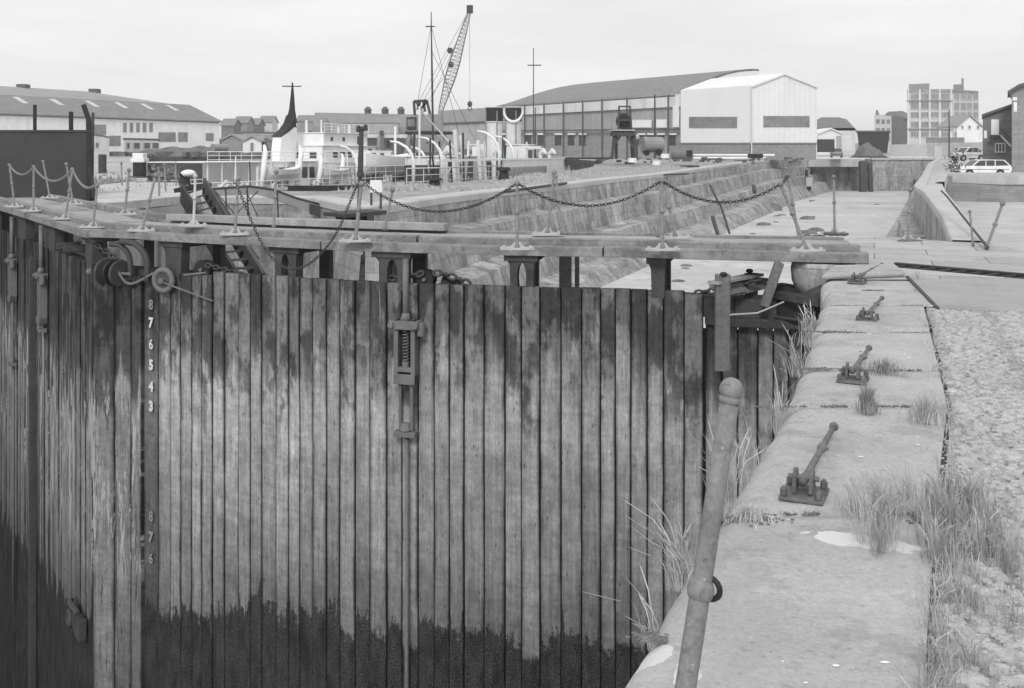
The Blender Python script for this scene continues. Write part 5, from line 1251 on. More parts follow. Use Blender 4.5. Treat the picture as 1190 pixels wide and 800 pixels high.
# ship three: small vessel with a white launch on deck, between the two
k3 = frame(-12.3, 61, .30, .954)
s3 = thing('workboat', 'dark workboat with a white launch on deck, between the white ship and the steamer', 'boat', (-10, 70, -3.4), 'ships lying in the basin')
hull(s3, k3, 21, 4.6, -.75, -4.2, 'shipdark', sheer=.4, bow=.25)
mb = MB(k3); mb.bb(1,17,-2,2,-.74,-.6); mb.build('deck', M['midgrey'], s3)
railing(s3, k3, [(1,-2.2,-.6),(15,-2.2,-.6)], 1.0, 1.4, m='midgrey')
boat(s3, k3, 4.6, -1.2, .75, 8.2, 2.2, 1.3, 'white', 'launch')
for x in (6, 11.3):
    f = MB(k3); f.bb(x, x+.25, -1.9, -.3, -.6, .25); f.build('cradle', M['darkwood'], s3)
house(s3, k3, 6.8, 10.4, 1.3, 1.3, 1.75, 'white', wins=[(7.2,7.8,1.4,1.65),(8.5,9.1,1.4,1.65)], over=.04)
for x in (2.2, 13.6): davit(k3, x, -2.0, -.6, 2.7, 1.2, '', parent=s3)
f = MB(k3); f.tube([(12.5,0,-.6),(12.5,0,3.6)], .09, 6); f.build('mast', M['white'], s3)

# pier things
c = G(489,214); 
def bollard(c, h, r, label, m='ironblack', grp='iron bollards on the pier edge'):
    mb = MB(); mb.tube([c, c+UP*h*.7, c+UP*h*.75, c+UP*h], [r*1.1, r*.8, r*1.3, r*1.1], 12); return tag(mb.build('bollard', M[m], origin=c), label, 'bollard', grp)
bollard(G(585.5,210), .8, .32, 'black bollard on the grass below the steamer funnels')
bollard(G(505,218), .45, .3, 'low dark bollard on the pier beneath the tall mast')
mb = MB(); mb.tube([G(600,206,.15)+Vector((0,0,.3)), G(575,209,.1)+Vector((-.2,0,.3))], .06, 6)
c = G(616,200); mb = MB(); mb.tube([c, c+UP*.5, c+UP*.8+Vector((.3,0,0)), c+UP*.5+Vector((.7,0,0)), c+Vector((.7,0,0))], .06, 7); tag(mb.build('hoop_rail', M['ironblack'], origin=c), 'small dark hoop rail on the pier beside the white paddle box', 'hoop')
c = G(612,203,0); pw = thing('signpost', 'short pale post with a cross board on the pier beside the white hull', 'post', tuple(c))
mb = MB(); mb.tube([P(612,203,c.y), P(612,165,c.y)], .07, 6); mb.build('post', M['offwhite'], pw)
mb = MB(); mb.beam(P(604,171,c.y-.1), P(629,172,c.y-.1), .05, .22); mb.build('board', M['offwhite'], pw)
for k_, (x0,y0,x1,y1,lb) in enumerate(((587,224,658,214,'rusty pipe lying along the pier edge behind the inverted V stanchions'),(735,206,800,203,'thin dark rail on the grass left of the white shed corner'))):
    a, b = G(x0,y0-1,.1), G(x1,y1-1,.1); mb = MB(); mb.tube([a,b], .07, 6); tag(mb.build('iron_pipe', M['iron'], origin=a), lb, 'pipe')

# ================================================================== BUILDINGS
def wall_poly(root, A, B, pxs, m, name='wall', thick=.4):
    """polygon given in photo pixels lying on the vertical plane A-B, with thickness away from the camera"""
    pts = [hit(x, y, A, B) for x, y in pxs]; d = Vector((B[0]-A[0], B[1]-A[1], 0)).normalized(); n = Vector((-d.y, d.x, 0))
    if n.y < 0: n = -n
    if thick > .8:
        cx = sum(p.x for p in pts)/len(pts); q = min(pts, key=lambda p: p.x/p.y) if cx > 0 else max(pts, key=lambda p: p.x/p.y)
        if (cx > 0) == (q.x > 0): n = Vector((q.x, q.y, 0)).normalized()
    mb = MB(); mb.prism(pts, n*thick); return mb.build(name, M[m], root, tri=True)
def wins(root, A, B, rects, m='win', name='window', proud=.06, frame_=True, bars=0):
    d = Vector((B[0]-A[0], B[1]-A[1], 0)).normalized(); n = Vector((d.y, -d.x, 0))
    if n.y > 0: n = -n
    for (x0, x1, y0, y1) in rects:
        pts = [hit(x0,y0,A,B), hit(x1,y0,A,B), hit(x1,y1,A,B), hit(x0,y1,A,B)]
        mb = MB(); mb.prism([p+n*proud for p in pts], n*-.1); w_ = mb.build(name, M[m], root)
        if frame_:
            z0, z1 = pts[3].z, pts[0].z; mb = MB(); t = .09
            a, b = pts[0], pts[1]
            mb.beam(Vector((a.x,a.y,z0))+n*(proud+.03), Vector((b.x,b.y,z0))+n*(proud+.03), .12, t)
            mb.beam(Vector((a.x,a.y,z1))+n*(proud+.03), Vector((b.x,b.y,z1))+n*(proud+.03), .08, t)
            for i in range(bars+2):
                q = pts[0].lerp(pts[1], i/(bars+1)); mb.beam(Vector((q.x,q.y,z0))+n*(proud+.02), Vector((q.x,q.y,z1))+n*(proud+.02), t*.8, .06, n)
            mb.build('frame', M['offwhite'], w_)
def extrude_bld(root, A, B, z0, zt, depth, m, roofm, roofrise=2.5, name='wall', roof='gable', over=.4):
    """box building on the front line A-B; gable ridge parallel to the front"""
    A, B = Vector((A[0],A[1],0)), Vector((B[0],B[1],0)); d = (B-A).normalized(); n = Vector((-d.y,d.x,0))
    if n.y < 0: n = -n
    mb = MB(); mb.prism([A+UP*z0, B+UP*z0, B+UP*zt, A+UP*zt], n*depth)
    if roof == 'gable':
        for E in (A, B): mb.prism([E+UP*zt, E+n*depth+UP*zt, E+n*depth/2+UP*(zt+roofrise-.05)], d*(.25 if E is A else -.25))
    mb.build(name, M[m], root)
    mb = MB()
    if roof == 'gable':
        a, b = A-d*over, B+d*over; r0, r1 = a+n*depth/2+UP*(zt+roofrise), b+n*depth/2+UP*(zt+roofrise)
        e0, e1 = a-n*over+UP*(zt-.15), b-n*over+UP*(zt-.15); g0, g1 = a+n*(depth+over)+UP*(zt-.15), b+n*(depth+over)+UP*(zt-.15)
        mb.add([e0,e1,r1,r0,g0,g1]+[p+UP*.25 for p in (e0,e1,r1,r0,g0,g1)], [(0,1,2,3),(3,2,5,4),(6,7,8,9),(9,8,11,10),(0,1,7,6),(4,5,11,10),(0,3,9,6),(3,4,10,9),(1,2,8,7),(2,5,11,8)])
    elif roof == 'flat':
        c = A+d*((B-A).length/2)+n*depth/2; mb.box(c+UP*(zt+.15), ((B-A).length+.4, depth+.4, .3), math.atan2(d.y,d.x))
    if roof: return mb.build('roof', M[roofm], root)

# left factory
fA, fB = (-103,138), (-61.7,210)
lf = thing('factory', 'long white walled factory with grey sloping roofs and skylights, far left', 'factory', (-82, 174, FARZ), 'works buildings beyond the docks')
d = Vector((fB[0]-fA[0], fB[1]-fA[1], 0)).normalized(); n = Vector((-d.y, d.x, 0)); zE = H+37*210/F
extrude_bld(lf, fA, fB, FARZ-.5, zE, 30, 'white', 'roof', 4.9, roof=None)
a, b = Vector((fA[0],fA[1],zE)), Vector((fB[0],fB[1],zE)); 
mb = MB(); e = n*9+UP*3.6
mb.add([a-n*.4-UP*.1, b-n*.4-UP*.1+d*.5, b+e, a+e, a-n*.4+UP*.15, b-n*.4+UP*.15+d*.5, b+e+UP*.25, a+e+UP*.25], [(0,1,2,3),(4,5,6,7),(0,1,5,4),(1,2,6,5)])
rf = mb.build('roof', M['roofdark'], lf)
mb = MB(); e2_ = n*22+UP*6.3; q0 = b+e-d*6; 
mb.add([a+e, b+e-d*2, b+e2_-d*16, a+e2_, a+n*30, b+n*30], [(0,1,2,3),(3,2,5,4),(1,5,2)]); mb.build('upper_roof', M['roof'], lf)
mb = MB(); mb.add([b, b+e, b+n*30], [(0,1,2)]); mb.build('gable', M['offwhite'], lf)
for px in (48, 90, 131, 165, 195, 224):
    p = hit(px, 130, fA, fB); t = (Vector((p.x,p.y,0))-Vector((fA[0],fA[1],0))).dot(d); c = Vector((fA[0],fA[1],zE))+d*t
    mb = MB(); mb.add([c+n*.8+UP*.56, c+n*.8+d*1.2+UP*.56, c+d*1.0+n*8+UP*3.5, c-d*.2+n*8+UP*3.5], [(0,1,2,3)]); mb.build('skylight', M['shipgrey'], rf)
wins(lf, fA, fB, [(143+i*7.6, 147+i*7.6, 143, 154) for i in range(5)]+[(109,123,145,157),(127,140,158,170),(184,204,154,165),(207,218,154,165),(239,248,155,164)], m='win', frame_=False)
mb = MB(); mb.beam(a+UP*-.1-n*.15, b+UP*-.1-n*.15, .12, .25); mb.build('gutter', M['trim'], lf)
for px in (27,110): 
    p = hit(px, 110, (fA[0]+n.x*22, fA[1]+n.y*22), (fB[0]+n.x*22, fB[1]+n.y*22)); mb = MB(); mb.bb(p.x-.9,p.x+.9,p.y-1,p.y+1,zE+5.9,zE+6.9); mb.build('roof_vent', M['trim'], lf)
an = thing('annex', 'low white office annex with a row of windows before the long factory', 'building', tuple(P(165,178,160)))
aA, aB = tuple(P(144,0,158)[:2]), tuple(P(184,0,172)[:2])
wall_poly(an, aA, aB, [(144,179),(184,179),(184,163),(144,162)], 'white', thick=4)
wall_poly(an, aA, aB, [(143,163),(185,164),(185,161.5),(143,160.5)], 'trim', 'fascia', 4.4)
wins(an, aA, aB, [(147,150,166,173),(155,162,166,173),(167,174,166,173),(177,184,166,173)], m='windark')
hu = thing('white_hut', 'small white hut with a sloping roof just right of the steel screen', 'hut', tuple(P(118,178,110)))
hA, hB = tuple(P(109,0,110)[:2]), tuple(P(128,0,114)[:2])
wall_poly(hu, hA, hB, [(109,182),(127,182),(127,160),(109,157)], 'white', thick=3); wall_poly(hu, hA, hB, [(108,158),(128,161),(128,159),(108,155)], 'roofdark', 'roof', 3.2); wins(hu, hA, hB, [(110,114,166,172)], m='win')

# mounds, sheds, tank at the left shore
mb = MB()
def mound(x0, x1, y0, y1, z, hgt, seed, nx=40, ny=12):
    mb.grid(lambda a, b: Vector((x0+(x1-x0)*a, y0+(y1-y0)*b, z+hgt*math.sin(math.pi*a)**.7*math.sin(math.pi*b)**.7*(1+.5*mnoise.noise(Vector((a*7, b*3, seed)))))), nx, ny)
p0, p1 = P(120,0,150), P(262,0,150); mound(p0.x, p1.x, 153, 172, FARZ-.1, 1.7, 2)
p0, p1 = P(255,0,150), P(345,0,150); mound(p0.x, p1.x, 153, 160, FARZ-.1, 1.0, 4)
struct(mb.build('spoil_mound', M['rubble']), 'stuff')
mb = MB(); rn = random.Random(4)
for i in range(110):
    p = P(rn.uniform(122,345), 0, rn.uniform(152,158)); s_ = rn.uniform(.3,1.1); mb.box((p.x,p.y,FARZ+s_*.3),(s_*rn.uniform(.6,2),s_,s_*.8),rn.random()*3)
struct(mb.build('scrap_heaps', M['rubble']), 'stuff')
def hutg(px0, px1, py_e, py_r, py_b, Z, m, rm, name, label, cat, dep=6, grp=None, win=()):
    """small gable-fronted building facing the camera"""
    o = thing(name, label, cat, tuple(P((px0+px1)/2, py_b, Z)), grp); xm = (px0+px1)/2
    A, B = tuple(P(px0,0,Z)[:2]), tuple(P(px1,0,Z)[:2])
    wall_poly(o, A, B, [(px0,py_b),(px1,py_b),(px1,py_e),(xm,py_r),(px0,py_e)], m, thick=dep)
    e0, r_, e1 = P(px0-.6,py_e+.4,Z), P(xm,py_r-.6,Z), P(px1+.6,py_e+.4,Z)
    mb = MB(); mb.prism([e0,r_,e1,e1+UP*.3,r_+UP*.3,e0+UP*.3], (0,dep+.4,0)); 
    mb = MB(); v = [e0,r_,e1]; mb.add([p+Vector((0,-.3,0)) for p in v]+[p+Vector((0,dep+.4,0)) for p in v]+[p+Vector((0,-.3,.25)) for p in v]+[p+Vector((0,dep+.4,.25)) for p in v],
        [(0,1,4,3),(1,2,5,4),(6,7,10,9),(7,8,11,10),(0,1,7,6),(1,2,8,7),(3,4,10,9),(4,5,11,10),(0,3,9,6),(2,5,11,8)]); mb.build('roof', M[rm], o)
    if win: wins(o, A, B, win, m='win')
    return o
hutg(282,304,165,160,178,155,'white','roof','shed','small white gabled shed among the huts left of the raked funnel','shed', grp='small sheds on the left shore', win=[(291,295,166,178)])
hutg(258,281,163,158,178,160,'midgrey','roof','shed','small grey gabled shed left of the white one','shed', grp='small sheds on the left shore')
hutg(303,316,165,162,178,158,'brick','roofdark','shed','little brick shed close to the left edge of the raked funnel','shed', grp='small sheds on the left shore', win=[(307,311,167,172)])
ct = P(254,172,150); mb = MB(); mb.tube([P(247,172,150), P(263,172,152)], .6, 14); tag(mb.build('tank', M['midgrey'], origin=P(254,177,150)), 'grey horizontal cylinder tank beside the end of the long factory', 'tank')
wl_ = thing('long_wall', 'long low pale wall with a dark cap behind the small sheds', 'wall', tuple(P(300,165,190)))
wall_poly(wl_, tuple(P(283,0,190)[:2]), tuple(P(332,0,190)[:2]), [(283,168),(332,168),(332,155),(283,154)], 'shipgrey'); wall_poly(wl_, tuple(P(283,0,189)[:2]), tuple(P(332,0,189)[:2]), [(282,155.5),(333,156),(333,154),(282,153)], 'trim', 'cap')
# far town houses left of the funnel
rn = random.Random(21)
for i, (x0, x1, ye, m_, lb) in enumerate(((257,271,146,'brickdark','darker far house closest to the factory end, with one chimney'),(272,287,143,'brick','far house with two chimneys left of the funnel'),(288,300,145,'brickdark','low dark far house on the skyline among chimneys'),(301,316,142,'stonebldg','paler far house just left of the funnel'),(345,363,141,'brick','far house between the funnel mast and the long brick shed'))):
    Z = 330+i*12; o = thing('town_house', lb, 'house', tuple(P((x0+x1)/2, 170, Z)), 'far town houses on the left skyline')
    A, B = tuple(P(x0,0,Z)[:2]), tuple(P(x1,0,Z)[:2]); extrude_bld(o, A, B, FARZ, P(0,ye,Z).z, 9, m_, 'roofdark', 2.2)
    for k in range(1+i%2): 
        cx = x0+(x1-x0)*(.3+.5*k); c = P(cx, ye-5, Z); mb = MB(); mb.bb(c.x-.6,c.x+.6,Z+3.6,Z+5,P(0,ye,Z).z+1,c.z); mb.build('chimney', M['brickdark'], o)
mb = MB(); rn = random.Random(5)
for i in range(2600):
    t = rn.random(); px = 250+t*290; Z = 300+rn.random()*60; hh = (6+3*mnoise.noise(Vector((px*.06,0,0))))*rn.random()**.5
    c = P(px,0,Z); c.z = FARZ+hh; s_ = rn.uniform(.4,1.1)
    mb.add([c+Vector((rn.uniform(-s_,s_),rn.uniform(-s_,s_),rn.uniform(-s_,s_))) for _ in range(3)], [(0,1,2)])
struct(mb.build('far_woods', M['foliage']), 'stuff')

# brick sheds, middle left
bs = thing('brick_shed', 'long low brick shed with roof vents and pale canopy, left of the crane', 'shed', tuple(P(430,178,190)), 'works buildings beyond the docks')
bA, bB = tuple(P(364,0,196)[:2]), tuple(P(524,0,196)[:2])
wall_poly(bs, bA, bB, [(364,182),(524,182),(524,148),(364,148),(364,148)][:4], 'brick', thick=14)
wall_poly(bs, tuple(P(364,0,200)[:2]), tuple(P(524,0,200)[:2]), [(363,149),(525,149),(522,134),(366,131)], 'roof', 'roof', .4)
bA2, bB2 = tuple(P(371,0,188)[:2]), tuple(P(465,0,188)[:2])
wall_poly(bs, bA2, bB2, [(371,182),(466,182),(464,143),(378,136),(371,146)], 'brick', 'front_wall', 6)
wall_poly(bs, tuple(P(371,0,187.5)[:2]), tuple(P(465,0,187.5)[:2]), [(378,136),(463,136.5),(466,143.5),(384,143.5)], 'roof', 'front_roof', .3)
wall_poly(bs, tuple(P(371,0,187)[:2]), tuple(P(465,0,187)[:2]), [(384,144),(463,144),(463,155.5),(384,155.5)], 'claddark', 'sheet_band', .3)
wall_poly(bs, tuple(P(371,0,184)[:2]), tuple(P(485,0,184)[:2]), [(383,155.5),(485,156.5),(485,160.5),(383,160)], 'shipgrey', 'canopy', 4)
wins(bs, tuple(P(371,0,183.6)[:2]), tuple(P(480,0,183.6)[:2]), [(441,446,152,160)], m='windark', frame_=False)
wins(bs, bA2, bB2, [(398,403,164,172),(412,417,164,172),(449,454,164,172)], m='windark', frame_=False)
for px in (427.5, 447.5, 466):
    c = P(px, 131, 205); mb = MB(); mb.tube([c-UP*1.5, c+UP*.5], .7, 8); mb.tube([c+UP*.5, c+UP*1.2], [.9,.3], 8); mb.build('roof_vent', M['trim'], bs)
# middle shed behind crane
ms = thing('sheet_shed', 'pale grey corrugated shed between the crane and the curved roof works', 'shed', tuple(P(535,178,178)), 'works buildings beyond the docks')
mA, mB_ = tuple(P(508,0,182)[:2]), tuple(P(590,0,172)[:2])
wall_poly(ms, mA, mB_, [(508,185),(590,185),(590,141),(508,144)], 'claddark', thick=10)
wall_poly(ms, tuple(P(508,0,186)[:2]), tuple(P(590,0,176)[:2]), [(507,145),(592,141.5),(592,124),(556,126),(509,129)], 'roof', 'roof', .4)
wall_poly(ms, tuple(P(508,0,181.5)[:2]), tuple(P(590,0,171.5)[:2]), [(507,144.5),(590,141.4),(590,140),(507,143)], 'trim', 'gutter', .3)

# curved roof works
cw = thing('curved_roof_works', 'huge works with a long curved grey roof and a pale glazed band', 'factory', (10, 150, FARZ), 'works buildings beyond the docks')
cA, cB = (-2.2,170), (22.9,136)
wall_poly(cw, cA, cB, [(578,186),(792,186),(792,150),(578,152)], 'brick', thick=18)
wall_poly(cw, cA, cB, [(578,152),(792,150),(792,123),(578,134)], 'claddark', 'upper_wall', 18)
cA1, cB1 = (cA[0]-.3,cA[1]-.25), (cB[0]-.3,cB[1]-.25)
wall_poly(cw, cA1, cB1, [(578,135),(790,124),(790,109),(582,124)], 'offwhite', 'glazed_band', .3)
wall_poly(cw, (cA1[0]-.2,cA1[1]-.2), (cB1[0]-.2,cB1[1]-.2), [(578,153),(790,151),(790,149.5),(578,151.5)], 'trim', 'string_course', .2)
for px in (612,634.5,657,679.5,702,731,779): 
    a, b = hit(px, 186, cA1, cB1), hit(px, 152, cA1, cB1); c = hit(px, 124-(px-582)*.07, cA1, cB1); mb = MB(); mb.tube([a+Vector((-.35,-.3,0)), c+Vector((-.35,-.3,0))], .13, 5); mb.build('downpipe', M['trim'], cw)
wins(cw, cA, cB, [(x, x+7.5, 157, 169) for x in (583,596,610,625,645,660,673,741.5,752.5,764,777.5)], m='windark', frame_=False)
for x in (583,596,610,625,645,660,673,741.5,752.5,764,777.5): wall_poly(cw, cA1, cB1, [(x-.5,157),(x+8,157),(x+8,155),(x-.5,155)], 'white', 'lintel', .2)
wins(cw, cA1, cB1, [(735,757,139.5,148.5),(763,775,139,148.5),(782,789,124,148)], m='white', name='panel', frame_=False)
d = Vector((cB[0]-cA[0], cB[1]-cA[1], 0)).normalized(); n = Vector((-d.y,d.x,0)); n = n if n.y > 0 else -n
Aq, Bq = Vector((cA[0],cA[1],0))-d*.8, Vector((cB[0],cB[1],0)); zl = hit(582,123,cA,cB).z; L_ = (Bq-Aq).length
def rp(a, b):
    th = b*math.pi*.5; back = 17*(1-math.cos(th)) if False else 17*b; z = zl-.1+(4.3*math.sin(min(1, b*1.0)*math.pi/2))
    endf = 1-math.exp(-a*L_/1.6)*.55 if b > 0 else 1
    return Aq+d*(L_*a)+n*(back-.5)+UP*(zl-.1+(z-zl+.1)*endf)
mb = MB(); mb.grid(rp, 30, 12); ro = mb.build('roof', M['roofdark'], cw, smooth=True); so_ = ro.modifiers.new('s', 'SOLIDIFY'); so_.thickness = .3
mb = MB(); g = [rp(1, i/12) for i in range(13)]; mb.prism(g+[g[-1]*1-UP*6, g[0]-UP*3], d*-.3); mb.build('gable', M['cladroof'], cw, tri=True)
mb = MB(); g = [rp(0, i/12) for i in range(13)]; mb.prism(g+[Vector((g[-1].x,g[-1].y,FARZ)), Vector((g[0].x,g[0].y,FARZ))], d*.3); mb.build('gable', M['claddark'], cw, tri=True)

# white shed
ws = thing('white_shed', 'tall new white clad shed on a brick base, with one long window per side', 'shed', (30,125,FARZ), 'works buildings beyond the docks')
wC = (872.6-595)/F*125, 125.0; wL = (791-595)/F*134.6, 134.6; wR = (949.5-595)/F*127.5, 127.5
wall_poly(ws, wL, wC, [(791,166.5),(872.6,166.5),(872.6,101.5),(791,107)], 'clad', 'side_wall', 1)
wall_poly(ws, wC, wR, [(872.6,166.5),(949.5,166.5),(949.5,103),(910,87),(872.6,101.5)], 'clad', 'gable_wall', 1)
wall_poly(ws, wL, wC, [(792,186),(871.5,186),(871.5,166.5),(792,166.5)], 'brick', 'brick_base', .9)
wall_poly(ws, wC, wR, [(873.5,186),(948.5,186),(948.5,166.5),(873.5,166.5)], 'brick', 'brick_base', .9)
wins(ws, wL, wC, [(801,856.6,136,149)], m='win', frame_=False); wins(ws, wC, wR, [(887,940.5,135,148)], m='win', frame_=False)
for A_2, B_2, xs, y0, y1 in ((wL,wC,(815,829,843),136,149),(wC,wR,(902,917,931),135,148)):
    for x in xs: wins(ws, A_2, B_2, [(x-.4,x+.4,y0,y1)], m='midgrey', name='mullion', frame_=False, proud=.1)
zc_ = hit(872.6,101.5,wC,wR).z; za = hit(910,87,wC,wR); eL = Vector((wL[0],wL[1],hit(791,107,wL,wC).z)); eC = Vector((wC[0],wC[1],zc_)); eR = Vector((wR[0],wR[1],hit(949.5,103,wC,wR).z))
back = Vector((wL[0]-wC[0], wL[1]-wC[1], 0)); 
zm = (eL.z+eC.z)/2
mb = MB(); o1 = -back.normalized()*.3; v = [eC+o1, za+o1, eR+o1, eL+Vector((0,0,zc_-eL.z)), za+back, eR+back]; v2 = [p+UP*.22 for p in v]
mb.add(v+v2, [(0,1,4,3),(1,2,5,4),(6,7,10,9),(7,8,11,10),(0,1,7,6),(1,2,8,7),(0,3,9,6),(2,5,11,8)]); mb.build('roof', M['cladroof'], ws)
mb = MB(); mb.prism([eR-UP*(eR.z-FARZ), eR-UP*.01, eR+back-UP*.01, eR+back-UP*(eR.z-FARZ)], (-.5,.1,0)); mb.build('side_wall', M['clad'], ws)
mb = MB(); mb.beam(Vector((wL[0]-.05,wL[1]-.08,hit(791,166.5,wL,wC).z)), Vector((wC[0]-.0,wC[1]-.1,hit(872.6,166.5,wL,wC).z)), .15, .12); mb.beam(Vector((wC[0],wC[1]-.1,hit(873,166.5,wC,wR).z)), Vector((wR[0],wR[1]-.1,hit(949,166.5,wC,wR).z)), .15, .12); mb.build('drip_flashing', M['midgrey'], ws)
mb = MB(); mb.tube([hit(872.9,101,wC,wR)+Vector((-.05,-.2,0)), hit(873.5,186,wC,wR)+Vector((-.05,-.2,0))], .1, 6); mb.build('downpipe', M['shipgrey'], ws)

# crane
cr = thing('dock_crane', 'grey portal crane with a raised lattice jib and hook, behind the basin', 'crane', tuple(P(497,183,125)))
Zk = 125
def kp(px, py, dz=0): return P(px, py, Zk+dz)
mb = MB(); a, b = kp(484,153), kp(513,133); mb.bb(a.x,b.x,Zk,Zk+3.2,a.z,b.z); mb.build('machine_house', M['midgrey'], cr, bevel=.1)
mb = MB(); a, b = kp(472,151), kp(484,136); mb.bb(a.x,b.x,Zk+.2,Zk+2.6,a.z,b.z); cb_ = mb.build('driver_cab', M['iron'], cr, bevel=.1)
mb = MB(); a, b = kp(473.5,147), kp(482,139); mb.bb(a.x,b.x,Zk+.12,Zk+.25,a.z,b.z); mb.build('window', M['win'], cb_)
mb = MB(); a, b = kp(471,156), kp(524,153); mb.bb(a.x,b.x,Zk-.4,Zk+3.8,a.z,b.z); mb.build('turntable', M['ironblack'], cr)
for (x0,y0,x1,y1,dz) in ((476,156,471,182,0),(476,156,479,182,3.5),(516,156,523,182,0),(514,156,512,182,3.5)):
    mb = MB(); mb.beam(kp(x0,y0,dz), kp(x1,y1,dz), .45, .45, (1,0,0)); mb.build('portal_leg', M['midgrey'], cr)
for (x0,y0,x1,y1) in ((472,176,522,176),(476,158,522,176),(517,158,472,176)):
    mb = MB(); mb.beam(kp(x0,y0), kp(x1,y1), .18, .18, (0,1,0)); mb.build('portal_brace', M['midgrey'], cr)
for (x0,y0,x1,y1) in ((482,134,481,118),(481,118,496,117),(496,117,500,134),(484,119,492,133),(488,118,486,128),(492,118,494,130),(490,126,496,118)):
    mb = MB(); mb.beam(kp(x0,y0,1), kp(x1,y1,1), .32, .3, (0,1,0)); mb.build('head_frame', M['iron'], cr)
def lattice(p0, p1, w0, wm, w1, n, name):
    mb = MB(); d = (p1-p0); L_ = d.length; d.normalize(); s = d.cross(Vector((0,1,0))).normalized(); t = Vector((0,1,0)); prev = None
    for i in range(n+1):
        f = i/n; w_ = w0+(wm-w0)*min(1, f*3) if f < .5 else wm+(w1-wm)*(f-.5)*2
        c = p0+d*L_*f; q = [c+s*w_/2*a+t*w_/2*b for a, b in ((-1,-1),(1,-1),(1,1),(-1,1))]
        if prev:
            for j in range(4): mb.tube([prev[j], q[j]], .05, 4)
            for j in range(4): mb.tube([prev[j], q[(j+1)%4]], .035, 3)
        for j in range(4): mb.tube([q[j], q[(j+1)%4]], .035, 3)
        prev = q
    return mb.build(name, M['midgrey'], cr)
lattice(kp(512,129,1.5), kp(546,12,1.5), .5, 1.25, .35, 26, 'jib')
mb = MB(); mb.box(kp(546,11,1.5), (.8,.5,1.0)); mb.build('jib_head', M['iron'], cr)
mb = MB(); mb.box(kp(523,59,1.5), (.7,.3,.35)); mb.box(kp(524,75,1.5),(.5,.3,.5)); 
for (x0,y0,x1,y1) in ((486,119,545,12),(492,118,523,58),(496,119,526,75),(500,119,546,12)):
    m2 = MB(); m2.tube([kp(x0,y0,1.5), kp(x1,y1,1.5)], .03, 3); m2.build('luffing_rope', M['iron'], cr)
for (px,py,lb) in ((523,59,'rope_sheave'),(524,75,'rope_sheave')):
    m2 = MB(); c = kp(px,py,1.5); m2.cyl(c-Vector((0,.2,0)), c+Vector((0,.2,0)), .38, 12); m2.build(lb, M['iron'], cr)
mb = MB(); mb.tube([kp(545.5,16,1.5), kp(546,119,1.5)], .025, 3); mb.build('hoist_rope', M['iron'], cr)
mb = MB(); c = kp(546,121,1.5); mb.ball(c, .32, 8, 6, (1,.6,1.2)); mb.torus(c-UP*.55, .22, .06, (0,1,0), 12, 5); mb.build('hook', M['iron'], cr)

# gantry loader
gt = thing('gantry', 'small dark steel loading gantry with cab on splayed legs before the works', 'gantry', tuple(P(724,184,95)))
def gk(px, py, dz=0): return P(px, py, 95+dz)
mb = MB(); a, b = gk(712,158), gk(738,153); mb.bb(a.x,b.x,94.6,97.4,a.z,b.z); mb.build('deck', M['iron'], gt)
mb = MB(); a, b = gk(711,152.3), gk(737,151); mb.bb(a.x,b.x,94.4,97.6,a.z,b.z); mb.build('deck_rail', M['galv'], gt)
for (x0,x1,dz) in ((714,711,0),(737,739,0),(716,716,2.5),(734,735,2.5)):
    mb = MB(); mb.beam(gk(x0,157,dz), gk(x1,185,dz), .28, .28, (1,0,0)); mb.build('leg', M['iron'], gt)
for (x0,y0,x1,y1) in ((713,170,721,158),(736,172,729,158)):
    mb = MB(); mb.beam(gk(x0,y0), gk(x1,y1), .2, .2, (0,1,0)); mb.build('brace', M['iron'], gt)
for x0 in (718.5,734):
    mb = MB(); mb.beam(gk(x0,151), gk(x0+(1 if x0 < 725 else -2),123,0), .16, .16, (1,0,0)); mb.build('upright', M['iron'], gt)
for y in (124,132,140):
    mb = MB(); mb.beam(gk(719,y), gk(733,y), .14, .14); mb.build('crossbar', M['iron'], gt)
mb = MB(); mb.ball(gk(725,141,1), .8, 10, 6); mb.build('winch', M['ironblack'], gt)
mb = MB(); mb.box(gk(727,146,1), (1.0,1,.7)); mb.build('motor_box', M['ironblack'], gt, bevel=.05)

# poles
for (x, y0, y1, Z, r_, lb, cb2) in ((620,56,183,110,.07,'tallest thin pole with a crossarm, standing right of the two funnels',76),(622,125,185,112,.09,'short dark pole right of the canvas wrapped funnel',0),(761,110,184,118,.14,'dark pole rising in front of the pale glazed band',0),(740,160,184,100,.12,'thin post with a lamp head just right of the gantry',0),(1103,128,182,120,.10,'thin pole in front of the tall mill windows',0)):
    o = thing('pole', lb, 'pole', tuple(P(x, y1, Z)), 'tall poles about the yard'); mb = MB(); mb.tube([P(x,y1,Z), P(x,y0,Z)], [r_, r_*.6], 6); mb.build('shaft', M['iron'], o)
    if cb2: mb = MB(); mb.tube([P(613,cb2,Z), P(629,cb2,Z)], .06, 4); mb.build('crossarm', M['iron'], o)
    if x == 740: mb = MB(); mb.ball(P(x,160,Z), .3, 8, 6); mb.build('lamp_head', M['galv'], o)
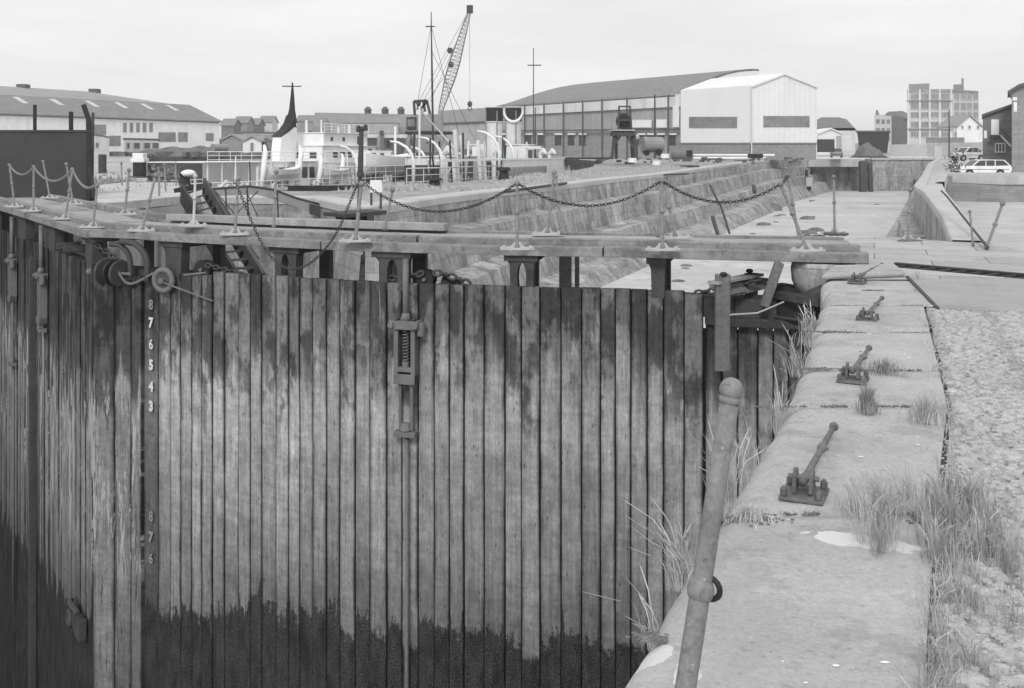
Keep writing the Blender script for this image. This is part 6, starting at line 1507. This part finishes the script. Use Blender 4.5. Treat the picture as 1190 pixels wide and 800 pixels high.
# yard equipment before the works
def tank_trailer(px, py, Z, s, label):
    c = P(px, py, Z); o = thing('tank_trailer', label, 'tank trailer', tuple(c))
    mb = MB(); mb.tube([c+Vector((-.9*s,0,1.1*s)), c+Vector((-1*s,0,1.1*s)), c+Vector((1*s,.6,1.1*s)), c+Vector((1.1*s,.6,1.1*s))], [.5*s,.75*s,.75*s,.5*s], 14); mb.build('tank', M['midgrey'], o)
    for dx in (-.6,.6):
        mb = MB(); mb.cyl(c+Vector((dx*s,-.4*s,.3*s)), c+Vector((dx*s,-.2*s,.3*s)), .32*s, 12); mb.build('wheel', M['tyre'], o)
    mb = MB(); mb.bb(c.x-1*s,c.x+1*s,c.y-.3*s,c.y+.3*s,c.z+.3*s,c.z+.45*s); mb.build('chassis', M['iron'], o)
    return o
tank_trailer(758,181,98,1.0,'rounded grey tank trailer in front of the arched works windows')
o = thing('boiler', 'long rusty boiler shell lying on its side before the white shed', 'boiler', tuple(P(795,185,95)))
mb = MB(); mb.tube([P(781,179,95), P(782,179,95), P(803,180,94), P(804,180,94)], [.3,.5,.5,.3], 14); mb.build('shell', M['brickdark'], o)
mb = MB(); mb.box(P(801,178.5,93.6), (.5,.3,.6)); mb.build('firebox', M['ironblack'], o)
for i, (px,py,lb) in enumerate(((773,182,'white drum standing between the tank trailer and the boiler'),(763,190,'white drum lying on the grass below the tank trailer'),(735,187,'white drum beside the foot of the gantry'))):
    c = P(px,py+2,90); mb = MB(); mb.cyl(c, c+UP*.4, .38, 12); tag(mb.build('drum', M['white'], origin=c), lb, 'drum', 'white drums on the pier grass')
for i, (x0,x1,y,Z,m_,lb) in enumerate(((806,900,180.5,112,'white','upper of two long white pipes along the foot of the white shed'),(806,890,184,104,'white','lower of two long white pipes along the foot of the white shed'),(640,712,184,100,'iron','long dark pipe left of the gantry'),(790,812,193.5,88,'iron','dark bar lying on the grass below the boiler'))):
    mb = MB(); mb.tube([P(x0,y,Z), P(x1,y,Z-1)], .14 if m_ == 'white' else .12, 6); tag(mb.build('pipe', M[m_], origin=P((x0+x1)/2,y,Z)), lb, 'pipe')
o = block(872,887,179,184,100,'ironblack','skip','black rubbish skip near the corner of the white shed','skip',1.2)
o = block(657,673,183,192,86,'darkwood','timber_stack','dark stack of timber at the far end of the white steamer hull','timber stack',1.5)
mb = MB(); rn = random.Random(9)
for i in range(60):
    px = rn.uniform(690,930); py = rn.uniform(184,190); c = P(px,py,100); s_ = rn.uniform(.1,.45); mb.box(c, (s_*rn.uniform(.6,3),s_,s_*.6), rn.random()*3)
for i in range(60):
    px = rn.uniform(345,560); c = P(px,rn.uniform(176,180),156); s_ = rn.uniform(.3,1.2); mb.box(c, (s_*rn.uniform(.6,3),s_,s_*.6), rn.random()*3)
struct(mb.build('yard_scrap', M['rubble']), 'stuff')

# right side ----------------------------------------------------
hr = thing('tower_roof_house', 'big hip roofed house beyond the white shed, right of its gable', 'house', tuple(P(968,178,210)))
A, B = tuple(P(948,0,210)[:2]), tuple(P(992,0,210)[:2]); wall_poly(hr, A, B, [(948,180),(994,180),(994,149),(948,149)], 'stonebldg', thick=8)
wall_poly(hr, A, B, [(946,152),(996,152),(984,139),(975,136.5),(955,136.5),(948,140)], 'roofdark', 'roof', 8.5)
hutg(951,979,156,151,180,170,'white','cladroof','shed','low white gabled shed right of the white clad shed','shed')
o = block(978,990,158,176,150,'offwhite','container','pale upright container beside the dark hopper','container',2.5)
o = block(951,970,162,177,140,'iron','boxcar','dark van body parked beside the white shed','van',3)
hp = thing('hopper', 'dark tapering steel hopper, wider at the top, standing at the dock head', 'hopper', tuple(P(1015,178,165)))
wall_poly(hp, tuple(P(996,0,165)[:2]), tuple(P(1034,0,165)[:2]), [(999,178),(1031,178),(1034,152.5),(996,152.5)], 'screen', 'body', 5)
wall_poly(hp, tuple(P(996,0,164.8)[:2]), tuple(P(1034,0,164.8)[:2]), [(995,154),(1035,154),(1035,152),(995,152)], 'trim', 'rim', 5.4)
mb = MB(); p = P(1002,177,158); mb.grid(lambda a, b: Vector((p.x-1.2+4.6*a, p.y-3+6*b, FARZ-.2+2.3*math.sin(math.pi*min(1,a*1.25 if a<.4 else .5+(a-.4)*.83))**1.2*math.sin(math.pi*b)**.8*(1+.5*mnoise.noise(Vector((a*6,b*4,2)))))), 26, 14); struct(mb.build('spoil_mound', M['rubble'], smooth=True), 'stuff')
# dark car parked at the dock head
def car(Mx, label, m, L_=4.3, estate=True, grp='cars parked in the yard', hgt=1.4):
    o = thing('parked_car', label, 'car', tuple(Mx.translation), grp); h = hgt
    prof = [(0,.35),(0,.72),(.08,.80),(L_*.24,.88),(L_*.38,h*.97),(L_*.5,h)]+([(L_*.86,h*.98),(L_*.985,.9),(L_,.75),(L_,.35)] if estate else [(L_*.7,h*.98),(L_*.84,.92),(L_*.98,.86),(L_,.7),(L_,.35)])
    wb = (.19*L_, .78*L_)
    out = [(x, z) for x, z in prof]
    bot = []
    for cx in reversed(wb): bot += [(cx+.36*math.cos(a), .30+.36*math.sin(a)) for a in [math.pi*i/6 for i in range(7)]]
    out = out+[(L_-.02,.22)]+bot+[(.02,.22)]
    mb = MB(Mx); mb.prism([(x, -.8, z) for x, z in out], (0,1.6,0)); body = mb.build('body', M[m], o, tri=True)
    gl = [(L_*.265,.90),(L_*.385,h*.93),(L_*.5,h*.955)]+([(L_*.84,h*.94),(L_*.95,.93)] if estate else [(L_*.69,h*.94),(L_*.8,.93)])
    cut = [L_*.5, L_*.68]
    for s_ in (-1, 1):
        segs = [[gl[0],gl[1],gl[2],(L_*.49,.90)], [(L_*.51,.90),(L_*.51,h*.955),(L_*.67,h*.95),(L_*.67,.90)], [(L_*.69,.9),(L_*.69,h*.95)]+gl[3:]]
        for sg_ in segs:
            if len(sg_) < 3: continue
            mb = MB(Mx); mb.prism([(x, s_*.805, z) for x, z in sg_], (0, -s_*.03, 0)); mb.build('window', M['windark'], body)
    mb = MB(Mx); mb.prism([(L_*.25,-.68,.9),(L_*.25,.68,.9),(L_*.375,.6,h*.95),(L_*.375,-.6,h*.95)], (-.03,0,.01)); mb.build('windscreen', M['windark'], body)
    for cx in wb:
        for s_ in (-1, 1):
            mb = MB(Mx); mb.cyl((cx,s_*.6,.3),(cx,s_*.8,.3),.30,18); w_ = mb.build('wheel', M['tyre'], o); mb = MB(Mx); mb.cyl((cx,s_*.79,.3),(cx,s_*.815,.3),.17,14); mb.build('rim', M['galv'], w_)
    for x in (-.05, L_-.05): mb = MB(Mx); mb.bb(x, x+.1, -.82, .82, .38, .5); mb.build('bumper', M['trim'], o)
    for s_ in (-1, 1): mb = MB(Mx); mb.bb(-.03, .03, s_*.62-.14, s_*.62+.14, .6, .76); mb.build('headlight', M['win'], o)
    mb = MB(Mx); mb.bb(.2, L_-.2, -.815, -.805, .6, .64); mb.build('side_trim', M['trim'], o)
    return o
car(Matrix.Translation(P(1110,206,79)) , 'white estate car side on beside the sunken pit', 'white', 4.1, True)
car(Matrix.Translation(P(1108,187.5,100)) @ Matrix.Rotation(R(8),4,'Z'), 'small pale saloon car behind the white estate car', 'offwhite', 3.2, False)
car(Matrix.Translation(P(973,183.5,146)) @ Matrix.Rotation(R(75),4,'Z') , 'dark car nose on at the dock head above the concrete beam', 'midgrey', 4.0, False)
bt = thing('dinghy', 'small white dinghy leaning by the brick building with outside steps', 'boat', tuple(P(1171,190,92))); boat(bt, Matrix.Translation(P(1164,184,92)), 0, 0, 0, 1.5, .8, .8, 'white', 'hull')
# dark figure-height drum/bush by the car
mb = MB(); c = P(1109.5,200,72); rn = random.Random(2)
for i in range(260):
    q = c+Vector((rn.gauss(0,.28), rn.gauss(0,.25), abs(rn.gauss(.65,.42)))); s_ = .12
    mb.add([q+Vector((rn.uniform(-s_,s_),rn.uniform(-s_,s_),rn.uniform(-s_,s_))) for _ in range(3)], [(0,1,2)])
tag(mb.build('shrub', M['foliage'], origin=c), 'small dark shrub just left of the white estate car', 'shrub')
# mills
m1 = thing('mill_building', 'lower mill block with grid of windows, left of the tall pale mill', 'mill', tuple(P(1037,175,290)), 'mill buildings on the right skyline')
A, B = tuple(P(1015,0,290)[:2]), tuple(P(1036,0,286)[:2]); wall_poly(m1, A, B, [(1016,178),(1036,178),(1036,135),(1016,134)], 'stonebldg', thick=1)
C1, D1 = B, tuple(P(1056,0,300)[:2]); wall_poly(m1, C1, D1, [(1036,178),(1056,178),(1056,137),(1036,135)], 'brickdark', 'side_wall', 1)
wall_poly(m1, tuple(P(1015,0,296)[:2]), tuple(P(1056,0,296)[:2]), [(1017,137),(1055,138),(1055,132),(1048,129),(1032,130),(1028,134),(1022,134),(1020,128),(1018,128)], 'roofdark', 'roof', 8)
wins(m1, A, B, [(1018.5+i*6, 1022.3+i*6, y, y+5) for i in range(3) for y in (139,149,159)], m='win', frame_=False)
tm = thing('mill_building', 'tall pale mill with five storeys of windows and a dark rooftop block', 'mill', tuple(P(1090,178,250)), 'mill buildings on the right skyline')
A, B = tuple(P(1054,0,250)[:2]), tuple(P(1107,0,246)[:2]); C1 = tuple(P(1138,0,262)[:2])
wall_poly(tm, A, B, [(1055,182),(1107,182),(1107,103.5),(1080,103.5),(1080,105),(1054,105.5)], 'stonebldg', thick=2)
wall_poly(tm, B, C1, [(1107,182),(1139,182),(1137,106.5),(1107,105.5)], 'shipgrey', 'side_wall', 2)
mb = MB(); a, b, c = hit(1054,104,A,B), hit(1107,104,A,B), hit(1137,106,B,C1); mb.prism([a,b,c,Vector((c.x*1.06,c.y*1.06,c.z)),Vector((a.x*1.07,a.y*1.07,a.z))], (0,0,-1)); mb.build('roof', M['roof'], tm)
wall_poly(tm, (A[0]+.3,A[1]+3), (B[0],B[1]+3), [(1056,105),(1080,105),(1080,97),(1056,98)], 'midgrey', 'roof_block', 6)
wall_poly(tm, (B[0],B[1]+4), (C1[0],C1[1]+4), [(1108,106),(1120,106),(1120,91),(1117.5,91),(1117.5,98),(1108,98.5)], 'midgrey', 'stair_tower', 4)
wx = [(1058.5,1067.5),(1070.5,1079),(1082,1090.5),(1094,1103)]
for (ya, yb) in ((109,115.5),(119.5,127),(130.5,137),(141.5,148),(153.5,159.5)):
    wins(tm, A, B, [(a_, b_, ya, yb) for a_, b_ in wx], m='win', bars=2, proud=.12)
    wins(tm, B, C1, [(x, x+5.2, ya, yb) for x in (1109,1116.5,1123.5,1131)], m='win', bars=1, proud=.12)
for px in (1055.5,1069,1080.5,1092.3,1105.5):
    wall_poly(tm, (A[0],A[1]-.5), (B[0],B[1]-.5), [(px-.9,180),(px+.9,180),(px+.9,104),(px-.9,104)], 'offwhite', 'pilaster', .5)
for py in (117,150): wall_poly(tm, (A[0],A[1]-.7), (B[0],B[1]-.7), [(1053.5,py+.7),(1107.5,py+.7),(1107.5,py-.5),(1053.5,py-.5)], 'midgrey', 'string_course', .6)
# walls and small white gabled house
yw = thing('yard_wall', 'long pale wall with a doorway below the tall mill', 'wall', tuple(P(1090,180,150)))
A, B = tuple(P(1034,0,165)[:2]), tuple(P(1143,0,150)[:2])
wall_poly(yw, A, B, [(1034,182),(1077,182),(1077,168),(1034,168)], 'stonebldg'); wall_poly(yw, A, B, [(1077,182),(1143,182),(1143,165.5),(1077,166)], 'concrete', 'wall')
wall_poly(yw, (A[0],A[1]+1), (B[0],B[1]+1), [(1076,167),(1119,167),(1119,160),(1076,160)], 'brick', 'upper_wall'); wins(yw, A, B, [(1087,1095,169,182)], m='shipgrey', name='door')
hutg(1112,1141,148,135.5,166,180,'white','roof','gabled_house','white gabled house with three small windows below the mill','house', 8, None, [(1117,1119.5,146,150),(1125,1128,146,150),(1135,1138,146,150)])
# brick building with outside steps at the right edge
bb_ = thing('brick_building', 'brick building with outside steps and a pale door, right edge', 'building', tuple(P(1165,195,88)))
A = tuple(P(1142,0,88)[:2]); B = (A[0]+8.6, A[1]-5.2)
wall_poly(bb_, A, B, [(1142,197),(1240,197),(1240,100),(1142,134.5)], 'brickdark', thick=7)
wall_poly(bb_, (A[0]-.2,A[1]-.25), (B[0],B[1]-.25), [(1141,136),(1240,101.5),(1240,98.5),(1141,133)], 'trim', 'verge', 7.4)
wins(bb_, A, B, [(1152,1161,139,157)], m='white', name='door', frame_=False, proud=.08)
wins(bb_, A, B, [(1157,1168,167,177)], m='windark', bars=2, proud=.08); wins(bb_, A, B, [(1143.5,1147,152,161)], m='white', name='panel', frame_=False)
A2, B2 = (A[0],A[1]-1.0), (B[0],B[1]-1.0)
wall_poly(bb_, A2, B2, [(1150,160),(1163,160),(1163,157.5),(1150,157.5)], 'iron', 'landing', 1.0)
for dy in (0, -.9):
    wall_poly(bb_, (A[0],A2[1]+.9+dy), (B[0],B2[1]+.9+dy), [(1161,157),(1163,156.5),(1176,170),(1174,171)], 'offwhite', 'stair_stringer', .06)
mb = MB(); mb.tube([hit(1162,149,A2,B2), hit(1176,163,A2,B2)], .04, 5); mb.build('handrail', M['iron'], bb_)
tb = thing('brick_tower', 'tall dark brick building end cut off by the right edge of the photo', 'building', tuple(P(1182,198,80)))
A = tuple(P(1176,0,80)[:2]); B = (A[0]+8.6, A[1]-5.4)
wall_poly(tb, A, B, [(1176,200),(1230,200),(1230,86),(1184,100),(1172,108),(1176,111)], 'brick', thick=6); wall_poly(tb, (A[0]-.3,A[1]-.3), (B[0],B[1]-.3), [(1171,109.5),(1184,101.5),(1231,88),(1231,84.5),(1184,98),(1171,106)], 'trim', 'verge', 6.6)
wins(tb, A, B, [(1177,1182,113,117),(1178,1182,119,130)], m='white', name='panel', frame_=False)

# ladder, timbers and debris in the dock
ld = thing('wall_ladder', 'iron ladder fixed to the far right corner of the dock wall', 'ladder', tuple(P(1068,230,140)))
for px in (1062.5,1072):
    mb = MB(); mb.tube([P(px,209,140), P(px-1.5,230,140)], .12, 5); mb.build('rail', M['iron'], ld)
for i in range(8):
    y = 210+i*2.6; mb = MB(); mb.tube([P(1062.2-i*.15,y,140), P(1072-i*.15,y,140)], .08, 4); mb.build('rung', M['iron'], ld)
for k_, (x0,y0,x1,y1,Z,w_,lb) in enumerate(((1002,188,1003,224,148,.9,'left thick timber pile against the dock head wall'),(1011,190,1012,223,148.5,.6,'right timber pile against the dock head wall'),(937,198,939,225,135,.35,'thin dark pile beside the culvert opening'),(825,215,836,238,74,.16,'upper leaning timber against the altars, right of the stanchions'),(837,237,848,272,66,.14,'lower leaning timber reaching the silt'),(828,252,835,276,64,.22,'short thick timber stump at the foot of the altars'),(876,216,877,224,90,.3,'small iron fitting high on the altar wall'))):
    mb = MB(); a, b = P(x0,y0,Z), P(x1,y1,Z-1.5); mb.beam(b, a, w_, w_*.8, (0,1,0)); tag(mb.build('timber', M['darkwood' if k_ not in (3,) else 'iron'], bevel=.03, origin=b), lb, 'timber', 'old timbers in the dock')
gc = thing('gully_chute', 'short pale vertical chute with a dark mouth beside the culvert', 'chute', tuple(P(941,224,130)))
mb = MB(); a, b = P(937,206,130), P(944,222,130); mb.bb(a.x,b.x,130,131,b.z,a.z); mb.build('casing', M['concrete'], gc); mb = MB(); a, b = P(938,217,129.8), P(943,221,129.8); mb.bb(a.x,b.x,129.8,130,b.z,a.z); mb.build('mouth', M['ironblack'], gc)
for k_, (px,py,sz,lb) in enumerate(((1011,219,1.3,'pale boulder at the foot of the timber piles'),(938,255,.5,'dark half buried lump on the silt near the crossed stanchions'),(938,272,.45,'dark rubble lump nearest the footbridge on the silt'),(950,269,.4,'small flat stone lying on the silt left of the upright stanchion'),(893,245,1.0,'dark slab sticking out of the silt near the altars'),(888,262,.35,'small stone on the silt below the dark slab'))):
    p = G(px, py, -4.0); mb = MB(); n = 12; vs = []
    mb.ball(p, sz, 9, 6, (1.6,1,.7)); 
    for i, v in enumerate(mb.v): mb.v[i] = p+(v-p)*(1+.35*mnoise.noise(v*.9))
    tag(mb.build('boulder', M['rubble' if k_ else 'concrete'], origin=p), lb, 'boulder', 'boulders in the dock silt')
# rough debris around stanchion feet on the flags
mb = MB(); rn = random.Random(15)
for (px,py) in ((970,272),(929,281),(947,275),(1055,280)):
    for i in range(14): p = G(px,py,.0)+Vector((rn.gauss(0,.14), rn.gauss(0,.10), .0)); mb.ball(p, rn.uniform(.02,.07), 6, 4, (1.3,1,.6))
struct(mb.build('loose_rubble', M['rubble']), 'stuff')

# ================================================================== GRASS AND WEEDS
def tuft(mb, c, n, h, spread, w_=.0022, lean=(0,0), curve=.35, heads=False, rn=random, ring=1.0):
    for i in range(n):
        a = rn.random()*6.283; r_ = spread*min(1.15, abs(rn.gauss(0,.55)))*ring; b = Vector(c)+Vector((r_*math.cos(a), r_*math.sin(a), 0))
        hh = h*rn.uniform(.4,1.15)*(1.15-.5*min(1,r_/(spread+1e-6))); la = rn.random()*6.283; lm = rn.random()*curve*hh
        dx = Vector((math.cos(la)*lm+lean[0]*hh, math.sin(la)*lm+lean[1]*hh, 0)); side = Vector((math.sin(la+rn.random()), -math.cos(la), 0)); side.normalize()
        pts = [b, b+dx*.18+UP*hh*.4, b+dx*.5+UP*hh*.75, b+dx+UP*hh*(1-.15*lm/hh)]
        ws_ = [w_, w_*.95, w_*.7, w_*.12]
        if heads and rn.random() < .55: ws_[2] = w_*1.5; ws_[3] = w_*1.6; pts.append(pts[-1]+(pts[-1]-pts[-2]).normalized()*.05*h*2); ws_.append(w_*.2)
        vs = [];
        for p, q in zip(pts, ws_): vs += [p-side*q, p+side*q]
        mb.add(vs, [(2*k, 2*k+1, 2*k+3, 2*k+2) for k in range(len(pts)-1)])
def tuft_thing(px, py, n, h, spread, label, m='straw', lean=(0,0), curve=.5, z=0, heads=False, w_=.0022, name='grass_tuft', grp='tufts growing from the quay stones', off=(0,0)):
    c = G(px, py, z)+Vector((off[0],off[1],0)); mb = MB(); rn = random.Random(int(px*7+py)); tuft(mb, c, n, h, spread, w_, lean, curve, heads, rn); return tag(mb.build(name, M[m], origin=c), label, 'grass tuft' if name == 'grass_tuft' else 'weed', grp)
tuft_thing(1008,480, 260, .17, .07, 'dense round grass tuft in the joint just below the second folded stanchion', 'grassdk', w_=.0025)
tuft_thing(1028,434, 240, .11, .16, 'low spreading grass in the joint right of the second folded stanchion', 'grassdk', curve=.9)
tuft_thing(1075,491, 200, .17, .14, 'thin pale grass tuft at the right end of the coping joint', 'grass', curve=.9)
tuft_thing(868,603, 220, .055, .13, 'low mossy plant in the joint left of the nearest folded stanchion', 'grass', curve=1.2)
tuft_thing(1066,325, 60, .12, .10, 'small faint grass wisps at the edge of the iron plate', 'grass')
# weeds on the face of the quay: rooted just below the rounded edge, growing out and up
def edge_weed(Y, dz, n, h, lx, label, spread=.05, m='straw', w_=.0017):
    c = Vector((lerp_line(EDGE, Y)-.02, Y, dz)); mb = MB(); rn = random.Random(int(Y*100)); [tuft(mb, c, n//4+1, h*rn.uniform(.5,1.1), spread, w_, (lx*rn.uniform(-.1,1.5),rn.uniform(-.35,.3)), .6, True, rn) for _ in range(5)]; tag(mb.build('edge_weed', M[m], origin=c), label, 'weed', 'weeds growing out of the quay face')
edge_weed(3.95,-.12, 90, .34, -.45, 'big fan of straw coloured weed on the quay edge left of the near stanchion', .07)
edge_weed(3.55,-.16, 16, .22, -.35, 'sparse few stems on the quay edge below the big fan of weed', .05)
edge_weed(4.9,-.15, 70, .42, -.12, 'tall upright straw stems right behind the near stanchion shaft', .10)
edge_weed(5.4,-.12, 60, .30, -.25, 'bushy weed on the quay edge between two stone joints', .10, 'grass')
edge_weed(6.25,-.15, 60, .34, -.22, 'curled pale weed stems where the stone edge steps in', .10)
edge_weed(7.6,-.10, 70, .36, -.25, 'pale seeding weed in front of the dark gate recess', .14)
edge_weed(9.6,-.25, 100, .48, -.16, 'farthest bushy weed against the black gate recess', .20, 'grass', .003)
# grass growing along the coping joint and through the cobbles
mb = MB(); mc = MB(); rn = random.Random(77)
for i in range(58):
    t = rn.random(); y = 3.85+t*.75+rn.gauss(0,.08); x = 1.42+rn.random()*.62+(.1 if y > 4.4 else 0)
    tuft(mb if i%3 else mc, (x, y, 0), 46, .17*(1.0-.25*abs(x-1.8)), .07, .0010, (-.05,0), .7, i%2 == 0, rn)
for i in range(120):
    y = 2.3+rn.random()*2.3; x = lerp_line(INNER, y)+abs(rn.gauss(.02,.12))+.0
    tuft(mb if i%2 else mc, (x, y, -.02), 22, .11, .07, .0010, (0,0), .9, i%3 == 0, rn)
for i in range(70):
    y = 4.6+rn.random()*5.5; x = lerp_line(INNER, y)+rn.gauss(.03,.06)
    tuft(mb, (x, y, -.02), 9, .06+.05*rn.random(), .05, .0018, (0,0), .9, False, rn)
struct(mb.build('quay_grass', M['straw']), 'stuff'); struct(mc.build('quay_grass', M['grassdk']), 'stuff')
# moss and dirt along the coping joints and chipped spots
mb = MB(); rn = random.Random(41)
for yj in cuts[3:-1]:
    for i in range(230):
        f = rn.random(); x = lerp_line(EDGE, yj)+.10+f*(lerp_line(INNER, yj)-lerp_line(EDGE, yj)-.1)
        if mnoise.noise(Vector((x*3.2, yj*2, 5))) < -.02: continue
        yo = .012*mnoise.noise(Vector((x*6, yj, 2))); tuft(mb, (x, yj+yo+rn.gauss(0,.008), -.012), 2, .016, .006, .0016, (0,0), 1.0, False, rn)
        mb.ball((x, yj+rn.gauss(0,.006), -.012), rn.uniform(.004,.010), 5, 3, (1.5,1,.6))
for (px,py,sx,sy) in ((965,386,.16,.035),(945,429,.22,.03),(903,473,.12,.02),(1000,409,.0,.0),(868,603,.15,.05),(755,742,.05,.03),(1072,605,.05,.04)):
    for i in range(int(60+900*sx)):
        p = G(px,py)+Vector((rn.gauss(0,sx*.5), rn.gauss(0,sy*.6), .002)); mb.ball(p, rn.uniform(.003,.009), 5, 3, (1.4,1,.5))
struct(mb.build('joint_moss', M['moss']), 'stuff')
# litter, weeds and rail lines on the left quay
mb = MB(); rn = random.Random(61)
for i in range(420):
    p = G(rn.uniform(106,210), 186+rn.random()**.8*46, .02); s_ = rn.uniform(.04,.22)*(1+p.y/120)
    if p.x > -11.9 and p.y < 37: continue
    mb.box(p, (s_*rn.uniform(.6,2.4),s_,s_*.5), rn.random()*3)
struct(mb.build('quay_litter', M['rubble']), 'stuff')
mb = MB()
for i in range(900):
    p = G(rn.uniform(104,214), 187+rn.random()**.8*44, .0)
    if mnoise.noise(Vector((p.x*.3,p.y*.2,1))) < .05: continue
    tuft(mb, p, 3, .25*(1+p.y/150), .3, .02+p.y*.0006, (0,0), .6, False, rn)
struct(mb.build('quay_grass', M['grassdk']), 'stuff')
for k_, dx in enumerate((0, 1.5)):
    mb = MB(); a = G(118+dx*3,212,.03); b = G(150+dx,188,.03); mb.beam(a, b, .09, .06); tag(mb.build('rail_track', M['iron'], origin=a), ('left rail of the track crossing the left quay','right rail of the track crossing the left quay')[k_], 'rail', 'rails on the left quay')
# small pale chips and droppings on the stone
mb = MB(); rn = random.Random(52)
for i in range(26):
    y = 2.5+rn.random()**1.4*9; x = lerp_line(EDGE, y)+.2+rn.random()*(lerp_line(INNER,y)-lerp_line(EDGE,y)-.3)
    r_ = rn.uniform(.003,.008); mb.ball((x,y,.002), r_, 6, 4, (rn.uniform(1,2.6),1,.3))
struct(mb.build('stone_chips', M['white']), 'stuff')
# rough grass on the pier top
mb = MB(); rn = random.Random(31)
for i in range(5200):
    t = rn.random(); y = 40+t**.8*85; xl = None
    for a, b in zip(left_cope, left_cope[1:]):
        if a[1] < b[1] and a[1] <= y <= b[1]: xl = a[0]+(b[0]-a[0])*(y-a[1])/(b[1]-a[1])
    xp = None
    for a, b in zip(pier_left, pier_left[1:]):
        if a[1] <= y <= b[1]: xp = a[0]+(b[0]-a[0])*(y-a[1])/(b[1]-a[1])
    if xl is None or xp is None: continue
    x = xp+.3+(xl-1.2-xp)*rn.random(); z = max(0,(y-75)/75*.85); clump = mnoise.noise(Vector((x*.25, y*.12, 3)))
    if clump < -.1: continue
    h_ = (.12+.35*clump)*rn.uniform(.6,1.3)*(1.6 if y > 70 else 1)
    for k in range(3):
        bx, by = x+rn.gauss(0,.3), y+rn.gauss(0,.3); a = rn.random()*3.14; s_ = .07
        mb.add([Vector((bx-s_*math.cos(a),by-s_*math.sin(a),z)),Vector((bx+s_*math.cos(a),by+s_*math.sin(a),z)),Vector((bx+rn.gauss(0,.1),by,z+max(.08,h_)))], [(0,1,2)])
struct(mb.build('pier_grass', M['grass']), 'stuff')

# ================================================================== AIR
hm = bpy.data.materials.new('haze'); hm.use_nodes = True; ht = hm.node_tree; ht.nodes.clear()
ho = ht.nodes.new('ShaderNodeOutputMaterial'); hv = ht.nodes.new('ShaderNodeVolumePrincipled')
hv.inputs['Color'].default_value = (.93,.93,.93,1); hv.inputs['Density'].default_value = HAZE; hv.inputs['Anisotropy'].default_value = .2
ht.links.new(hv.outputs[0], ho.inputs['Volume'])
if HAZE > 0:
    mb = MB(); mb.bb(-1200, 1200, -60, 1200, -18.2, 26); hz = struct(mb.build('haze', hm), 'stuff')
